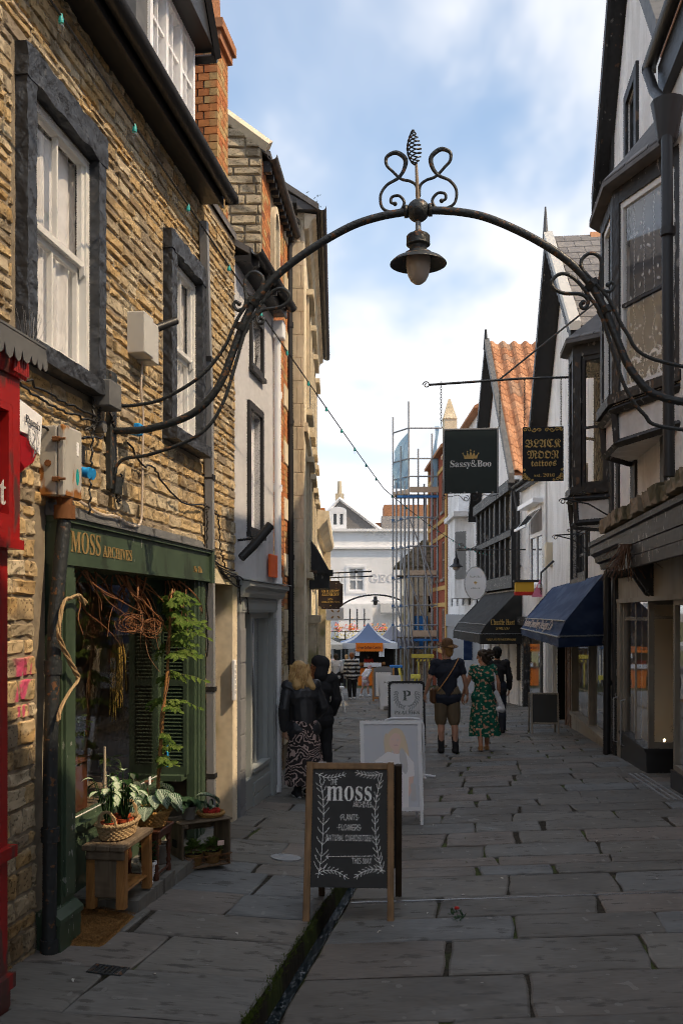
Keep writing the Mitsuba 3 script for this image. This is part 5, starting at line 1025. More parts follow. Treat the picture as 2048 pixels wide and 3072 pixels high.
for i in range(7):
    for z0 in (2.8, 4.2):
        k = put(C + '__window', panel(sbox(30.27 + 1.1 * i, z0, 31.08 + 1.1 * i, z0 + 1.1).difference(sbox(30.33 + 1.1 * i, z0 + .06, 31.02 + 1.1 * i, z0 + 1.04)), .05, .1), 'm_wpaint2' if i % 3 == 0 else 'm_timber', EF)
        put(k + '__pane', box(30.3 + 1.1 * i, 31.05 + 1.1 * i, .06, .07, z0 + .03, z0 + 1.07), 'm_pane', EF)
        if i == 0: put(k + '__curtain', box(30.34, 31.0, .072, .076, z0 + .06, z0 + 1.0), 'm_amber', EF)
put(C + '__downpipe', pipe([EF.p(29.6, .2, 5.3), EF.p(29.55, .1, 4.6), EF.p(29.5, .1, -.5)], .06, [EF.p(29.5, .1, 3)]), 'm_black', smooth=40)
put(C + '__frieze', [box(29.6, 37.9, 0, .1, 1.45, 2.3), box(30.3, 31.2, .1, .12, 1.6, 2.1), box(32, 33, .1, .12, 1.6, 2.1)], 'm_mcream', EF)
put(C + '__shop', [box(29.6, 37.9, -1, -.95, -2.4, 1.4), *[box(29.8 + 1.9 * i, 29.95 + 1.9 * i, -.2, .05, -2.4, 1.4) for i in range(5)], box(29.6, 37.9, -.2, .06, -2.4, -1.75)], 'm_wpaint2', EF)
put(C + '__shop_pane', box(29.8, 37.6, -.06, -.05, -1.7, 1.4), 'm_shopglass', EF)
k = thing('black_awning', 'black canvas awning with gold lettering over the jeweller beyond the blue one', 'awning')
awning(k, EF, 29.4, 36.4, 29.2, 36.2, 2.35, .62, 1.32, 'm_awnblk', trim='m_gpipe', val=.3)
put(k + '__lettering', [tf(text('Charlie Hart', .17, .004, 'serif', width=.72, center=True), mv(4.86, 29.17, 1.2) @ rot(math.pi / 2, [1, 0, 0])), tf(text('JEWELLERS', .07, .004, 'serif', width=.4, center=True), mv(4.86, 29.17, 1.06) @ rot(math.pi / 2, [1, 0, 0])), tf(text('UNIQUE AND BESPOKE JEWELLERY', .06, .004, 'serif', width=.9, center=True), mv(4.82, 29.17, .73) @ rot(math.pi / 2, [1, 0, 0]))], 'm_gold')
D = thing('pale_house', 'pale white house with a pedimented bay and small dark windows next to the brick building', 'house')
dw = [(39 + 2.2 * i, z, 39.8 + 2.2 * i, z + 1.3) for i in range(5) for z in (1.9, 5.2)]
put(D + '__wall', [panel(sbox(38, -3, 50, 9.6).difference(rects(*dw)), -.3, .0), box(38, 38.3, -5, -.3, 5, 9.6), box(38, 50, -5.2, -5, -3, 9.6)], 'm_white', EF)
for a, b, c, d in dw: put(D + '__window', [panel(sbox(a, b, c, d).difference(sbox(a + .07, b + .07, c - .07, d - .07)), -.12, -.05), box(a + .06, c - .06, -.1, -.09, b + .06, d - .06)], 'm_pane', EF)
put(D + '__bay', [hull([(40.2, 0, z) for z in (2.2, 5.6)] + [(41, .7, z) for z in (2.2, 5.6)] + [(43, .7, z) for z in (2.2, 5.6)] + [(43.8, 0, z) for z in (2.2, 5.6)]), box(40.1, 43.9, 0, .85, 5.6, 5.8), hull([(40.3, 0, 5.8), (43.7, 0, 5.8), (40.6, .6, 5.8), (43.4, .6, 5.8), (42, 0, 6.7), (42, .4, 6.6)])], 'm_white', EF)
put(D + '__bay_window', [hull([(40.45 + .25 * t, .17 + .3 * t + .02, z) for t in (.1, 1.6) for z in (3.0, 5.0)] + [(40.47 + .25 * t, .2 + .3 * t + .02, z) for t in (.1, 1.6) for z in (3.0, 5.0)])], 'm_pane', EF)
put(D + '__roof', [side(Polygon([(.3, 9.6), (.3, 9.7), (-3, 11.4), (-5.3, 10), (-5.3, 9.6)]), 37.8, 50.2)], 'm_tile', EF, uv=np.array([.5, .3]))
put(D + '__shop', [box(38, 50, 0, .12, 0.9, 1.5), box(38, 50, .0, .05, -3, .9)], 'm_gpipe', EF)
put(D + '__board', [box(40.3, 40.4, .05, .4, -.4, .95)], 'm_awnblue', EF)
PB('m_mossstone', lambda p, n, uv: mix(mix((.16, .13, .10), (.28, .22, .15), fbm(p.x * 12, p.y * 12, p.z * 12)), (.10, .085, .05), smoothstep(.45, .6, fbm(p.x * 4, p.y * 4, p.z * 4))), .95)
PB('m_mcream', lambda p, n, uv: stain(p, (.25, .225, .185), (.15, .13, .105), .7), .6)
P('m_brown2', (.16, .10, .07), .6)
scene['m_shopglass'] = {'type': 'thindielectric', 'int_ior': 1.9}
# ---------------------------------------------------------------- end of the street
rng = np.random.default_rng(51)
W0_ = Fr((0, 0), (1, 0), True); W0_.n = np.array([0, -1.0]); 
def front(y): 
    f = Fr((0, y), (1, 0), True); f.n = np.array([0, -1.0]); f.m = np.eye(4); f.m[:2, 1] = f.n; f.m[:2, 3] = f.o; return f
# brick building with yellow stone bands, at the bend
KF = Fr((5.45, 50), (-.012, 1), False)
H = thing('banded_brick_building', 'red brick corner building with yellow stone bands behind the scaffolding', 'building')
kw = [(1.2 + 2.6 * i, z, 2.3 + 2.6 * i, z + 2.0) for i in range(3) for z in (-.2, 3.4, 7.0)]
put(H + '__wall', [panel(sbox(0, -3, 9, 10.2).difference(rects(*kw)), -.3, .0), box(0, .3, -5, -.3, -3, 10.2)], 'm_darkbrick', KF)
put(H + '__stone_band', [box(0, 9, 0, .06, z, z + .22) for z in (-.6, 1.9, 2.8, 5.6, 6.4, 9.2)] + [box(0, .3, 0, .07, -3, 10.2), box(8.7, 9, 0, .08, -3, 10.2)], 'm_bandstone', KF)
put(H + '__parapet', [box(-.2, .6, -.5, .15, 8.6, 11.6), hull([(-.25, .2, 11.6), (.65, .2, 11.6), (-.25, -.5, 11.6), (.65, -.5, 11.6), (.2, -.1, 12.7), (.2, -.2, 12.7)]), box(-.3, .7, -.5, .22, 9.6, 9.8)], 'm_ashlar', KF)
for a, b, c, d in kw: put(H + '__window', [panel(sbox(a, b, c, d).difference(rects((a + .1, b + .1, c - .1, (b + d) / 2 - .04), (a + .1, (b + d) / 2 + .04, c - .1, d - .1))), -.15, -.03), box(a + .05, c - .05, -.14, -.12, b, d), box(a - .1, c + .1, -.1, .1, b - .15, b)], 'm_mcream', KF)
put(H + '__roof', side(Polygon([(.3, 10.2), (.3, 10.35), (-3, 12.2), (-5, 10.4), (-5, 10.2)]), .2, 9), 'm_tile', KF, uv=np.array([.6, .3]))
P('m_bandstone', (.46, .29, .10), .85)
# low stone lodge with overhanging roof in front of the brick building
S_ = front(58)
H = thing('stone_lodge', 'low tawny stone building with hipped stone roof behind the scaffolding', 'building')
put(H + '__wall', [panel(sbox(3.85, -4, 6.6, 4.9).difference(rects((5.3, -2.6, 6.2, .2), (5.2, 1.6, 6.1, 3.0))), -.3, .0), box(3.85, 4.1, -4, -.3, -4, 4.9), box(3.6, 4.3, .0, .35, -4, 2.6), box(3.75, 6.6, .0, .14, 2.6, 2.9), box(3.8, 6.6, .0, .1, .6, .85)], 'm_ashlar', S_)
put(H + '__roof', [hull([(3.2, .6, 4.3), (7, .6, 4.3), (3.2, -3, 4.3), (7, -3, 4.3), (3.2, .6, 4.45), (4.9, -.8, 6.0), (7, -.8, 6.0), (4.9, -1.8, 6)])], 'm_mossstone', S_)
put(H + '__rusticated_block', [rough_box(a, a + .95, .0, .16, z, z + .56, rng, .03) for z in np.arange(-3.9, -.6, .6) for a in (4.35, 5.35) if not (a > 5 and z > -2.5)], 'm_ashlar', S_, kind='stuff')
put(H + '__poster_board', [box(4.15, 5.15, .12, .17, -.6, 1.4)], 'm_blue', S_, label='blue poster board on the stone wall')
put(H + '__poster_lettering', [on_wall(text('OPEN', .30, .01, None, width=.8), 4.25, .172, .55)], 'm_pvcblue', S_)
put(H + '__dark_opening', [box(5.2, 6.2, -.25, -.2, -2.7, 3.1)], 'm_dark', S_)  # near-black sheet behind the openings, their shade put into its colour
# scaffolding
Q = thing('scaffolding', 'scaffold tower of galvanised tubes with boards and blue netting round the corner building', 'scaffolding')
ys_ = (54.0, 55.6); xs_ = (3.05, 4.05, 5.2)
def zb(x, y): return float(zg(x, y))
std = [(2.95, 55.4, 12.8), (3.35, 54.6, 11.0), (3.75, 54.0, 13.4), (5.05, 54.0, 11.6), (4.4, 55.5, 11.0), (5.5, 55.2, 9.0), (3.12, 55.0, 9.0), (4.75, 55.6, 9.0), (5.35, 54, 10), (4.1, 55.2, 8.2), (3.55, 54.3, 9.0), (5.2, 55.6, 8.6), (4.7, 54.0, 8.2)]
for x, y, z in std: put(Q + '__standard', tube([(x, y, zb(x, y)), (x, y, z)], .05, 8), 'm_galv')
levels = (-.35, .9, 2.0, 3.6, 5.3, 6.9)
for z in levels:
    put(Q + '__ledger', tube([(3.7, 53.94, z), (5.7, 53.94, z)], .046, 6), 'm_galv')
    put(Q + '__transom', tube([(2.9, 55.5, z - .12), (3.8, 53.9, z - .02)], .046, 6), 'm_galv')
    for x, y in ((3.75, 54), (5.05, 54), (2.95, 55.4), (3.35, 54.6)): put(Q + '__coupler', cbox(x - .08, x + .08, y - .08, y + .08, z - .09, z + .06, .02), 'm_coupler')
for z in (9.2, 10.2, 11.9): 
    put(Q + '__guard_rail', tube([(3.75, 53.95, z), (5.6, 53.95, z)], .046, 6), 'm_galv'); put(Q + '__guard_rail', tube([(2.95, 55.45, z), (3.75, 53.95, z)], .046, 6), 'm_galv')
for a, b in (((3.75, 6.9), (5.05, 3.6)), ((3.3, 5.3), (4.0, -.3)), ((3.75, 3.6), (5.05, 0)), ((4.4, 5.3), (5.05, 2.0)), ((3.1, 2), (3.9, -2))): put(Q + '__brace', tube([(a[0], 53.9, a[1]), (b[0], 53.9, b[1])], .045, 6), 'm_galv')
for i in range(6): put(Q + '__board', cbox(3.0 + .02 * i, 5.7, 54.0 + .27 * i, 54.25 + .27 * i, 8.15, 8.21), 'm_oldwood')
for i in range(5): put(Q + '__board', cbox(3.1 + .02 * i, 5.6, 54.05 + .27 * i, 54.29 + .27 * i, .15, .21), 'm_oldwood')
for i in range(5): put(Q + '__board', cbox(3.1 + .02 * i, 5.6, 54.05 + .27 * i, 54.29 + .27 * i, 3.62, 3.68), 'm_oldwood')
put(Q + '__toe_board', cbox(3.8, 5.3, 53.9, 53.94, 3.7, 3.95), 'm_peach2')
put(Q + '__toe_board', [cbox(3.8, 5.6, 53.9, 53.94, 8.3, 8.62)], 'm_peach2'); put(Q + '__toe_board', hull([(2.9, 55.5, z) for z in (8.2, 8.5)] + [(3.75, 53.9, z) for z in (8.2, 8.5)] + [(2.92, 55.53, 8.2), (3.77, 53.93, 8.2)]), 'm_peach2')
put(Q + '__toe_board', [cbox(3.95, 5.3, 53.9, 53.94, .25, .6)], 'm_peach2')
put(Q + '__deck_beam', [cbox(3.1, 5.6, 53.95, 54.1, 8.02, 8.14), cbox(3.9, 5.5, 53.92, 54.02, .0, .12)], 'm_blue')
def net(p, n=10):
    V = []; 
    for i in range(n + 1):
        for j in range(n + 1):
            u, v = i / n, j / n; q = (np.array(p[0]) * (1 - u) + np.array(p[1]) * u) * (1 - v) + (np.array(p[3]) * (1 - u) + np.array(p[2]) * u) * v
            V.append(q + [.06 * math.sin(9 * v + 5 * u), -.08 * math.sin(math.pi * u) * math.sin(math.pi * v), 0])
    return TM(V, [[i * (n + 1) + j, i * (n + 1) + j + 1, (i + 1) * (n + 1) + j + 1, (i + 1) * (n + 1) + j] for i in range(n) for j in range(n)])
put(Q + '__netting', net([(2.97, 55.35, 8.7), (3.75, 54.05, 8.5), (3.75, 54.05, 11.8), (3.0, 55.35, 10.8)]), 'm_net', label='pale blue debris netting')
put(Q + '__netting', net([(5.05, 53.98, 8.5), (5.35, 53.98, 8.5), (5.4, 53.98, 12.0), (5.2, 53.98, 12.0)]), 'm_net')
put(Q + '__hazard_barrier', [cbox(3.9, 5.15, 53.88, 53.93, -.95, -.72)], 'm_yellow', label='yellow barrier rail')
for i in range(5): put(Q + '__hazard_stripe', hull([(4.15 + .2 * i, 53.87, -1.12), (4.25 + .2 * i, 53.87, -1.12), (4.2 + .2 * i, 53.87, -1.0), (4.3 + .2 * i, 53.87, -1.0), (4.2 + .2 * i, 53.9, -1.05)]), 'm_yellow')
put(Q + '__yellow_sleeve', [tube([(x, 53.9, zb(x, 53.9)), (x, 53.9, -1.15)], .05, 6) for x in (4.3, 4.9)], 'm_yellow')
P('m_coupler', (.10, .17, .30), .5, metallic=.3)
P('m_peach2', (.5, .38, .27), .8)
k = thing('barrier', 'yellow folding barrier standing on the paving before the scaffolding', 'barrier')
put(k, [tube([(2.9, 46, zb(2.9, 46)), (2.75, 46, zb(2.8, 46) + 1.0)], .07, 6), tube([(3.45, 46, zb(3.4, 46)), (3.5, 46, zb(3.4, 46) + .6)], .05, 6), cbox(3.3, 3.75, 45.9, 46.1, zb(3.4, 46) + .55, zb(3.4, 46) + .75)], 'm_yellow')
k = thing('wheelie_bin', 'dark wheeled refuse bin with a blue lid beside the market stall', 'bin')
bz = zb(2.6, 47)
put(k + '__body', hull([(x * s + 2.65, 47 + y * s, bz + z) for x in (-.28, .28) for y in (-.3, .3) for z, s in ((.08, .82), (1.0, 1))]), 'm_clothblk'); put(k + '__lid', hull([(2.65 + x, 47 + y, bz + z) for x in (-.3, .3) for y in (-.32, .32) for z in (1.0, 1.1)]), 'm_blue')
# white inn closing the view
IF = front(75)
H = thing('white_inn', 'white rendered inn closing the end of the street, grey gable roof behind its parapet', 'building')
iw = [(.55, 3.3, 1.75, 5.1)]
slits = [(.62 + .55 * i, .3, .70 + .55 * i, 1.9) for i in range(3)]
put(H + '__wall', [panel(sbox(-2.5, -5, 8, 8.0).difference(rects(*iw)), -.3, .0), box(-2.5, -2.2, -6, -.3, -5, 8)], 'm_inn', IF)
puts(H + '__cornice', [box(-2.5, 8, .0, .25, 6.55, 6.7), box(-2.5, 8, 0, .3, 7.9, 8.1), box(-2.5, 8, .0, .12, 2.3, 2.5)], 'm_inn', IF)
k = put(H + '__window', [panel(sbox(.55, 3.3, 1.75, 5.1).difference(rects((.65, 3.4, 1.1, 4.1), (1.2, 3.4, 1.65, 4.1), (.65, 4.2, 1.1, 5.0), (1.2, 4.2, 1.65, 5.0))), -.15, -.04), panel(sbox(.35, 3.1, 1.95, 5.3).difference(sbox(.55, 3.3, 1.75, 5.1)), .0, .08)], 'm_upvc', IF)
put(k + '__pane', box(.6, 1.7, -.13, -.12, 3.3, 5.1), 'm_galv', IF)
put(H + '__bay', [box(-.2, 2.4, .0, .8, -.4, 2.3)], 'm_inn', IF)
put(H + '__slit', [box(a, c, .8, .83, b, d) for a, b, c, d in slits] + [box(.1, 2.2, .81, .84, 1.08, 1.12)], 'm_black', IF)
put(H + '__lettering', [on_wall(text('GEORGE', .62, .03, 'serif', width=4.0), 2.15, .0, 3.95)], 'm_letter', IF)
P('m_letter', (.50, .50, .53), .8)
puts(H + '__roof', [hull([(-2.6, -.5, 7.6), (3.6, -.5, 7.6), (-.15, -.5, 10.4), (-2.6, -6, 7.6), (3.6, -6, 7.6), (-.15, -6, 10.4)]), hull([(3.2, -1, 7.8), (8.5, -1, 7.8), (3.2, -3, 9.4), (8.5, -3, 9.4), (3.2, -5, 7.8), (8.5, -5, 7.8)])], 'm_slate', IF, uv=np.array([.75, .5]))
put(H + '__verge', [tube([IF.p(-2.75, -.42, 7.65), IF.p(-.15, -.42, 10.5), IF.p(3.75, -.42, 7.55)], .16, 4)], 'm_inn')
put(H + '__chimney', [box(-.5, .2, -2.5, -1.9, 9.8, 11.1), tube([IF.p(-.15, -2.2, 11), IF.p(-.15, -2.2, 12.1)], [.2, .17], 8).apply_transform(np.linalg.inv(IF.m))], 'm_ashlar', IF)
k = put(H + '__dormer', [panel(unary_union([sbox(-.95, 8.15, .4, 9.5), affinity.scale(Point(-.275, 9.5).buffer(.675), 1, .5)]).difference(rects((-.62, 8.45, -.38, 9.3), (-.12, 8.45, .12, 9.3))), -.45, -.1)], 'm_inn', IF)
put(k + '__pane', box(-.7, .2, -.4, -.35, 8.4, 9.35), 'm_pane', IF)
put(H + '__verandah', [hull([(3, 0, 2.4), (5, 0, 2.4), (3, 1.2, 1.6), (5, 1.2, 1.6), (3, 0, 2.3), (5, 0, 2.3)]), box(3, 5, 1.1, 1.2, 1.5, 1.62)], 'm_galv', IF)
put(H + '__shop', [box(-2.5, 8, .02, .05, -5, -.55), box(-2.5, 8, 0, .4, -.7, -.35)], 'm_gpipe', IF)
puts(H + '__door_light', [box(-.6, .5, .05, .07, -3.2, -1.0), box(3.4, 4.6, .05, .07, -3.2, -1.0)], 'm_pane', IF)
PB('m_inn', lambda p, n, uv: stain(p * .4, (.74, .74, .75), (.62, .62, .62), .4), .85)
H = thing('roofs_beyond', 'orange and grey roofs rising behind the white inn', 'roofs')
JF = front(84)
put(H + '__brick_gable', [box(3.7, 8, -3, 0, 6, 11.0)], 'm_tile', JF, uv=np.array([.3, .3])); put(H + '__roof', [hull([(1.0, 0, 7), (3.6, 0, 7), (1.0, -2, 9.6), (3.6, -2, 9.6), (1, -4, 7), (3.6, -4, 7)])], 'm_tile', JF, uv=np.array([.2, .2])); put(H + '__slate_roof', hull([(3.6, 1, 8), (8.2, 1, 8), (3.9, -.0, 10.0), (8.2, 0, 10), (3.6, -.1, 8), (8.2, -.1, 8)]), 'm_slate', JF, uv=np.array([.9, .5]))
# hanging flower baskets before the inn
for i, (x, lab) in enumerate(((.25, 'left hanging basket of orange and yellow flowers under the inn front'), (2.3, 'right hanging basket of orange flowers under the inn front'))):
    k = thing('hanging_basket', lab, 'flowers', group='hanging baskets')
    cols = ['m_amber', 'm_orange2', 'm_pink', 'm_yellow']
    for c in range(4):
        L_ = Leaves()
        for j in range(70): L_.add(rng.uniform(.1, .2), .1, [x + rng.choice([-.45, .45]) + rng.normal(0, .22), 64 + rng.normal(0, .2), .42 + abs(rng.normal(0, .22)) - (.5 * (c == 3))], rng.normal(0, 1, 3), n=2)
        L_.put(k + '__blossom', cols[c])
    put(k + '__bracket', [tube([(x - 1.0, 64.1, .35), (x + 1.0, 64.1, .35)], .03, 6), tube([(x, 64.1, .35), (x, 64.1, -3)], .05, 6)], 'm_black')
# market stalls
def gazebo(key, cx, y, w, zt, ze, mat_main, mat_trim, val=.32):
    g0 = zb(cx, y); h = w / 2
    c4 = np.array([(cx - h, y, ze), (cx + h, y, ze), (cx + h, y + w, ze), (cx - h, y + w, ze)]); ap = np.array([cx, y + h, zt])
    for i in range(4):
        a, b = c4[i], c4[(i + 1) % 4]; n = 10; V = []
        for r in range(n + 1):
            f = r / n; dip = .20 * math.sin(math.pi * f) * (zt - ze)
            for q in range(n + 1):
                p = a + (b - a) * q / n; V.append(p + (ap - p) * f - [0, 0, dip])
        F = [[r * (n + 1) + q, r * (n + 1) + q + 1, (r + 1) * (n + 1) + q + 1, (r + 1) * (n + 1) + q] for r in range(n) for q in range(n)]
        V = np.array(V); F = np.array(F); edge = np.array([f[0] % (n + 1) in (0, n - 1) for f in F])
        put(key + '__canopy', TM(V, F[~edge]), mat_main); put(key + '__trim', TM(V, F[edge]), mat_trim)
        m = 16; t = np.linspace(0, 1, m); P1 = a + (b - a) * t[:, None]; P2 = P1 - np.stack([0 * t, 0 * t, val * (.85 + .15 * np.abs(np.sin(t * 12)))], 1)
        put(key + '__valance', TM(np.vstack([P1, P2]), [[q, q + 1, m + q + 1, m + q] for q in range(m - 1)]), mat_trim)
    for x, yy in ((cx - h + .05, y + .05), (cx + h - .05, y + .05), (cx + h - .05, y + w - .05), (cx - h + .05, y + w - .05)): put(key + '__leg', tube([(x, yy, zb(x, yy)), (x, yy, ze)], .03, 6), 'm_galv')
k = thing('market_stall', 'blue and white market stall canopy with an orange banner over a food counter', 'market stall')
sy = 50.0; sx = 1.42
gazebo(k, sx, sy, 2.95, 1.05, .02, 'm_canvasb', 'm_canvasw')
put(k + '__banner', cbox(sx - .68, sx + .72, sy - .06, sy - .03, -.42, .02), 'm_orange2', label='orange banner'); put(k + '__banner_lettering', tf(text('Goan Indian Curries', .14, .01, 'italic', width=1.2), mv(sx - .58, sy - .062, -.28) @ rot(math.pi / 2, [1, 0, 0])), 'm_red')
g0 = zb(sx, sy)
put(k + '__counter', [cbox(sx - .55, sx + 1.2, sy + .2, sy + .9, g0, g0 + .92)], 'm_orange2'); put(k + '__counter_top', cbox(sx - .65, sx + 1.3, sy + .1, sy + 1.0, g0 + .92, g0 + .98), 'm_brown')
put(k + '__tray', [cbox(sx - .25, sx + .65, sy + .15, sy + .4, g0 + .98, g0 + 1.18)], 'm_whitecloth'); put(k + '__food', [sphere(.1, (sx - .4 + .17 * i, sy + .5, g0 + 1.1 + .03 * (i % 2)), 1) for i in range(8)], 'm_tan')
put(k + '__side_sheet', [cbox(sx - .75, sx - .5, sy + .05, sy + .08, g0 + 1.0, g0 + 2.0), cbox(sx + .55, sx + 1.45, sy + 2.8, sy + 2.85, g0, g0 + 2.3), cbox(sx - .7, sx + .6, sy + 2.85, sy + 2.88, g0, g0 + 2.3)], 'm_clothblk')
put(k + '__menu', [cbox(sx - .72, sx - .48, sy + .02, sy + .04, g0 + 1.55, g0 + 1.95), cbox(sx + .52, sx + .8, sy + .02, sy + .04, g0 + 1.5, g0 + 1.92), cbox(sx - .68, sx - .5, sy + .02, sy + .04, g0 + 1.2, g0 + 1.42)], 'm_upvc')
k = thing('market_stall', 'cream canopy of another stall at the left end of the street', 'market stall'); gazebo(k, -1.05, 48, 2.2, .75, .0, 'm_cream2', 'm_cream2', .25)
k = thing('market_stall', 'grey mauve canopy peeping out behind the blue and white stall', 'market stall'); gazebo(k, 3.0, 55, 2.8, .95, -.15, 'm_canvasg', 'm_canvasg', .3)
P('m_cream2', (.66, .60, .50), .8)
# ---------------------------------------------------------------- wrought iron lamp arch across the street
rng = np.random.default_rng(61)
AP0, AE = np.array([-1.37, 5.73]), np.array([.988, -.155]); TC = 1.824
AN = np.array([AE[1], -AE[0], 0])     # towards the camera
def A3(t, z, off=0.0): return np.array([*(AP0 + t * AE), z]) + AN * off
def arc_pts(pts, n=60, mirror=False, off=0.0): return np.array([A3(2 * TC - t if mirror else t, z, off) for t, z in smooth_path(pts, n)])
K = thing('lamp_arch', 'black wrought iron arch spanning the street with scrolls and a hanging lamp', 'street lamp')
ap = [(0.0, 2.632), (.12, 2.63), (.238, 2.638), (.422, 2.683), (.539, 2.74), (.628, 2.824), (.692, 2.927), (.752, 3.079), (.81, 3.225), (.891, 3.37), (1.013, 3.502), (1.205, 3.637), (1.429, 3.752), (1.599, 3.80), (1.78, 3.822)]
up = [(-.02, 2.84), (.013, 2.82), (.03, 2.79), (.055, 2.779), (.148, 2.776), (.33, 2.809), (.557, 2.932), (.692, 3.082), (.752, 3.201), (.80, 3.29), (.893, 3.397), (.925, 3.44), (.928, 3.49), (.881, 3.523), (.831, 3.495), (.824, 3.435), (.831, 3.366), (.814, 3.316), (.778, 3.308), (.756, 3.336), (.77, 3.357), (.788, 3.344)]
lo = [(.0, 2.33), (.036, 2.379), (.046, 2.422), (.1, 2.464), (.238, 2.482), (.466, 2.551), (.602, 2.635), (.692, 2.77), (.752, 2.942), (.827, 3.186), (.889, 3.286), (.934, 3.353), (.995, 3.409), (1.049, 3.416), (1.088, 3.38), (1.074, 3.338), (1.021, 3.31), (.934, 3.301), (.895, 3.268), (.903, 3.229), (.925, 3.224), (.934, 3.245), (.921, 3.255)]
ext_ = lambda pts: [(t - (.94 if t <= .05 else .94 * max(0, 1 - (t - .05) / .42)), z) for t, z in pts]
for m in (False, True):
    put(K + '__arch_pipe', tube(arc_pts(ext_(ap) if m else ap, 90, m), .022, 12), 'm_iron', smooth=40)
    for q, pts in ((0, up), (1, lo)):
        put(K + '__scroll_brace', tube(arc_pts(ext_(pts) if m else pts, 140, m, .012), .0105, 8), 'm_iron', smooth=40)
    for t, z, d in ((.875, 3.352, (.66, .75)), (.80, 3.21, (.45, .9))):
        c = A3(2 * TC - t if m else t, z); tt = np.array([*(AE * d[0] * (-1 if m else 1)), d[1]]); tt /= np.linalg.norm(tt)
        put(K + '__clamp', tube([c - tt * .018, c + tt * .018], .046, 4), 'm_iron')
    for pts in (up, lo):
        e = pts[-1]; put(K + '__scroll_eye', sphere(.014, A3(2 * TC - e[0] if m else e[0], e[1], .012), 1), 'm_iron')
lp = [(1.818, 3.90), (1.813, 3.961), (1.779, 3.99), (1.727, 4.007), (1.676, 4.056), (1.645, 4.092), (1.647, 4.138), (1.699, 4.158), (1.75, 4.119), (1.745, 4.062), (1.71, 4.013), (1.647, 3.978), (1.611, 3.923), (1.619, 3.854), (1.665, 3.826), (1.722, 3.83), (1.745, 3.874), (1.716, 3.912), (1.676, 3.908), (1.670, 3.879), (1.693, 3.868)]
for m in (False, True):
    p = arc_pts(lp, 140, m); n = len(p); s = np.linspace(0, 1, n); r = .0085 + .0055 * np.exp(-((s - .39) / .09) ** 2)
    put(K + '__finial_scroll', tube(p, r, 8), 'm_iron', smooth=40)
    e = lp[-1]; put(K + '__scroll_eye', sphere(.013, A3(2 * TC - e[0] if m else e[0], e[1]), 1), 'm_iron')
bc = A3(TC, 3.821)
put(K + '__ball', [sphere(.064, bc, 3), *[tube([bc + np.array([*(AE * q * .058), 0]), bc + np.array([*(AE * q * .078), 0])], .036, 14) for q in (-1, 1)]], 'm_iron', smooth=True)
put(K + '__finial_rod', tube([bc + [0, 0, .05], bc + [-.005, 0, .13], bc + [-.012, 0, .275]], [.013, .011, .007], 8), 'm_brassrod', smooth=40)
for ph in range(4):
    t = np.linspace(0, 1, 60); rr = .004 + .036 * np.sin(np.pi * t ** .8) ** .9; a = t * 2.2 * 2 * np.pi + ph * np.pi / 2
    put(K + '__finial_cage', tube(bc + np.stack([rr * np.cos(a) - .018 - .012 * t, rr * np.sin(a), .26 + .195 * t], 1), .0042, 6), 'm_iron', smooth=40)
lm = lambda prof, n=32: tf(lathe(prof, n), mv(*bc))
put(K + '__lamp_stem', lm([(.0, -.05), (.015, -.055), (.016, -.11), (.022, -.115), (0, -.116)], 16), 'm_galv', smooth=40)
put(K + '__lamp_cap', lm([(0, -.112), (.02, -.112), (.03, -.122), (.058, -.135), (.066, -.145), (.066, -.185), (.068, -.19), (.066, -.195), (.05, -.20), (.048, -.225), (.054, -.228), (.066, -.236), (.076, -.24), (.078, -.255), (.0, -.256)]), 'm_iron', smooth=35)
put(K + '__lamp_shade', lm([(.076, -.248), (.10, -.258), (.135, -.275), (.158, -.296), (.160, -.303), (.150, -.300), (.12, -.287), (.08, -.268), (.06, -.262)]), 'm_iron', smooth=35, label='wide shallow lamp shade')
put(K + '__lamp_globe', lm([(.070, -.262), (.069, -.29), (.066, -.33), (.058, -.366), (.043, -.395), (.022, -.412), (0, -.418)]), 'm_lampglass', smooth=True, label='dusty glass lamp globe')
put(K + '__wall_bracket', [cbox(5.74, 5.83, .0, .045, 2.28, 2.98, .006), cbox(5.70, 5.86, .0, .035, 2.88, 2.98, .006), tube([LF.p(5.80, .05, 2.26), LF.p(5.80, .06, 2.36)], .035, 8).apply_transform(np.linalg.inv(LF.m))], 'm_iron', LF)
put(K + '__wall_bracket', [cbox(5.02, 5.12, -.02, .05, 2.2, 3.0, .006)], 'm_iron', RF)
P('m_brassrod', (.30, .22, .15), .45)
# ---------------------------------------------------------------- festoon lights
Z = thing('festoon_lights', 'string of clear bulbs in teal holders slung across the street', 'string lights')
BS = np.diag([.68, .68, .68, 1.0])
def fz(k): return 4.3 + .8 * k
O_ = np.array([0, 0, 1.55]); VPd = np.array([.195, 1, -.097])
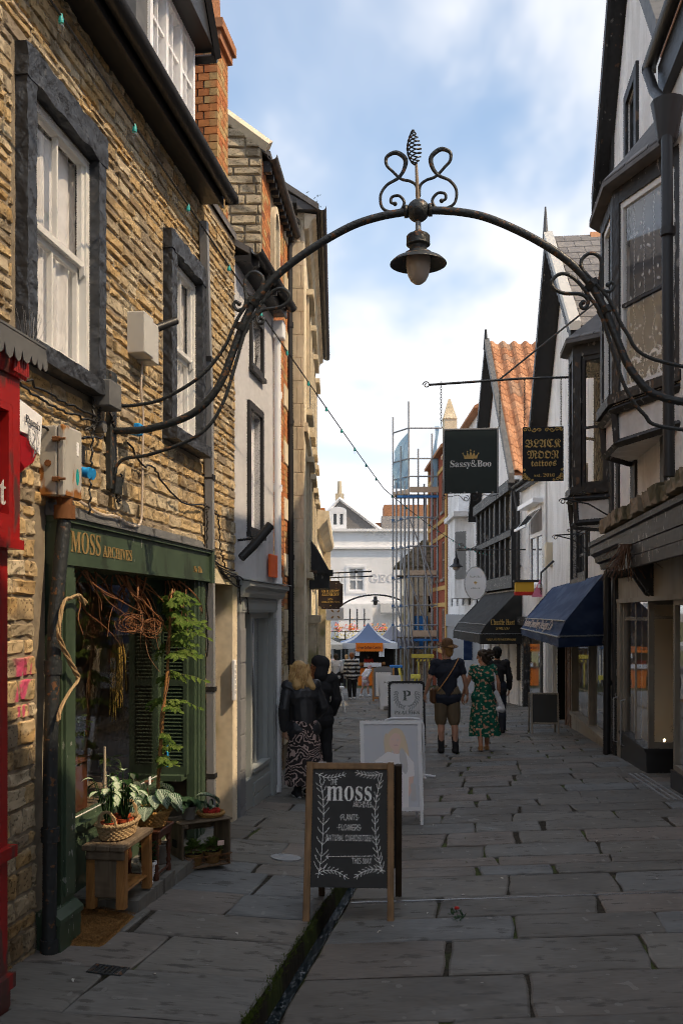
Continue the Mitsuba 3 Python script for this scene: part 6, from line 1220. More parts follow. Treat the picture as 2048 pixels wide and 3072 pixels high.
# straight run from above the first window to the far pole, then on to the right-hand houses
b0 = np.array([-.29 * 4.3, 4.3, 1.55 + .628 * 4.3])
runs = [(b0 - VPd * 2.6, b0 + VPd * 9.5, .06), (b0 + VPd * 9.5, np.array([5.3, 33.5, 3.6]), .25)]
for i, (a, b, s) in enumerate(runs):
    t = np.linspace(0, 1, 40)[:, None]; p = a + (b - a) * t - np.array([0, 0, 1]) * 4 * s * t * (1 - t)
    put(Z + '__cable', tube(p, .006, 6), 'm_cable')
    n = 15 if i == 0 else 16
    for j in range(n):
        if i == 0:
            y = fz(j) - .0; u = (y - a[1]) / (b[1] - a[1])
            if not 0 < u < 1: continue
        else: u = (j + .5) / n
        q = a + (b - a) * u - np.array([0, 0, 1]) * 4 * s * u * (1 - u)
        hk = put(Z + '__holder', tf(lathe([(0, .012), (.012, .012), (.014, -.005), (.019, -.03), (.018, -.048), (0, -.049)], 12), mv(*q) @ BS), 'm_teal', smooth=40)
        put(hk + '__bulb', tf(lathe([(.013, -.048), (.015, -.056), (.022, -.072), (.020, -.088), (.010, -.098), (0, -.10)], 12), mv(*q) @ BS), 'm_bulb', smooth=True)
# ---------------------------------------------------------------- hanging signs on the right
def xform(c, a=0.0): M = rz(a); M[:3, 3] = c; return M
k = thing('sign_bracket', 'long black iron bracket with a scrolled tip and stay carrying two hanging signs', 'bracket')
wp = RF.p(15.62, .0, 5.36); nd = np.array([*RF.n, 0]); tip = wp + nd * 2.86 + [0, 0, -.06]
put(k + '__bar', tube([wp, wp + nd * 1.4 + [0, 0, -.0], tip], .02, 8), 'm_iron')
put(k + '__stay', tube([wp + [0, 0, 1.35], wp + nd * 1.72], .016, 6), 'm_iron')
put(k + '__tip_scroll', tube(np.array([tip + nd * (.05 + r * math.cos(a)) + [0, 0, r * math.sin(a) + .0] for a, r in zip(np.linspace(0, 8, 36), np.linspace(.06, .018, 36))]), .010, 6), 'm_iron')
put(k + '__plate', cbox(15.55, 15.70, .0, .03, 5.1, 6.8), 'm_iron', RF)
def chain(key, a, b, n=14):
    a, b = np.array(a), np.array(b)
    for i in range(n):
        c = a + (b - a) * (i + .5) / n; L = np.linalg.norm(b - a) / n * .68; t = np.linspace(0, 2 * np.pi, 13)
        h = np.array([1, 0, 0]) if i % 2 else np.array([0, 1, 0])
        put(key, tube(np.array([c + h * .012 * math.cos(q) + np.array([0, 0, L * math.sin(q)]) for q in t]), .004, 5), 'm_galv') if False else CH.append(tube(np.array([c + h * .011 * math.cos(q) + np.array([0, 0, L * math.sin(q)]) for q in t]), .0042, 4))
def chain_put(key, *pairs):
    global CH
    for a, b, n in pairs: 
        CH = []; chain('', a, b, n); put(key, CH, 'm_iron')
CH = []
yaw = math.atan2(RF.n[1], RF.n[0]) + math.pi
k = thing('boutique_sign', 'large dark green hanging sign with a gold crown and white lettering', 'sign')
SM = xform(wp + nd * 2.19 + [0, 0, -.78 - .54], yaw)      # x along the board, -y to the viewer
w, h = .45, .53
put(k + '__board', cbox(-w + .03, w - .03, -.012, .012, -h, h - .03, .003), 'm_signgreen', M=SM)
put(k + '__frame', [cbox(-w, -w + .03, -.02, .02, -h, h), cbox(w - .03, w, -.02, .02, -h, h), cbox(-w, w, -.021, .021, h - .03, h)], 'm_gpipe', M=SM)
RX = rot(math.pi / 2, [1, 0, 0])
put(k + '__lettering', tf(text('Sassy&Boo', .105, .006, 'serif', width=.66, center=True), mv(0, -.013, -.10) @ RX), 'm_chalk', M=SM)
cr = Polygon([(-.10, 0), (-.125, .085), (-.075, .04), (-.055, .115), (-.025, .05), (0, .135), (.025, .05), (.055, .115), (.075, .04), (.125, .085), (.10, 0)])
cr = unary_union([cr] + [Point(x, y).buffer(.011) for x, y in ((-.125, .09), (-.055, .12), (0, .14), (.055, .12), (.125, .09))])
put(k + '__crown', tf(ext(cr, .006), mv(0, -.013, .03) @ RX), 'm_gold', M=SM)
for q in (-1, 1):
    put(k + '__scroll', tube(spiral((q * .075, 0, -h - .085), (q, 0, 0), (0, 0, 1), .055, .014, 1.6, 9.5, 40), .006, 6), 'm_iron', M=SM)
    put(k + '__scroll', tube(smooth_path([(q * w, 0, -h - .02), (q * .33, 0, -h - .05), (q * .2, 0, -h - .03), (q * .1, 0, -h - .12)], 20), .006, 6), 'm_iron', M=SM)
    put(k + '__scroll', tube(spiral((q * (w - .01), 0, -h - .07), (q, 0, 0), (0, 0, 1), .04, .012, 1.6, 8, 30), .005, 6), 'm_iron', M=SM)
put(k + '__stud', [sphere(.016, (x, -.02, -h + .01), 1) for x in (-.33, -.1, .1, .36)], 'm_galv', M=SM)
tp = lambda x, z: (SM @ np.array([x, 0, z, 1]))[:3]
chain_put(k + '__chain', (tp(-w, h) + [-.03, 0, .1], tp(-w - .03, 1.30), 16), (tp(w, h) + [.02, 0, .1], tp(w + .02, 1.3), 16))
put(k + '__hook', [tube([tp(-w + .01, h), tp(-w - .02, h + .04), tp(-w - .03, h + .12)], .008, 6), tube([tp(w - .01, h), tp(w + .02, h + .05), tp(w + .02, h + .12)], .008, 6)], 'm_iron')
P('m_signgreen', (.012, .022, .02), .4, specular=.25); P('m_signblack', (.009, .010, .012), .5, specular=.25)
k = thing('tattoo_sign', 'black hanging sign with gold blackletter writing and gold corner ornaments', 'sign')
SM = xform(wp + nd * 1.03 + [0, 0, -.78 - .45], yaw); w, h = .325, .44
put(k + '__board', cbox(-w, w, -.012, .012, -h, h, .003), 'm_signblack', M=SM)
put(k + '__lettering', [tf(text('BLACK', .12, .006, 'fraktur', width=.56, center=True), mv(0, -.013, .105) @ RX), tf(text('MOON', .12, .006, 'fraktur', width=.50, center=True), mv(.0, -.013, -.075) @ RX), tf(text('tattoos', .105, .006, 'fraktur', width=.40, center=True), mv(.01, -.013, -.20) @ RX), tf(text('est. 2010', .05, .006, 'serif', width=.32, center=True), mv(.02, -.013, -.37) @ RX)], 'm_gold', M=SM)
orn = []
for q in (-1, 1):
    for c, r, s in (((.06, .385), .035, 1), ((.14, .39), .04, -1), ((.225, .395), .04, 1), ((.285, .40), .03, -1)):
        sp = spiral((q * c[0], 0, c[1]), (q, 0, 0), (0, 0, s), r, .006, 0, 7, 26); orn.append(tube(sp, .008, 5))
    for c, r, s in (((.29, -.40), .035, 1), ((.295, -.33), .03, -1), ((.23, -.41), .03, 1), ((.30, -.26), .022, 1), ((.17, -.42), .02, -1), ((.26, -.37), .02, 1)):
        orn.append(tube(spiral((q * c[0], 0, c[1]), (q, 0, 0), (0, 0, s), r, .005, 0, 7, 22), .008, 5))
put(k + '__ornament', [tf(m, mv(0, -.014, 0)) for m in orn], 'm_gold', M=SM)
chain_put(k + '__chain', (tp2 := (SM @ np.array([-w + .03, 0, h, 1]))[:3], tp2 + [0, 0, .80], 20), (tp3 := (SM @ np.array([w - .04, 0, h, 1]))[:3], tp3 + [0, 0, .80], 20))
# empty wrought brackets
def bracket(key, s, o, z, L, hgt):
    p = lambda q, dz: RF.p(s, o + q, z + dz)
    put(key + '__plate', tube([p(.02, -hgt * .75), p(.02, hgt * .5)], .018, 4), 'm_iron')
    put(key + '__arm', tube([p(0, 0), p(L, -.03)], .014, 6), 'm_iron')
    put(key + '__stay', tube([p(0, -hgt * .62), p(L * .5, -.2 * hgt), p(L, -.03)], .012, 6), 'm_iron')
    nr = np.array([*RF.n, 0])
    for c, r, dz in ((L, .05, -.07), (.06, .05, hgt * .42), (.06, .06, -hgt * .7), (L * .6, .035, .05)):
        put(key + '__scroll', tube(spiral(p(c, dz), nr, (0, 0, 1), r, .012, 0, 8, 30), .008, 5), 'm_iron')
k = thing('empty_sign_bracket', 'empty scrolled iron sign bracket on the timber house, the nearer of two', 'bracket'); bracket(k, 14.25, .12, 3.27, .75, .55)
k = thing('empty_sign_bracket', 'smaller empty scrolled iron bracket beside the white house window', 'bracket'); bracket(k, 17.6, .02, 3.0, .62, .55)
# oval sign, bar and lantern by the black awning
k = thing('oval_sign', 'white oval hanging sign above the black awning', 'sign')
put(k + '__board', tf(ext(affinity.scale(Point(0, 0).buffer(1, 24), .33, .49), .03), mv(4.0, 28.9, 2.45) @ RX), 'm_upvc')
put(k + '__rim', [tube([(4.0 + .33 * math.cos(a), 28.87, 2.45 + .49 * math.sin(a)) for a in np.linspace(0, 6.2832, 40)], .014, 5)], 'm_galv')
put(k + '__lettering', [tf(text('Charlie Hart', .07, .004, 'script', width=.36, center=True), mv(4.0, 28.868, 2.62) @ RX), tf(text('JEWELLERS', .04, .004, 'serif', width=.3, center=True), mv(4.0, 28.868, 2.28) @ RX)], 'm_gpaint')
put(k + '__heart', tf(ext(Polygon([(0, -.05), (.05, .02), (.025, .05), (0, .03), (-.025, .05), (-.05, .02)]), .006), mv(4, 28.868, 2.46) @ RX), 'm_gold')
put(k + '__hanger', [tube([(4.0 + q * .17, 28.9, 2.9), (4.0 + q * .17, 28.9, 3.42)], .012, 5) for q in (-1, 1)], 'm_iron')
k = thing('oval_sign_bracket', 'thin iron bar carrying the white oval sign', 'bracket')
put(k, [tube([(3.45, 28.9, 3.44), (5.5, 28.9, 3.46)], .022, 6), tube([(3.9, 28.9, 3.5), (5.5, 28.9, 4.3)], .012, 5), tube(spiral((3.55, 28.9, 3.56), (1, 0, 0), (0, 0, 1), .1, .03, 0, 7, 30), .012, 5)], 'm_iron')
k = thing('wall_lantern', 'black bell-shaped lantern hanging on a bracket left of the oval sign', 'lamp')
put(k + '__shade', tf(lathe([(0, .5), (.03, .48), (.05, .36), (.10, .3), (.12, .14), (.26, .02), (.28, 0), (.2, 0)], 16), mv(4.45, 37.5, 3.35)), 'm_black', smooth=40); put(k + '__globe', sphere(.15, (4.45, 37.5, 3.33), 2, (1, 1, .8)), 'm_lampglass', smooth=True)
put(k + '__arm', tube([(4.45, 37.5, 3.8), (4.45, 37.5, 4.05), (5.5, 37.5, 4.05)], .03, 6), 'm_black')
# sign on the left
k = thing('spa_sign', 'dark brown hanging sign with notched corners and gold lettering on the left', 'sign')
nb = sbox(-.255, -.29, .255, .29).difference(unary_union([Point(a * .255, b * .29).buffer(.065) for a in (-1, 1) for b in (-1, 1)]))
SM = xform((-.225, 20.0, 1.93), 0)
put(k + '__board', tf(ext(nb, .03), mv(0, .015, 0) @ RX), 'm_signbrown', M=SM)
put(k + '__lettering', [tf(text(t_, hh, .005, 'serif', width=ww, center=True), mv(0, -.017, zz) @ RX) for t_, hh, ww, zz in (('HOLISTIC', .055, .37, .05), ('ALCHEMY', .055, .37, -.02), ('SPA', .04, .10, -.11), ('TREATMENTS', .04, .37, -.165))] + [tf(ext(Point(0, 0).buffer(.016), .005), mv(0, -.017, -.22) @ RX)], 'm_gold', M=SM)
put(k + '__stud', [sphere(.009, (x, -.018, z), 0) for x in (-.13, .12) for z in (.24, .2, .13, .09, -.26)], 'm_rustbox', M=SM)
P('m_signbrown', (.028, .018, .016), .5)
k = thing('spa_sign_bracket', 'thin iron bar reaching out from the limestone building over the brown sign', 'bracket')
put(k, [tube([(-.55, 20, 2.37), (.62, 20, 2.42)], .016, 6), *[tube([(x, 20, 2.2), (x, 20, 2.39)], .007, 5) for x in (-.4, -.06)], sphere(.035, (.3, 20, 2.41), 1)], 'm_iron')
k = thing('white_sign', 'small white hanging sign with four ochre leaves below the brown sign', 'sign')
put(k + '__board', cbox(-.42, .06, 25.99, 26.01, 1.36, 1.70), 'm_upvc')
put(k + '__leaf', [tf(ext(affinity.rotate(affinity.scale(Point(0, 0).buffer(1, 6), .05, .02), a), .004), mv(-.16 + x, 25.985, 1.53 + z) @ RX) for x, z, a in ((-.08, .08, -40), (.08, .08, 40), (-.08, -.08, 40), (.08, -.08, -40))], 'm_tan')
k = thing('white_sign_bracket', 'second thin iron bar behind the brown sign', 'bracket')
put(k, [tube([(-.6, 26, 2.5), (.85, 26, 2.55)], .018, 6), tube([(-.3, 26, 1.7), (-.3, 26, 2.5)], .008, 5), tube([(.0, 26, 1.7), (.0, 26, 2.5)], .008, 5)], 'm_iron')
k = thing('lamp_arch', 'second, distant lamp arch far down the street', 'street lamp')
t = np.linspace(0, np.pi, 30)
put(k + '__arch_pipe', tube(np.stack([2.1 - 2.9 * np.cos(t), 60 + 0 * t, .6 + 2.1 * np.sin(t)], 1), .05, 8), 'm_iron'); put(k + '__lamp', tf(lathe([(0, 2.62), (.1, 2.6), (.12, 2.4), (.3, 2.3), (.14, 2.28), (.12, 2.1), (0, 2.05)], 12), mv(2.1, 60, 0)), 'm_iron')
# ---------------------------------------------------------------- boxes and cables on the stone house
k = thing('electrical_cabinet', 'rusty grey metal electrical cabinet on the stones above the drainpipe', 'cabinet')
put(k + '__body', cbox(4.88, 5.09, .0, .095, 2.14, 2.49, .006), 'm_rustbox', LF); put(k + '__door', [cbox(4.88, 5.10, .097, .135, 2.135, 2.495, .008)], 'm_rustbox', LF)
for z in (2.22, 2.42): put(k + '__clasp', [cbox(4.865, 4.882, .075, .115, z - .012, z + .012, .003), tube([LF.p(4.87, .11, z), LF.p(4.87, .145, z)], .007, 6).apply_transform(np.linalg.inv(LF.m))], 'm_rust', LF)
put(k + '__knockout', tube([LF.p(4.882, .05, 2.30), LF.p(4.872, .05, 2.30)], .017, 14), 'm_rust')
put(k + '__conduit', [tube([LF.p(4.97, .09, 2.14), LF.p(4.975, .09, 2.05)], .03, 10)], 'm_rust'); put(k + '__sticker', [tf(ext(affinity.scale(Point(0, 0).buffer(1, 12), .018, .042), .001), LF.m @ np.array([[1, 0, 0, 5.04], [0, 0, 1, .1355], [0, 1, 0, 2.25], [0, 0, 0, 1.0]]))], 'm_teal', label='round green tree sticker')
put(k + '__label', box(5.03, 5.055, .135, .1365, 2.36, 2.43), 'm_upvc', LF)
P('m_rust', (.16, .065, .022), .8)
k = thing('power_socket', 'pair of blue industrial power sockets beside the rusty cabinet', 'socket')
put(k + '__backplate', cbox(5.16, 5.26, .0, .06, 2.28, 2.46, .006), 'm_wpaint', LF)
for i in (0, 1): put(k + '__socket', [tube([LF.p(5.18 + .05 * i, .06, 2.31), LF.p(5.18 + .05 * i, .13, 2.295)], .026, 14), tube([LF.p(5.18 + .05 * i, .13, 2.295), LF.p(5.18 + .05 * i, .145, 2.292)], .03, 14)], 'm_pvcblue', smooth=40)
put(k + '__meter', cbox(5.18, 5.25, .06, .09, 2.35, 2.45), 'm_black', LF)
k = thing('junction_box', 'square weathered grey junction box under the corner of the first window', 'junction box'); put(k, cbox(5.50, 5.68, .02, .13, 2.72, 2.87, .006), 'm_lead', LF)
k = thing('junction_box', 'pale grey box with a black tube lamp between the two upper windows', 'junction box')
put(k + '__box', [cbox(6.10, 6.27, .0, .12, 3.18, 3.44, .006), cbox(6.275, 6.40, .0, .11, 3.17, 3.43, .006)], 'm_wpaint2', LF); put(k + '__tube_lamp', tube([LF.p(6.38, .07, 3.40), LF.p(6.52, .19, 3.50)], .026, 12), 'm_black', smooth=40)
k = thing('junction_box', 'round grey conduit box left of the arch bracket', 'junction box'); put(k, [tube([LF.p(5.60, .0, 2.62), LF.p(5.60, .06, 2.62)], .035, 14)], 'm_lead')
k = thing('alarm_box', 'white and red burglar alarm box beside the red shop front', 'alarm box')
sh_ = Polygon([(0, 0), (.19, -.03), (.17, -.20), (.085, -.165), (.07, -.13), (0, -.13)]); lo_ = Polygon([(0, -.13), (.07, -.13), (.085, -.165), (.17, -.20), (.14, -.245), (.04, -.30), (.0, -.27)])
AM = LF.m @ mv(4.50, 0, 2.535) @ np.diag([1.22, 1.05, 1.12, 1.0]) @ SOZ
def dome(poly, d, k_=.75): 
    a = np.array(poly.exterior.coords)[:-1]; c = a.mean(0); return hull([[*p, 0] for p in a] + [[*(c + (p - c) * .95), d * .8] for p in a] + [[*(c + (p - c) * k_), d] for p in a])
put(k + '__cover', tf(ext(sh_, .085), AM), 'm_upvc', label='white cover with black lettering'); put(k + '__lens', tf(dome(lo_, .08), AM), 'm_redlens')
P('m_redlens', (.30, .006, .012), .15, specular=.6)
put(k + '__lettering', tf(text('Phoenix', .036, .001, 'serif', width=.15), LF.m @ mv(4.54, .0975, 2.44) @ np.array([[1, 0, 0, 0], [0, 0, 1, 0], [-.12, 1, 0, 0], [0, 0, 0, 1.0]])), 'm_black')
put(k + '__emblem', [tf(LineString(smooth_path(p, 20)).buffer(w_).simplify(.0004) and ext(LineString(smooth_path(p, 20)).buffer(w_), .001), LF.m @ mv(4.57, .0975, 2.32) @ SOZ) for p, w_ in (([(.0, .09), (.0, .05), (.02, .02), (.05, .01)], .0035), ([(.012, .09), (.015, .05), (.03, .03), (.055, .02)], .003), ([(.06, .09), (.075, .08), (.07, .06), (.055, .04), (.06, .0), (.05, -.03)], .004), ([(.09, .09), (.1, .05), (.09, .01), (.07, -.01)], .003), ([(.04, .125), (.02, .115), (.015, .1)], .003))], 'm_gpipe')
k = thing('wall_cables', 'loose black cables and one white cable strung over the stone wall', 'cables')
for pts in ([(4.30, 2.72), (4.65, 2.66), (5.0, 2.645), (5.5, 2.66)], [(4.30, 2.715), (4.7, 2.61), (5.1, 2.60), (5.5, 2.63)], [(4.35, 2.68), (4.62, 2.52), (4.9, 2.46), (5.25, 2.5), (5.6, 2.56)], [(5.46, 2.75), (5.45, 2.6), (5.42, 2.35), (5.40, 2.1)], [(5.8, 2.28), (5.82, 2.22), (5.86, 2.24), (5.88, 2.4)], [(6.0, 2.60), (6.25, 2.50), (6.45, 2.52), (6.6, 2.46), (7.1, 2.36), (7.7, 2.40)], [(7.72, 2.42), (7.75, 2.3), (7.74, 2.0), (7.76, 1.2)], [(7.76, 2.4), (7.98, 2.39), (8.1, 2.3), (8.15, 2.1), (8.3, 1.95)], [(5.55, 2.72), (5.5, 2.62), (5.35, 2.56)], [(5.7, 2.72), (5.78, 2.66), (5.9, 2.63)]):
    p = np.array([LF.p(s, .045 + .012 * (i % 2), z + rng.normal(0, .006)) for i, (s, z) in enumerate(smooth_path(pts, 24))]); put(k + '__cable', tube(p, .0065, 5), 'm_cable')
put(k + '__white_cable', tube([LF.p(s, .035, z) for s, z in smooth_path([(6.30, 3.18), (6.27, 3.0), (6.31, 2.83), (6.30, 2.6), (6.29, 2.3), (6.26, 2.13), (6.1, 2.10), (5.85, 2.13), (5.6, 2.12), (5.3, 2.16)], 50)], .008, 6), 'm_wcable')
put(k + '__plug', [tube([LF.p(5.92, .09, 2.655), LF.p(6.06, .10, 2.67)], [.022, .026], 10), cbox(6.0, 6.07, .08, .125, 2.67, 2.72, .008).apply_transform(LF.m)], 'm_pvcblue', smooth=30, label='bright blue plug connector')
# ---------------------------------------------------------------- A-boards standing down the middle of the street
rng = np.random.default_rng(71)
def stand(x, y, a): M = rz(a); M[:3, 3] = (x, y, float(zg(x, y))); return M
def lean(th, y0=0.0):      # (across, up the slope, out of the face) -> local x, y, z of the stand
    c, s = math.cos(th), math.sin(th); return np.array([[1, 0, 0, 0], [0, s, -c, y0], [0, c, s, 0], [0, 0, 0, 1.0]])
def pb(a0, a1, b0, b1, c0, c1, e=.004): return cbox(a0, a1, b0, b1, c0, c1, e)
k = thing('chalkboard_sign', 'wooden framed chalkboard A-board straddling the water channel with white hand lettering', 'A-board')
M0 = stand(.055, 5.97, math.radians(-3)); FM = M0 @ lean(math.radians(17), -.30); BM = M0 @ np.array([[1, 0, 0, .05], [0, -1, 0, 0], [0, 0, 1, 0], [0, 0, 0, 1.0]]) @ lean(math.radians(17), -.30)
for x0, x1 in ((-.268, -.228), (.228, .268)): put(k + '__leg', pb(x0, x1, -.005, .95, -.02, .014), 'm_boardwood', M=FM)
put(k + '__top_rail', pb(-.228, .228, .905, .945, -.02, .012), 'm_boardwood', M=FM)
put(k + '__board', pb(-.23, .23, .205, .908, -.012, .002, .001), 'm_chalkb', M=FM)
for x0, x1 in ((-.268, -.228), (.228, .268)): put(k + '__rear_leg', pb(x0, x1, -.005, .93, -.02, .012), 'm_darkwood', M=BM)
put(k + '__rear_board', pb(-.23, .23, .205, .93, -.012, .0, .001), 'm_chalkb', M=BM)
put(k + '__hinge', [tube([(M0 @ [x, .0, .898, 1])[:3], (M0 @ [x + .05, .0, .898, 1])[:3]], .008, 6) for x in (-.2, .15)], 'm_galv')
PB('m_darkwood', wood_f((.03, .02, .012), (.07, .045, .025)), .6)
q = lambda X, Y: ((X - 667) * .000505, .205 + (1607 - Y) * .00054)
def put_text(t, X0, X1, Y, hh, style=None): a, b = q(X0, Y); return tf(text(t, hh, .0008, style, width=(X1 - X0) * .000505), mv(a, b, .0022))
put(k + '__lettering', [put_text('THE', 430, 510, 485, .033), put_text('moss', 388, 930, 663, .125, 'serif'), put_text('ARCHIVES', 708, 930, 733, .033), put_text('·PLANTS·', 550, 780, 878, .036), put_text('·FLOWERS·', 520, 812, 990, .036), put_text('·NATURAL CURIOSITIES·', 380, 935, 1105, .036), put_text('THIS WAY', 700, 935, 1350, .034)], 'm_chalk', M=FM, label='white chalk lettering')
def strokes(ls, w): return ext(unary_union([LineString([q(*p) for p in l]).buffer(w) for l in ls]), .0008)
st_ = [[(395, 1275), (945, 1265)], [(395, 1275), (428, 1248)], [(395, 1275), (425, 1304)]]
put(k + '__arrow', tf(strokes(st_, .0017), mv(0, 0, .0022)), 'm_chalk', M=FM)
def sprig(spine, pairs, L, a0=.75):
    S_ = smooth_path([(x, y, 0) for x, y in spine], 40)[:, :2]; out = [[tuple(p) for p in S_]]
    for i in range(pairs):
        t = int((i + .6) / pairs * (len(S_) - 4)) + 1; d = S_[min(t + 2, len(S_) - 1)] - S_[t - 1]; d /= np.linalg.norm(d); l = L * (1 - .35 * i / pairs)
        for sg in (-1, 1):
            c, s = math.cos(a0 * sg), math.sin(a0 * sg); v = np.array([d[0] * c - d[1] * s, d[0] * s + d[1] * c]); n_ = np.array([-d[1], d[0]]) * sg
            out.append([tuple(S_[t]), tuple(S_[t] + v * l * .55 + n_ * l * .07), tuple(S_[t] + v * l)])
    return out
sp = sprig([(305, 1505), (340, 1250), (355, 900), (345, 640), (300, 430)], 11, 120, .72) + sprig([(1068, 1450), (1005, 1230), (975, 950), (985, 650), (1058, 350)], 14, 85, .6) + sprig([(250, 355), (380, 405), (500, 395), (615, 360)], 7, 55) + sprig([(1060, 350), (960, 375), (850, 370), (730, 345)], 7, 60) + sprig([(275, 1465), (400, 1425), (520, 1435), (665, 1510)], 7, 60) + sprig([(1095, 1425), (960, 1405), (850, 1430), (725, 1500)], 7, 60)
put(k + '__sprig', tf(strokes(sp, .0017), mv(0, 0, .0022)), 'm_chalk', M=FM, label='chalk drawn leaf sprigs')
k = thing('poster_stand', 'silver framed poster stand with a faded portrait of a blonde woman', 'A-board')
M0 = stand(.46, 9.12, math.radians(4)); FM = M0 @ lean(math.radians(12), -.2); BM = M0 @ np.array([[1, 0, 0, .02], [0, -1, 0, 0], [0, 0, 1, 0], [0, 0, 0, 1.0]]) @ lean(math.radians(12), -.2)
put(k + '__frame', [panel(sbox(-.29, .14, .29, .98).difference(sbox(-.255, .175, .255, .945)), 0, .018).apply_transform(np.array([[1, 0, 0, 0], [0, 0, 1, 0], [0, 1, 0, 0], [0, 0, 0, 1.0]])), pb(-.285, -.255, 0, .14, 0, .016), pb(.255, .285, 0, .14, 0, .016)], 'm_silver', M=FM)
put(k + '__poster', pb(-.256, .256, .174, .946, -.004, .006, .001), 'm_poster', M=FM); put(k + '__rear_frame', [pb(-.28, -.25, 0, .97, 0, .016), pb(.25, .28, 0, .97, 0, .016), pb(-.25, .25, .15, .95, .002, .008)], 'm_silver', M=BM)
P('m_silver', (.74, .75, .77), .35); P('m_poster', (.58, .60, .65), .22); P('m_p_hair', (.72, .58, .42), .25); P('m_p_skin', (.78, .57, .49), .25); P('m_p_dress', (.84, .82, .83), .25); P('m_p_grey', (.58, .57, .58), .25); P('m_p_lip', (.66, .44, .42), .25)
def flat(poly, lay_): return tf(ext(poly, .0006), mv(0, 0, .0062 + .0007 * lay_))
E_ = lambda x, y, a, b, r=0: affinity.rotate(affinity.scale(Point(x, y).buffer(1, 16), a, b), r)
put(k + '__portrait', flat(unary_union([E_(.045, .80, .085, .11, -12), E_(-.03, .73, .035, .13, 5), E_(.12, .68, .045, .19, 6)]), 0), 'm_p_hair', M=FM, label='faded printed portrait')
put(k + '__portrait', [flat(unary_union([E_(.04, .785, .055, .078, -12), sbox(.02, .66, .075, .74)]), 1), flat(unary_union([E_(.17, .44, .035, .17, -8), E_(-.02, .33, .12, .035, 25), E_(-.16, .45, .03, .13, 8)]), 1)], 'm_p_skin', M=FM)
put(k + '__portrait', flat(unary_union([Polygon([(-.14, .60), (-.03, .68), (.05, .655), (.13, .67), (.2, .58), (.205, .47), (.15, .46), (.14, .18), (-.12, .18), (-.12, .45), (-.19, .45)]).buffer(.01)]), 2), 'm_p_dress', M=FM)
put(k + '__portrait', [flat(E_(.115, .60, .035, .12, 8), 3), flat(unary_union([E_(.02, .805, .012, .004), E_(.065, .797, .012, .004)]), 3), flat(unary_union([E_(.20, .25 + .03 * i, .03, .022, 40 * i) for i in range(5)]), 3)], 'm_p_grey', M=FM)
put(k + '__portrait', flat(E_(.045, .747, .022, .006, -8), 3), 'm_p_lip', M=FM)
k = thing('tubular_stand', 'grey sign stand with a rounded white tubular frame behind the poster stand', 'A-board')
M0 = stand(.80, 12.35, math.radians(6))
up_ = [(-.26, 0, 0), (-.26, .04, .5), (-.26, .08, .68), (-.2, .09, .755), (0, .095, .77), (.2, .09, .755), (.26, .08, .68), (.26, .04, .5), (.26, 0, .02)]
put(k + '__tube_frame', [tube(smooth_path(up_, 60), .016, 8), tube([(-.26, .0, .02), (-.26, .34, .02)], .016, 8), tube([(.26, -.1, .02), (.26, .34, .02)], .016, 8), tube([(.20, .0, .06), (.40, -.02, .03)], .016, 8), *[tube([(x, .07, .60), (x, .34, .02)], .014, 6) for x in (-.26, .26)]], 'm_silver', M=M0, smooth=40)
put(k + '__panel', hull([(x, yy, z) for x in (-.24, .24) for yy, z in ((.03, .1), (.04, .1), (.09, .72), (.10, .72))]), 'm_gpaint', M=M0)
k = thing('salon_sign', 'tall white board with a black rounded frame, a letter P in a laurel wreath', 'A-board')
M0 = stand(1.14, 17.0, math.radians(3)); FM = M0 @ lean(math.radians(8), -.15)
rr = lambda x0, y0, x1, y1, r: sbox(x0 + r, y0 + r, x1 - r, y1 - r).buffer(r, 8)
fl = lambda p, a, b: tf(ext(p, b - a), mv(0, 0, a))
put(k + '__frame', fl(rr(-.325, .0, .325, 1.16, .07).difference(rr(-.285, .04, .285, 1.12, .05)), -.015, .02), 'm_black', M=FM)
put(k + '__board', fl(rr(-.29, .035, .29, 1.125, .05), -.005, .008), 'm_upvc', M=FM)
put(k + '__lettering', [tf(text('P', .17, .003, 'serif', center=True), mv(0, .82, .009)), tf(text('PEACHES', .06, .003, 'serif', width=.44, center=True), mv(0, .58, .009))], 'm_gpaint2', M=FM)
P('m_gpaint2', (.10, .12, .11), .5)
lv = []
for sg in (-1, 1):
    for i in range(9):
        a = -math.pi / 2 + sg * (.25 + .22 * i); c = (.19 * math.cos(a), .88 + .19 * math.sin(a))
        for j in (-1, 1): lv.append(affinity.translate(affinity.rotate(affinity.scale(Point(0, 0).buffer(1, 5), .033, .009), math.degrees(a) + sg * 90 + 45 * j * sg, origin=(0, 0)), c[0] + .022 * j * math.cos(a), c[1] + .022 * j * math.sin(a)))
put(k + '__wreath', fl(unary_union(lv), .009, .011), 'm_galv', M=FM)
put(k + '__rear_leg', [hull([(x + w, .45 + w2, 0) for w in (0, .03) for w2 in (0, .02)] + [(x + w, .03 + w2, 1.1) for w in (0, .03) for w2 in (0, .02)]) for x in (-.3, .27)], 'm_black', M=M0)
k = thing('white_board', 'plain white folding board, the middle one of the far row of signs', 'A-board')
M0 = stand(1.40, 28.0, math.radians(4)); FM = M0 @ lean(math.radians(8), -.2)
put(k + '__board', fl(unary_union([rr(-.31, .12, .31, 1.0, .03), sbox(-.31, 0, -.2, .2), sbox(.2, 0, .31, .2)]), -.01, .012), 'm_upvc', M=FM); put(k + '__lettering', [tf(text('BARBERS', .05, .003, 'serif', width=.36, center=True), mv(0, .78, .013))], 'm_mcream', M=FM)
put(k + '__back', hull([(x, yy, z) for x in (-.31, .31) for yy, z in ((.25, 0), (.27, 0), (-.04, 1.0), (-.05, 1.0))]), 'm_upvc', M=M0)
k = thing('orange_framed_board', 'A-board with an orange wooden frame, the farthest of the row of signs', 'A-board')
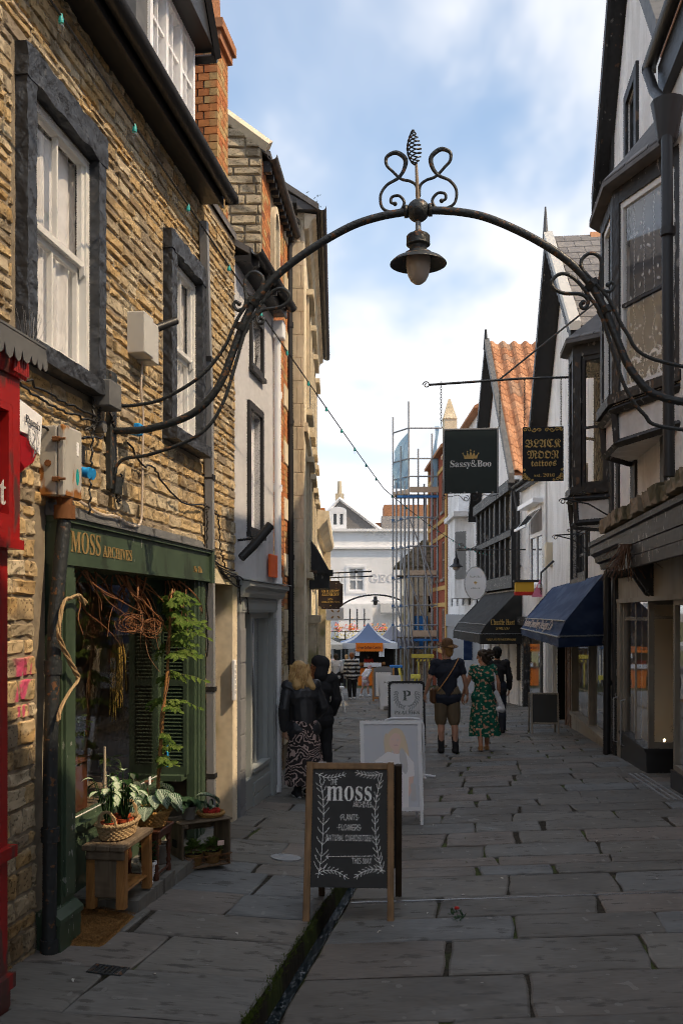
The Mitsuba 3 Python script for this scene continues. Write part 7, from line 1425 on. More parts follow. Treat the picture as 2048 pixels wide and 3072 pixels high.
M0 = stand(1.40, 32.6, math.radians(4)); FM = M0 @ lean(math.radians(9), -.2)
put(k + '__frame', [pb(-.38, -.32, 0, 1.15, -.02, .02), pb(.32, .38, 0, 1.15, -.02, .02), pb(-.32, .32, .1, .17, -.02, .02)], 'm_tan', M=FM); put(k + '__board', fl(unary_union([sbox(-.32, .17, .32, 1.1), E_(0, 1.1, .32, .1)]), -.01, .005), 'm_gpipe', M=FM); put(k + '__poster', fl(sbox(-.26, .2, .26, 1.0), .006, .012), 'm_upvc', M=FM)
k = thing('small_chalkboard', 'small blank blackboard with a white frame by the jewellery shop', 'A-board')
M0 = stand(3.98, 18.95, math.radians(-8)); FM = M0 @ lean(math.radians(14), -.2); BM = M0 @ np.array([[1, 0, 0, -.04], [0, -1, 0, 0], [0, 0, 1, 0], [0, 0, 0, 1.0]]) @ lean(math.radians(14), -.2)
put(k + '__frame', [pb(-.27, -.235, 0, .82, -.015, .015), pb(.235, .27, 0, .82, -.015, .015), pb(-.235, .235, .785, .82, -.015, .015), pb(-.235, .235, .2, .235, -.015, .015)], 'm_mcream', M=FM); put(k + '__board', pb(-.24, .24, .23, .79, -.008, .004), 'm_chalkb', M=FM); put(k + '__rear_frame', [pb(-.27, -.235, 0, .82, -.015, .015), pb(.235, .27, 0, .82, -.015, .015)], 'm_mcream', M=BM)
k = thing('window_card', 'white notice card in the jewellery shop window', 'card'); put(k, hull([RF.p(s, o, z) for s, o, z in ((15.9, -.25, -.4), (16.8, -.3, -.4), (15.9, -.4, .55), (16.8, -.45, .55), (15.9, -.26, -.4), (16.8, -.31, -.4))]), 'm_upvc')
k = thing('white_stool', 'white folding trestle stool at the foot of the left-hand buildings', 'stool')
M0 = stand(-.13, 25.7, .1); put(k + '__seat', cbox(-.2, .2, -.15, .15, .62, .68, .01), 'm_upvc', M=M0)
for x in (-1, 1):
    for yy in (-1, 1): put(k + '__leg', tube([(x * .1, yy * .08, .62), (x * .21, yy * .16, 0)], .024, 4), 'm_upvc', M=M0)
put(k + '__rail', [tube([(-.17, yy * .13, .25), (.17, yy * .13, .25)], .018, 4) for yy in (-1, 1)], 'm_upvc', M=M0)
# ---------------------------------------------------------------- plants and baskets before the green shop
def zstep(s, o): return zl(s, .1) + .075
def LM(s, o, z, a=0.0): M = rz(a + math.atan2(LF.d[1], LF.d[0])); M[:3, 3] = LF.p(s, o, z); return M     # x along the street, -y out into it
k = thing('wooden_bench', 'small rustic wooden bench of dark planks on thick honey coloured legs', 'bench')
zb_, zt_ = zl(5.6, .1) + .072, .262; s0, s1 = 5.42, 5.92
for i in range(3): put(k + '__plank', cbox(s0, s1, -.005 + .082 * i, .075 + .082 * i, zt_ - .034, zt_ - .002 * i, .005), 'm_oldwood', LF)
for s in (s0 + .035, s1 - .07):
    for o in (.01, .185): put(k + '__leg', hull([(s + a * .05 + (-.012 if s < 5.6 else .012) * (1 - t), o + b * .05, zb_ + (zt_ - .036 - zb_) * t) for a in (0, 1) for b in (0, 1) for t in (0, 1)]), 'm_wood', LF)
put(k + '__end_panel', [cbox(s0 + .03, s0 + .045, .055, .19, zb_ + .06, zt_ - .09), cbox(s0 + .015, s0 + .035, .01, .235, zt_ - .085, zt_ - .036)], 'm_oldwood', LF); put(k + '__shelf', cbox(s0 + .06, s1 - .05, .03, .22, zb_ + .07, zb_ + .085), 'm_wood', LF)
def weave(key, M, a0, b0, a1, b1, h, mat, rows=7, n=40, p=2.6, th=.0065, base=True):
    """woven basket: superellipse rows between upright stakes, braided rim"""
    t = np.linspace(0, 2 * np.pi, n * 2 + 1); ms = []
    se = lambda a, b, tt: (a * np.sign(np.cos(tt)) * np.abs(np.cos(tt)) ** (2 / p), b * np.sign(np.sin(tt)) * np.abs(np.sin(tt)) ** (2 / p))
    for r in range(rows):
        f = (r + .5) / rows; a, b = a0 + (a1 - a0) * f, b0 + (b1 - b0) * f; w = .0045 * np.cos(n / 2 * t * 1 + (r % 2) * np.pi)
        x, y = se(a + 0 * t, b + 0 * t, t); k_ = 1 + w / max(a, b) * 1.3; ms.append(tube(np.stack([x * k_, y * k_, h * f + 0 * t], 1), th * 1.0 * h / rows / .0125 if h / rows < .016 else th, 5, False))
    put(key + '__weave', ms, mat, M=M, kind='stuff')
    for ph in (0, np.pi):
        x, y = se(a1 + .004 + .007 * np.cos(n / 2 * t + ph), b1 + .004 + .007 * np.cos(n / 2 * t + ph), t); put(key + '__rim', tube(np.stack([x, y, h + .007 * np.sin(n / 2 * t + ph)], 1), .0075, 5), mat, M=M)
    put(key + '__lining', hull([(*np.array(se(a - .01, b - .01, np.array([tt]))).ravel(), z) for tt in t[::4] for a, b, z in ((a0, b0, .0), (a1, b1, h - .03))]), 'm_soil', M=M)
k = thing('handled_basket', 'pale rectangular wicker basket with looped handles on the bench, holding terracotta pots', 'basket')
BMx = LM(5.66, .115, zt_ + .004); weave(k, BMx, .145, .075, .17, .095, .085, 'm_wicker')
for q_ in (-1, 1):
    for d in (0, 1): put(k + '__handle', tube([(q_ * (.165 + .012 * math.sin(a)), .05 * math.cos(a) + .006 * math.cos(5 * a + 3 * d), .085 + .085 * math.sin(a)) for a in np.linspace(0, np.pi, 24)], .0075, 6), 'm_wicker', M=BMx)
def pot(key, M, r0, r1, h, mat, name='pot'):
    put(f'{key}__{name}', lathe([(0, 0), (r0, 0), (r0 + (r1 - r0) * .78, h * .78), (r1 * 1.09, h * .79), (r1 * 1.12, h), (r1 * .98, h), (r1 * .93, h * .88), (0, h * .88)], 20), mat, M=M, smooth=35); put(f'{key}__soil', lathe([(0, h * .9), (r1 * .94, h * .89), (r1 * .94, h * .87), (0, h * .87)], 14), 'm_soil', M=M)
def put_leaves(LV, key, mat, M, **kw): put(key, TM(np.vstack(LV.v), np.vstack(LV.f)), mat, M=M, uv=np.vstack(LV.uv), **kw)
for (s, o, lab) in ((5.55, .10, 'near left'), (5.66, .155, 'middle'), (5.76, .10, 'right')):
    k = thing('potted_plant', f'pale variegated plant in a terracotta pot, the {lab} one in the wicker basket', 'plant', group='terracotta pots in the basket'); M = LM(s, o, zt_ + .02); pot(k, M, .034, .046, .085, 'm_terra')
    stems, L_, L2 = [], Leaves(), Leaves()
    for i in range(16):
        a, r = rng.uniform(0, 6.28), rng.uniform(.02, .12); top = np.array([r * math.cos(a), r * math.sin(a), .085 + rng.uniform(.10, .26)]); b = np.array([.014 * math.cos(a), .014 * math.sin(a), .075])
        stems.append(tube(smooth_path([b, (b + top) / 2 + [0, 0, .03], top], 8), .0028, 4)); (L_ if i % 4 else L2).add(rng.uniform(.06, .10), rng.uniform(.035, .055), top, [math.cos(a), math.sin(a), rng.uniform(-.5, .3)], bend=.6)
    put(k + '__stem', stems, 'm_darkleaf', M=M, kind='stuff'); put_leaves(L_, k + '__leaf', 'm_paleleaf', M, kind='stuff'); put_leaves(L2, k + '__dark_leaf', 'm_darkleaf', M, kind='stuff')
# turned-leg side table with a round basket
k = thing('side_table', 'little dark side table with turned legs next to the bench', 'table')
za, zt2 = zstep(6.2, .1), .20; c0 = (6.22, .11)
put(k + '__top', cbox(c0[0] - .15, c0[0] + .15, -.0, .225, zt2 - .02, zt2, .005), 'm_darkred', LF); put(k + '__apron', [cbox(c0[0] - .13, c0[0] + .13, .205, .215, zt2 - .06, zt2 - .02), cbox(c0[0] - .135, c0[0] - .125, .02, .2, zt2 - .06, zt2 - .02)], 'm_darkred', LF)
P('m_darkred', (.085, .03, .016), .4)
for a in (-.12, .12):
    for o in (.02, .195):
        H_ = zt2 - .02 - za; put(k + '__leg', lathe([(0, 0), (.016, 0), (.016, .05 * H_ / .3), (.011, .06), (.018, .08), (.010, .1), (.014, .14), (.018, .17), (.010, .2), (.017, .215), (.012, .23), (.016, H_ - .03), (.016, H_), (0, H_)], 10), 'm_darkred', M=LM(c0[0] + a, o, za), smooth=40)
put(k + '__stretcher', [cbox(c0[0] - .12, c0[0] + .12, .19, .2, za + .03, za + .05), cbox(c0[0] - .125, c0[0] - .115, .02, .2, za + .03, za + .05)], 'm_darkred', LF)
k = thing('round_basket', 'round golden wicker basket on the side table holding a plant with white veined leaves', 'basket'); RM = LM(6.20, .12, zt2 + .004); weave(k, RM, .085, .085, .125, .125, .10, 'm_wicker2', 8, 44, 2)
k = thing('veined_plant', 'plant with large dark leaves and white veins in the round basket', 'plant'); L_ = Leaves(); stems = []
for i in range(20):
    a = i * 2.4; r = .06 + .11 * rng.uniform(); top = np.array([r * math.cos(a), r * math.sin(a), .12 + .13 * rng.uniform()]); stems.append(tube([(0, 0, .08), top * [.5, .5, .9], top], .003, 4)); L_.add(rng.uniform(.10, .15), rng.uniform(.08, .11), top, [math.cos(a), math.sin(a), -.35], bend=.55, n=7, fold=.3)
for i, a in enumerate((-1.6, -1.1, -2.2, -.5)): L_.add(.15, .11, [.09 * math.cos(a), .09 * math.sin(a), .20 + .02 * i], [math.cos(a), math.sin(a), -.7], bend=.4, n=7, fold=.25)
put(k + '__stem', stems, 'm_darkleaf', M=RM, kind='stuff'); put_leaves(L_, k + '__leaf', 'm_varleaf', RM, kind='stuff')
put(k + '__red_leaf', [tf(leaf(.10, .06)[0], mv(.0, .02, .26) @ rot(-.3, [0, 1, 0])), tube([(0, 0, .1), (0, .02, .26)], .003, 4)], 'm_brown', M=RM); put(k + '__tag', box(-.02, .02, .0, .002, .26, .31), 'm_upvc', M=RM)
k = thing('wicker_bottle_basket', 'tall brown wicker basket standing under and behind the side table', 'basket'); weave(k, LM(6.44, .03, zstep(6.4, .1)), .05, .05, .075, .06, .25, 'm_wicker3', 20, 30, 2); put(k + '__handle', tube([LF.p(6.38 + .06 * math.cos(a) + .06, .03, zstep(6.4, .1) + .25 + .10 * math.sin(a)) for a in np.linspace(0, np.pi, 16)], .008, 6), 'm_wicker3')
k = thing('white_pot', 'white footed pot with a small green plant on the stone step', 'plant'); M = LM(6.02, .165, zstep(6, .1)); put(k + '__pot', lathe([(0, 0), (.036, 0), (.038, .012), (.03, .02), (.043, .06), (.048, .115), (.058, .12), (.058, .135), (.046, .135), (.044, .12), (0, .118)], 24), 'm_upvc', M=M, smooth=35)
L_ = Leaves()
for i in range(130): a, r, z = rng.uniform(0, 6.28), rng.uniform(0, .05), rng.uniform(.12, .25); L_.add(.035, .018, [r * math.cos(a), r * math.sin(a), z], [math.cos(a), math.sin(a), .4], n=3)
put_leaves(L_, k + '__foliage', 'm_darkleaf', M, kind='stuff')
# crate on its side with pots
k = thing('wooden_crate', 'old wooden crate standing on its side as a table beside the grey drainpipe', 'crate')
CM = np.eye(4); CM[:2, 0] = (.84, .545); CM[:2, 1] = (-.545, .84); CM[:3, 3] = (-1.09, 6.62, float(zg(-1.0, 6.7)) + .012)
Wc, Dc, Hc = .37, .26, .315
put(k + '__side', [cbox(0, .014, 0, Dc, 0, Hc)], 'm_oldwood', M=CM, label='side board with a hand hole'); put(k + '__side', cbox(Wc - .014, Wc, 0, Dc, 0, Hc), 'm_oldwood', M=CM)
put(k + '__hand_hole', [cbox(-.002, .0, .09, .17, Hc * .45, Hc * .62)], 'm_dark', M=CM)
for i in range(2): put(k + '__top_plank', cbox(-.015, Wc + .015, i * .131, .127 + i * .131, Hc, Hc + .014), 'm_oldwood', M=CM); put(k + '__bottom_plank', cbox(.014, Wc - .014, i * .131, .127 + i * .131, 0, .014), 'm_oldwood', M=CM)
for z in (.02, .22): put(k + '__back_plank', cbox(.014, Wc - .014, Dc - .012, Dc, z, z + .085), 'm_oldwood', M=CM)
put(k + '__cleat', [cbox(.014, .05, .0, .03, Hc - .03, Hc), cbox(.014, .05, 0, .03, .014, .04)], 'm_oldwood', M=CM)
k = thing('wire_basket', 'rusty wire basket in the bottom of the crate', 'basket'); w_ = []
for z in (.02, .05, .08): w_.append(tube([(.03, -.03, z), (.35, -.03, z), (.37, .2, z), (.02, .2, z), (.03, -.03, z)], .0018, 4))
for x in np.linspace(.03, .36, 17): w_.append(tube([(x, -.03, .02), (x, -.035, .085)], .0013, 4))
w_.append(tube([(.025, -.036, .09), (.36, -.036, .09), (.375, .2, .09), (.015, .2, .09), (.025, -.036, .09)], .003, 5)); put(k, w_, 'm_rust', M=CM)
for (x, lab) in ((.12, 'left'), (.26, 'right')):
    k = thing('potted_plant', f'small bushy green plant in a brown pot, the {lab} one inside the crate', 'plant', group='plants inside the crate'); M = CM @ mv(x, .07, .016); pot(k, M, .045, .058, .08, 'm_amberpot'); L_ = Leaves()
    for i in range(260): d = rng.normal(0, 1, 3); d[2] = abs(d[2]); d /= np.linalg.norm(d); L_.add(.022, .018, np.array([0, 0, .095]) + d * [.07, .07, .075] * rng.uniform(.5, 1), d, n=2)
    put_leaves(L_, k + '__foliage', 'm_leaf', M, kind='stuff')
    if x > .2: put(k + '__tag', cbox(.0, .05, -.085, -.08, .13, .165), 'm_p_skin', M=M)
P('m_amberpot', (.16, .09, .025), .5)
k = thing('fern_pot', 'strap leaved fern in a grey clay pot on the crate', 'plant'); M = CM @ mv(.10, .12, Hc + .016); pot(k, M, .045, .052, .09, 'm_clay'); L_ = Leaves(); L2 = Leaves()
for i in range(26): a = i * 2.4; L_.add(rng.uniform(.14, .22), rng.uniform(.035, .05), [0, 0, .085], [math.cos(a), math.sin(a), rng.uniform(.5, 1.6)], bend=.9, n=7)
for i in range(4): L2.add(.15, .09, [.05 + .03 * i, -.0, .15], [.6 + .2 * i, -.4 + .2 * i, .3 - .2 * i], bend=.6, n=7)
put_leaves(L_, k + '__leaf', 'm_darkgreen', M, kind='stuff'); put_leaves(L2, k + '__veined_leaf', 'm_varleaf', M, kind='stuff'); LEAF('m_darkgreen', (.045, .085, .045), .2)
k = thing('cactus_tray', 'flat wicker tray of tiny cacti in red pots on the crate', 'plants'); M = CM @ mv(.27, .12, Hc + .016)
weave(k, M, .075, .075, .088, .088, .025, 'm_wicker2', 3, 30, 2)
for i in range(9):
    a, r = i * 2.4, .05 * (i / 9) ** .5 * 1.3; p = (r * math.cos(a), r * math.sin(a), .012); put(k + '__pot', tf(lathe([(0, 0), (.015, 0), (.019, .03), (.021, .03), (.021, .036), (0, .034)], 10), mv(*p)), 'm_redcloth', M=M); put(k + '__cactus', tf(sphere(.012, (0, 0, .06), 1, (1, 1, 1.0)) if i % 3 else lathe([(.009, .034), (.012, .05), (.011, .085), (.006, .1), (0, .103)], 8), mv(*p)), 'm_darkgreen' if i % 2 else 'm_paleleaf', M=M, uv=np.array([.5, .5]))
k = thing('doormat', 'worn brown coir doormat in front of the shop door', 'doormat')
mt = [LF.p(s, o, 0) for s, o in ((4.96, .02), (5.02, .275), (5.60, .245), (5.66, -.16))]; V = []
for i in range(16):
    for j in range(16):
        u, v = i / 15, j / 15; p = (mt[0] * (1 - u) + mt[3] * u) * (1 - v) + (mt[1] * (1 - u) + mt[2] * u) * v; e = 0 < i < 15 and 0 < j < 15; V.append([p[0], p[1], float(zg(p[0], p[1])) + (.02 + rng.uniform(-.003, .003) if e else -.004)])
put(k + '__mat', TM(V, [[i * 16 + j, i * 16 + j + 1, (i + 1) * 16 + j + 1, (i + 1) * 16 + j] for i in range(15) for j in range(15)]), 'm_coir')
V, F = [], []
for i in range(9000):
    u, v = rng.uniform(size=2); p = (mt[0] * (1 - u) + mt[3] * u) * (1 - v) + (mt[1] * (1 - u) + mt[2] * u) * v; p[2] = float(zg(p[0], p[1])) + .017; d = rng.normal(0, .004, 2); e = rng.normal(0, .0018, 2); V += [p, p + [e[0], e[1], 0], p + [d[0], d[1], rng.uniform(.006, .014)]]; F.append([3 * i, 3 * i + 1, 3 * i + 2])
put(k + '__pile', TM(V, F), 'm_coir', kind='stuff')
# young tree in the window recess, dry vines, twisted branch
k = thing('young_tree', 'slender young tree with pinnate pale green leaves and a twining stem in the shop recess', 'tree')
tp_ = smooth_path([LF.p(6.62, .03, -.02), LF.p(6.60, .04, .45), LF.p(6.68, .05, .9), LF.p(6.76, .06, 1.3), LF.p(6.80, .06, 1.62), LF.p(6.84, .06, 1.72)], 40)
put(k + '__trunk', tube(tp_, np.linspace(.014, .006, len(tp_)), 8), 'm_wood', smooth=40); a_ = np.linspace(0, 26, len(tp_) * 3); ti = np.linspace(0, len(tp_) - 1, len(a_)); tpp = np.array([np.interp(ti, np.arange(len(tp_)), tp_[:, c]) for c in range(3)]).T
put(k + '__twining_stem', tube(tpp + np.stack([.017 * np.cos(a_), .017 * np.sin(a_), 0 * a_], 1), .0045, 5), 'm_wicker3'); pot(k, LM(6.62, .03, zstep(6.6, .1)), .06, .075, .13, 'm_clay')
L_ = Leaves(); tw = []
def frond(p, d, L, n):
    d = np.array(d, float); d /= np.linalg.norm(d); sd = np.cross(d, [0, 0, 1]); sd /= np.linalg.norm(sd); pts = [p + d * L * t - np.array([0, 0, 1]) * L * .45 * t * t for t in np.linspace(0, 1, n + 2)]; tw.append(tube(pts, .0018, 4))
    for i in range(1, n + 1):
        for q_ in (-1, 1): L_.add(.054 * rng.uniform(.8, 1.2), .027, pts[i], d * .45 + sd * q_ * .7 + [0, 0, -.6 + rng.normal(0, .25)], (.5 + rng.normal(0, .3), -.6 + rng.normal(0, .3), .45), n=4, bend=.4)
    L_.add(.055, .026, pts[-1], d + [0, 0, -.5], (.5, -.6, .4), n=4)
for z, m_, l in ((1.68, 5, .13), (1.6, 7, .2), (1.52, 9, .24), (1.44, 9, .27), (1.36, 8, .26), (1.28, 5, .22), (1.16, 3, .2), (.98, 5, .24), (.90, 4, .25), (.62, 4, .22), (.55, 3, .2)):
    i = int(np.argmin(np.abs(tp_[:, 2] - z)))
    for j in range(m_): a = rng.uniform(-2.6, .9); frond(tp_[min(len(tp_) - 1, max(0, i + rng.integers(-2, 3)))], [*(np.array(LF.d) * math.cos(a) - np.array(LF.n) * math.sin(a) * .8), rng.uniform(.0, .7)], l * rng.uniform(.6, 1.2), 5)
put(k + '__twig', tw, 'm_leafstem', kind='stuff'); P('m_leafstem', (.12, .13, .04), .6); L_.put(k + '__foliage', 'm_leaf', kind='stuff')
put(k + '__tag', [cbox(6.66, 6.70, .075, .078, .50, .68).apply_transform(LF.m)], 'm_pvcblue')
k = thing('dried_vines', 'tangle of dry orange-brown vine stems hanging along the top of the shop recess', 'dried vines')
for i in range(46):
    s = rng.choice([5.45, 5.75, 6.15, 6.35, 6.55, 7.25, 7.45]) + rng.normal(0, .09); p = [LF.p(s, -.08 + rng.normal(0, .05), 1.79)]; d = np.array([rng.normal(.05, .07), 0, -.06])
    for j in range(rng.integers(3, 8)): d = d * .7 + np.array([rng.normal(.012, .05), rng.normal(0, .02), -rng.uniform(.0, .05)]); p.append(p[-1] + LF.m[:3, :3] @ d)
    put(k + '__stem', tube(smooth_path(p, 22), np.linspace(rng.uniform(.004, .009), .0015, len(smooth_path(p, 22))), 5), 'm_vine')
for (s, z) in ((6.25, 1.48), (6.62, 1.46), (7.5, 1.55)):
    for i in range(26): c = LF.p(s, -.02, z); t = np.linspace(0, rng.uniform(2, 5), 12); R_ = rng.uniform(.02, .07); put(k + '__curl', tube(c + np.stack([R_ * np.cos(t + i), .03 * np.sin(t * 2 + i), R_ * .9 * np.sin(t + i)], 1) + rng.normal(0, .02, 3), .002, 4), 'm_vine')
P('m_vine', (.24, .10, .04), .65)
k = thing('twisted_branch', 'thick twisted dry vine crossing the drainpipe and the left pilaster', 'dried vines')
bp = smooth_path([LF.p(s, .13, z) for s, z in ((5.16, 1.60), (5.06, 1.64), (4.96, 1.625), (4.89, 1.61), (4.84, 1.52), (4.83, 1.44), (4.90, 1.36), (5.0, 1.27), (5.06, 1.21), (4.95, 1.15), (4.85, 1.08), (4.82, 1.02))], 70)
for ph in range(3): a = np.linspace(0, 30, len(bp)) + ph * 2.09; put(k + '__strand', tube(bp + np.stack([.0062 * np.cos(a), .0062 * np.sin(a), .0062 * np.sin(a + 1)], 1), .0066, 6), 'm_wicker', smooth=40)
# the window display
k = thing('display_chest', 'dark wooden chest in the shop window', 'chest'); put(k + '__body', cbox(5.75, 6.5, -.75, -.42, .245, .56, .008), 'm_darkred', LF); put(k + '__lid', cbox(5.73, 6.52, -.77, -.40, .563, .60, .008), 'm_darkred', LF)
for i, (s, o, z0, z1) in enumerate(((6.05, -.5, .60, .88), (6.22, -.6, .6, 1.12), (6.75, -.4, .245, .62))):
    k = thing('candlestick', ('short cream candle on the chest in the shop window', 'tall cream candle behind the short one in the shop window', 'cream candle standing low at the right of the shop window')[i], 'candle', group='candles in the shop window'); put(k + '__candle', tube([LF.p(s, o, z0 + .05), LF.p(s, o, z1)], [.013, .009], 8), 'm_cream'); put(k + '__holder', tf(lathe([(0, 0), (.035, 0), (.035, .008), (.012, .02), (.018, .05), (0, .05)], 12), mv(*LF.p(s, o, z0))), 'm_gold')
for i, (s, o, z) in enumerate(((5.9, -.36, .3), (6.55, -.5, .62), (6.95, -.45, .3))):
    k = thing('display_plant', ('veined leaf plant at the left behind the shop window', 'leafy plant on the chest behind the shop window', 'airy green plant at the right behind the shop window')[i], 'plant'); L_ = Leaves()
    for j in range(30): a = j * 2.4; L_.add(rng.uniform(.07, .14), .06, [0, 0, .1 + .12 * rng.uniform()], [math.cos(a), math.sin(a), rng.uniform(-.2, .9)], bend=.6)
    M = mv(*LF.p(s, o, z)); pot(k, M, .04, .05, .09, 'm_clay'); put_leaves(L_, k + '__leaf', ('m_varleaf', 'm_leaf', 'm_leaf')[i], M, kind='stuff')
k = thing('amaranth_bunch', 'long bunch of dried yellow amaranth hanging in the shop window', 'dried flowers')
for i in range(60): p = LF.p(6.80, -.32, 1.5); x = rng.normal(0, .022, 3); put(k + '__tassel', tube([p, p + x * [1, 1, 0] - [0, 0, .25], p + x * [1.2, 1.2, 0] - [0, 0, rng.uniform(.45, .72)]], [.003, .007, .003], 5), 'm_amberfl') if i < 24 else None
P('m_amberfl', (.36, .24, .05), .8)
k = thing('pink_flower', 'pink flower head at the left edge of the shop window', 'flower'); put(k + '__bloom', [sphere(.035, LF.p(5.72 + .02 * (i % 3), -.34, .72 + .03 * (i // 3)), 1) for i in range(5)], 'm_pinkcloth'); put(k + '__stem', tube([LF.p(5.74, -.34, .3), LF.p(5.74, -.34, .72)], .005, 5), 'm_leafstem')
# litter on the paving
LI = Leaves()
for i in range(46):
    y_ = 4.4 + 13 * rng.uniform() ** 1.5; x_ = rng.uniform(max(-1.3 + .14 * (y_ - 5), -.4 * y_), min(2.1 + .118 * y_, .38 * y_)); LI.add(rng.uniform(.012, .045), rng.uniform(.006, .02), [x_, y_, float(zg(x_, y_)) + .008], [rng.normal(), rng.normal(), .05], n=3, bend=.5)
LI.put('litter', 'm_litter'); labels['litter'] = {'kind': 'stuff', 'label': 'scraps of pale litter and dry leaf bits scattered over the paving', 'category': 'litter'}
P('m_litter', (.42, .40, .36), .7)
k = thing('weed_tuft', 'small weed tuft with one red petal in a joint right of the chalkboard', 'weed'); L_ = Leaves()
for i in range(60): x_, y_ = .68 + rng.normal(0, .02), 5.75 + rng.normal(0, .09); L_.add(rng.uniform(.02, .045), .012, [x_, y_, float(zg(x_, y_)) - .005], [rng.normal(), rng.normal(), 1], n=2)
L_.put(k + '__leaf', 'm_darkgreen', kind='stuff'); put(k + '__petal', [sphere(.016, (.69, 5.79, float(zg(.69, 5.79)) + .03), 1, (1, 1, .6))], 'm_redcloth')
# ---------------------------------------------------------------- people
rng = np.random.default_rng(81)
def blob(bones, edge=.03, n=6, k=1):
    """bones (p, q, rp, rq) as hulls of spheres, joined and smoothed into one surface"""
    out = None
    for p, q, a, b in bones:
        h = m3.Manifold.batch_hull([m3.Manifold.sphere(a, 12).translate(tuple(map(float, p))), m3.Manifold.sphere(b, 12).translate(tuple(map(float, q)))])
        out = h if out is None else out + h
    m = out.refine_to_length(edge).to_mesh(); t = trimesh.Trimesh(np.array(m.vert_properties[:, :3], float), np.array(m.tri_verts), process=True)
    trimesh.smoothing.filter_taubin(t, iterations=n); return t
def wrinkle(m, a=.012):
    """creases and folds of cloth"""
    v = np.array(m.vertices); f1 = meshkit.fbm(v * [9, 9, 5] + 3, 3, 4) - .5; f2 = np.abs(meshkit.fbm(v * [16, 16, 8] + meshkit.noise(v * 4, 2)[:, None] * 3, 2, 8) - .5)
    return TM(v + np.array(m.vertex_normals) * (a * f1 + a * .9 * (.25 - f2))[:, None], m.faces)
def hand(w, d, pn, side, curl=.5, s=1.0):
    """palm, four unequal fingers and a thumb leaving the palm's side; d along the hand, pn out of the palm"""
    d = np.array(d, float) / np.linalg.norm(d); pn = np.array(pn, float); pn = pn - d * (pn @ d); pn /= np.linalg.norm(pn); x = np.cross(d, pn) * side; w = np.array(w, float); b = []
    kn = [w + d * .085 * s + x * c * s for c in (-.03, -.01, .01, .03)]
    for k_ in kn: b.append((w + d * .015 * s, k_, .017 * s, .0115 * s))
    for k_, L in zip(kn, (.072, .082, .076, .058)):
        c1 = curl * .7; e = k_ + (d * math.cos(c1) + pn * math.sin(c1)) * L * .5 * s; f = e + (d * math.cos(curl * 1.7) + pn * math.sin(curl * 1.7)) * L * .5 * s; b += [(k_, e, .0098 * s, .009 * s), (e, f, .009 * s, .0075 * s)]
    t0 = w + d * .03 * s - x * .026 * s; t1 = t0 + (d * .6 - x * .7 + pn * .25) * .042 * s; b += [(w + d * .02 * s, t0, .014 * s, .014 * s), (t0, t1, .013 * s, .011 * s), (t1, t1 + (d * .85 - x * .2 + pn * .3) * .034 * s, .011 * s, .0085 * s)]
    return b
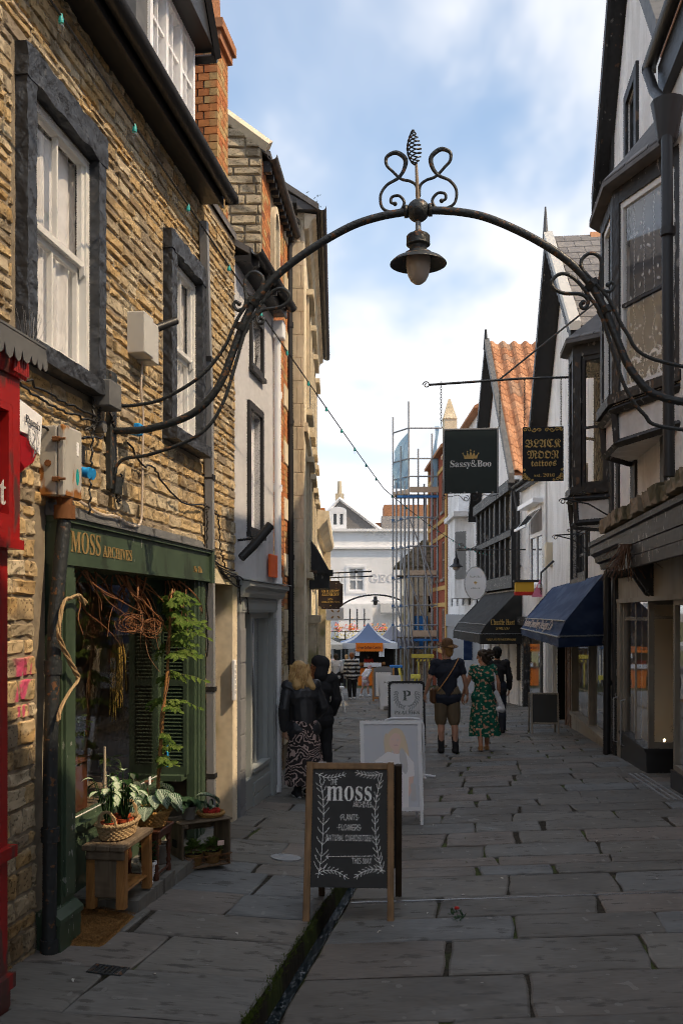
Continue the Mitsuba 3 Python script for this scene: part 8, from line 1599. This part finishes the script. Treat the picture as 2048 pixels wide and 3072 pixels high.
def person(name, label, M, H=1.75, hips=(0, 0), lean=(0, 0), head_turn=0.0, head_off=(0, 0, 0), arms=None, feet=None, skin='m_skin', shw=.185, belly=1.0, kn=None):
    """skin body facing +y; returns key, joints (metres at height 1.75) and the placing matrix"""
    k = thing(name, label, 'person'); S = H / 1.75; M = M @ np.diag([S, S, S, 1.0])
    feet = feet or [(-.10, .02, .0), (.10, -.05, 0)]; lx, ly = lean
    J = {'hip': np.array([hips[0], hips[1], .93]), 'chest': np.array([hips[0] + lx * .6, hips[1] + ly * .6, 1.28]), 'neck': np.array([hips[0] + lx, hips[1] + ly, 1.47])}
    J['head'] = J['neck'] + [0, .02, .145] + np.array(head_off); bones = []
    for i, sg in enumerate((-1, 1)):
        hp = J['hip'] + [sg * .09, 0, -.02]; an = np.array(feet[i]) + [0, 0, .085]; kn_ = (hp + an) / 2 + [sg * .005, .035, .02]
        if kn: kn_ = kn_ + np.array(kn[i])
        J[f'hip{i}'], J[f'knee{i}'], J[f'ank{i}'] = hp, kn_, an; cal = kn_ * .62 + an * .38 - [0, .03, 0]
        bones += [(hp, kn_, .085, .056), (kn_, cal, .055, .053), (cal, an, .053, .036), (an - [0, .03, .045], an + [0, .14, -.055], .032, .026)]
        sh = J['neck'] + [sg * shw, -.01, -.055]; el, wr = arms[i] if arms else ((sg * (shw + .06), -.02, 1.12), (sg * (shw + .07), .06, .88)); el, wr = np.array(el), np.array(wr); J[f'sh{i}'], J[f'el{i}'], J[f'wr{i}'] = sh, el, wr
        bones += [(sh, el, .05, .038), (el, el * .7 + wr * .3, .039, .037), (el * .7 + wr * .3, wr, .037, .025), (J['chest'] + [sg * .08, 0, .08], sh, .07, .055)]
        d = (wr - el) / np.linalg.norm(wr - el); bones += hand(wr, d + [0, .12, -.25], [-sg, .2, 0], sg, .55)
    bones += [(J['hip'] + [-.06, 0, 0], J['hip'] + [.06, 0, 0], .11, .11), (J['hip'], J['chest'], .115 * belly, .12), (J['chest'] + [-.05, 0, 0], J['chest'] + [.05, 0, 0], .115, .115), (J['chest'], J['neck'], .1, .055), (J['neck'], J['head'] - [0, .0, .06], .052, .055)]
    c, s = math.cos(head_turn), math.sin(head_turn); R_ = lambda v: np.array([v[0] * c - v[1] * s, v[0] * s + v[1] * c, v[2]]); hd = J['head']; J['R'] = R_
    bones += [(hd + R_([0, -.02, .02]), hd + R_([0, .02, .03]), .088, .084), (hd + R_([0, .03, -.05]), hd + R_([0, .05, -.085]), .06, .035), (hd + R_([0, .098, .0]), hd + R_([0, .112, -.025]), .012, .014)] + [(hd + R_([q * .085, -.005, .0]), hd + R_([q * .088, -.012, -.03]), .014, .010) for q in (-1, 1)]
    put(k + '__body', blob(bones, .022), skin, M=M, smooth=True)
    put(k + '__eye', [sphere(.011, hd + R_([q * .034, .088, .012]), 1) for q in (-1, 1)], 'm_dark', M=M); put(k + '__mouth', tube([hd + R_([-.022, .088, -.062]), hd + R_([0, .094, -.064]), hd + R_([.022, .088, -.062])], .005, 5), 'm_p_lip', M=M)
    return k, J, M
def top(J, sl=1.0, e=.012, hem=.86, w=1.0):
    b = [(J['hip'] + [-.07 * w, 0, hem - .93], J['hip'] + [.07 * w, 0, hem - .93], .115 * w + e, .115 * w + e), (J['hip'], J['chest'], .118 * w + e, .125 * w + e), (J['chest'] + [-.06, 0, 0], J['chest'] + [.06, 0, 0], .12 * w + e, .12 * w + e), (J['chest'], J['neck'] - [0, 0, .05], .105 + e, .06 + e)]
    for i, sg in enumerate((-1, 1)):
        b += [(J['chest'] + [sg * .08, 0, .08], J[f'sh{i}'], .078 + e, .058 + e)]; f = min(sl, 1); b.append((J[f'sh{i}'], J[f'sh{i}'] + (J[f'el{i}'] - J[f'sh{i}']) * f, .052 + e * .7, .045 + e * .8))
        if sl > 1: b.append((J[f'el{i}'], J[f'el{i}'] + (J[f'wr{i}'] - J[f'el{i}']) * (sl - 1), .047 + e, .034 + e))
    return wrinkle(blob(b, .02), .022)
def legs(J, to=1.0, e=.012, flare=0.0):
    b = [(J['hip'] + [-.07, 0, .02], J['hip'] + [.07, 0, .02], .118 + e, .118 + e)]
    for i in (0, 1):
        f = min(to, 1); b.append((J[f'hip{i}'], J[f'hip{i}'] + (J[f'knee{i}'] - J[f'hip{i}']) * f, .092 + e, .066 + e + flare))
        if to > 1:
            cf = J[f'knee{i}'] * .62 + J[f'ank{i}'] * .38 - [0, .022, 0]; en = J[f'knee{i}'] + (J[f'ank{i}'] - J[f'knee{i}']) * (to - 1); b.append((J[f'knee{i}'], cf if to > 1.4 else en, .066 + e, .064 + e))
            if to > 1.4: b.append((cf, en, .064 + e, .046 + e))
    return wrinkle(blob(b, .02), .02)
def skirt(J, z0, z1, r0, r1, cx=0, cy=0, folds=9, amp=.02, sq_=1.0):
    n, m = 48, 14; V = []
    for i in range(m + 1):
        f = i / m; z = z0 + (z1 - z0) * f; r = r0 + (r1 - r0) * f ** .8
        for j in range(n):
            a = 2 * math.pi * j / n; rr = r + amp * f * math.sin(folds * a + 2.0 * math.sin(3 * f)) + .012 * f * math.sin(17 * a); V.append([J['hip'][0] + cx * f + rr * math.cos(a), J['hip'][1] + cy * f + rr * sq_ * math.sin(a), z + .012 * f * math.sin(5 * a)])
    return TM(V, [[i * n + j, i * n + (j + 1) % n, (i + 1) * n + (j + 1) % n, (i + 1) * n + j] for i in range(m) for j in range(n)])
def shoes(J, hgt=.1, e=.012): return blob([q for i in (0, 1) for q in ((J[f'ank{i}'] - [0, .035, .045], J[f'ank{i}'] + [0, .15, -.055], .036 + e, .028 + e), (J[f'ank{i}'] - [0, .01, .03], J[f'ank{i}'] + (J[f'knee{i}'] - J[f'ank{i}']) * hgt, .038 + e, .042 + e))], .025)
def cap(J, e=.012, back=.0): hd, R_ = J['head'], J['R']; return blob([(hd + R_([0, -.03, .035]), hd + R_([0, .012, .05]), .088 + e, .080 + e), (hd + R_([0, -.05, -.02]), hd + R_([0, -.05, -.05 - back]), .07 + e, .06 + e)], .025, 3)
def stride(x, y, a=0.0): M = rz(a); M[:3, 3] = (x, y, float(zg(x, y))); return M
# the man in the hat
k, J, M = person('person', 'man in brown hat, navy T-shirt, khaki shorts and black boots walking away hand in hand', stride(1.71, 15.65, .04), 1.80, arms=[((-.28, -.04, 1.17), (-.34, .03, .93)), ((.27, -.02, 1.17), (.325, .05, .92))], feet=[(-.10, -.04, 0), (.115, -.10, 0)], head_turn=.55, shw=.20, belly=1.12)
put(k + '__shirt', top(J, .6, .018, .88, 1.12), 'm_navy', M=M, smooth=True); put(k + '__shorts', legs(J, 1.06, .022, .008), 'm_khaki', M=M, smooth=True); put(k + '__boots', shoes(J, .42, .012), 'm_clothblk', M=M, smooth=True)
put(k + '__belt', tf(lathe([(.150, .93), (.156, .935), (.156, .965), (.150, .97)], 30), np.diag([1.12, .95, 1, 1])), 'm_tan', M=M, smooth=40)
hM = M @ mv(*(J['head'] + [0, -.005, .075])) @ rz(.55) @ rot(.22, [1, 0, 0])
put(k + '__hat', [lathe([(.0, .115), (.05, .112), (.078, .09), (.092, .03), (.098, .0), (.13, -.012), (.165, -.006), (.175, .008), (.165, .002), (.12, -.002)], 26)], 'm_hat', M=hM, smooth=40, label='brown felt hat'); put(k + '__hair', cap(J, .002), 'm_blond2', M=M, smooth=True); put(k + '__beard', blob([(J['head'] + J['R']([0, .06, -.07]), J['head'] + J['R']([0, .07, -.13]), .045, .03)], .02, 2), 'm_cream', M=M)
put(k + '__bag_strap', tube(smooth_path([J['sh1'] + [-.03, -.075, .085], J['chest'] + [.05, -.155, .02], J['hip'] + [-.12, -.15, .12], J['hip'] + [-.20, -.02, .0]], 24), .014, 6, flat=.4), 'm_tan', M=M); put(k + '__bag', cbox(-.27, -.18, -.10, .12, .78, 1.02, .03), 'm_brown', M=M)
put(k + '__watch', tube([J['wr0'] + [0, 0, .03], J['wr0'] + [0, 0, .05]], .034, 10), 'm_steel', M=M)
# the woman in the green dress
k, J, M = person('person', 'woman in a long green floral dress with dark curly hair holding the man\'s hand', stride(2.32, 15.85, -.02), 1.66, arms=[((-.29, .0, 1.13), (-.34, .06, .93)), ((.26, -.02, 1.16), (.28, .10, .95))], feet=[(-.06, -.16, .03), (.08, .12, 0)], head_turn=1.0, skin='m_skinw', shw=.165)
put(k + '__dress', [top(J, .28, .022, .93, 1.02), skirt(J, 1.06, .26, .155, .265, .03, .02, 8, .022, .85)], 'm_floral', M=M, smooth=True)
put(k + '__hair', [cap(J, .012), *[sphere(rng.uniform(.022, .042), J['head'] + J['R']([rng.normal(0, .05), -.11 + rng.normal(0, .035), .02 + rng.normal(0, .055)]), 1) for _ in range(40)]], 'm_hairb', M=M, smooth=True, label='dark curly hair')
put(k + '__shoes', [hull([(x + a, y + b, z + c) for a in (-.035, .035) for b, c in ((-.06, 0), (.16, 0), (-.06, .05 + up), (.16, .015), (.06, .03))]) for x, y, z, up in ((-.06, -.16, .03, .03), (.08, .12, 0, .02))], 'm_tan', M=M)
put(k + '__bag_strap', tube(smooth_path([J['sh0'] + [.06, -.07, .06], J['chest'] + [.02, -.145, 0], J['hip'] + [.13, -.15, .18]], 20), .011, 6, flat=.4), 'm_black', M=M)
put(k + '__tote_bag', [blob([((.22, -.04, 1.0), (.33, -.02, .72), .045, .05), ((.26, -.06, .72), (.34, .02, .70), .05, .05)], .03), tube(smooth_path([(.22, -.05, 1.02), (.2, -.08, 1.25), (.15, -.03, 1.46), (.2, .06, 1.2), (.24, .03, 1.02)], 20), .014, 6)], 'm_whitecloth', M=M, smooth=True); put(k + '__watch', tube([J['wr0'] + [0, 0, .02], J['wr0'] + [0, 0, .05]], .033, 10), 'm_black', M=M)
# person in black ahead of her
k, J, M = person('person', 'person in black top and dark trousers mostly hidden behind the woman in green', stride(3.12, 19.4, 0), 1.74)
put(k + '__top', top(J, 1.85, .02), 'm_clothblk', M=M, smooth=True); put(k + '__trousers', legs(J, 2, .016), 'm_navy', M=M, smooth=True); put(k + '__hair', cap(J), 'm_dark', M=M, smooth=True); put(k + '__shoes', shoes(J), 'm_clothblk', M=M)
# the two young women on the left
k, J, M = person('person', 'blonde woman in a black jacket and zebra print skirt leaning towards the shop window', stride(-.40, 10.35, .35), 1.47, lean=(-.02, .06), head_turn=.5, head_off=(-.02, .03, -.02), arms=[((-.27, .0, 1.13), (-.24, .06, .86)), ((.27, .03, 1.13), (.20, .2, .98))], feet=[(-.09, -.02, 0), (.09, .04, 0)])
put(k + '__jacket', top(J, 1.9, .026, .86, 1.08), 'm_leather', M=M, smooth=True); put(k + '__skirt', skirt(J, .98, .16, .165, .255, .02, .01, 7, .018, .9), 'm_zebra', M=M, smooth=True); put(k + '__shoes', shoes(J, .08, .012), 'm_clothblk', M=M, smooth=True); put(k + '__sole', [tf(ext(affinity.scale(Point(0, 0).buffer(1, 10), .047, .135), .02), mv(*(np.array(f) + [0, .055, .004]))) for f in ((-.09, -.02, 0), (.09, .04, 0))], 'm_upvc', M=M)
put(k + '__hair', blob([(J['head'] + [0, -.02, .04], J['head'] + [0, -.04, -.02], .108, .12), (J['head'] + [-.05, -.07, -.06], J['neck'] + [-.09, -.11, -.05], .08, .06), (J['head'] + [.05, -.07, -.06], J['neck'] + [.11, -.11, -.07], .08, .05)], .025, 2), 'm_blond', M=M, smooth=True, label='long wavy blonde hair')
for i in range(90):
    a = rng.uniform(-2.9, .0); p = J['head'] + np.array([.115 * math.cos(a), .115 * math.sin(a), rng.uniform(-.02, .1)]); L = rng.uniform(.22, .42); t = np.linspace(0, 1, 9); ph = rng.uniform(0, 6); q_ = p + np.stack([t * math.cos(a) * .07 + .018 * np.sin(9 * t + ph), -.03 * np.sin(np.pi * t) + t * math.sin(a) * .05 + .015 * np.cos(8 * t + ph), -L * t], 1)
    put(k + '__hair_strand', tube(q_, np.linspace(.011, .003, 9), 5), 'm_blond' if i % 3 else 'm_blond2', M=M, smooth=40)
k, J, M = person('person', 'person in a black hooded top with long auburn hair beside the blonde woman', stride(-.27, 11.8, .2), 1.52, head_turn=1.15, head_off=(-.01, .02, -.02), arms=[((-.2, .05, 1.15), (-.1, .2, 1.02)), ((.24, -.03, 1.13), (.2, .08, .92))])
put(k + '__hoodie', top(J, 1.9, .03, .84, 1.0), 'm_clothblk', M=M, smooth=True); put(k + '__trousers', legs(J, 2, .016), 'm_clothblk', M=M, smooth=True); put(k + '__shoes', shoes(J), 'm_clothblk', M=M)
hd, R_ = J['head'], J['R']; put(k + '__hood', blob([(hd + R_([0, -.05, .03]), hd + R_([0, -.0, .06]), .125, .105), (hd + R_([0, -.05, 0]), J['neck'] + [0, -.04, .0], .11, .11), (hd + R_([0, -.09, .05]), hd + R_([0, -.13, .03]), .08, .04)], .025, 3), 'm_clothblk', M=M, smooth=True)
for i in range(26): p = hd + R_([rng.normal(0, .055), .05 + rng.normal(0, .02), .0]); t = np.linspace(0, 1, 8); put(k + '__hair_strand', tube(p + np.stack([-.03 * t + .01 * np.sin(7 * t + i), -.12 * t, -rng.uniform(.3, .46) * t], 1) + R_([-.05, 0, 0]), np.linspace(.011, .004, 8), 5), 'm_ginger', M=M, smooth=40)
# farther people
k, J, M = person('person', 'person in a white top and black shorts walking away at the far left', stride(-.20, 34.3, 0), 1.60); put(k + '__top', top(J, 1.9, .03), 'm_whitecloth', M=M, smooth=True); put(k + '__shorts', legs(J, 1.3, .03), 'm_clothblk', M=M, smooth=True); put(k + '__hair', cap(J), 'm_hairb', M=M, smooth=True); put(k + '__shoes', shoes(J), 'm_upvc', M=M); put(k + '__bag', cbox(.2, .3, -.1, .1, .6, 1.0, .03), 'm_clothblk', M=M)
k, J, M = person('person', 'person in a black and white striped jumper and black trousers walking away', stride(.36, 34.0, 0), 1.64, feet=[(-.07, -.1, 0), (.1, .12, 0)]); put(k + '__jumper', top(J, 1.9, .03), 'm_stripe', M=M, smooth=True); put(k + '__trousers', legs(J, 2, .016), 'm_clothblk', M=M, smooth=True); put(k + '__hair', cap(J), 'm_ginger', M=M, smooth=True); put(k + '__shoes', shoes(J), 'm_upvc', M=M)
k, J, M = person('person', 'child in a pale pink top and shorts bending forward beside the striped walker', stride(.88, 36.0, -1.0), 1.22, lean=(0, .22), head_off=(0, .08, -.06), feet=[(-.12, -.2, 0), (.12, .15, 0)]); put(k + '__top', top(J, 1.0, .025), 'm_whitecloth', M=M, smooth=True); put(k + '__shorts', legs(J, .7, .025), 'm_pinkcloth', M=M, smooth=True); put(k + '__hair', cap(J, .02, .05), 'm_pinkcloth', M=M, smooth=True); put(k + '__shoes', shoes(J), 'm_upvc', M=M)
k, J, M = person('person', 'stallholder in a red top behind the counter of the orange market stall', stride(1.45, 51.4, math.pi), 1.66, skin='m_brown'); put(k + '__top', top(J, 1.8, .02), 'm_redcloth', M=M, smooth=True); put(k + '__trousers', legs(J, 2, .016), 'm_clothblk', M=M); put(k + '__hair', cap(J, .015, .1), 'm_dark', M=M, smooth=True)
k, J, M = person('person', 'customer in an orange scarf and grey coat standing left of the market stall', stride(.25, 47, .2), 1.62); put(k + '__coat', top(J, 1.9, .04, .6), 'm_gpaint', M=M, smooth=True); put(k + '__trousers', legs(J, 2, .016), 'm_clothblk', M=M); put(k + '__hair', cap(J, .015), 'm_blond2', M=M); put(k + '__scarf', tf(lathe([(.07, -.05), (.1, -.03), (.1, .02), (.07, .03)], 14), mv(*J['neck'])), 'm_orange2', M=M)
k, J, M = person('person', 'person in a cream jacket under the cream stall canopy', stride(-.55, 46, 0), 1.64); put(k + '__jacket', top(J, 1.9, .04, .75), 'm_p_skin', M=M, smooth=True); put(k + '__trousers', legs(J, 2, .016), 'm_navy', M=M); put(k + '__hair', cap(J, .015), 'm_hairb', M=M)
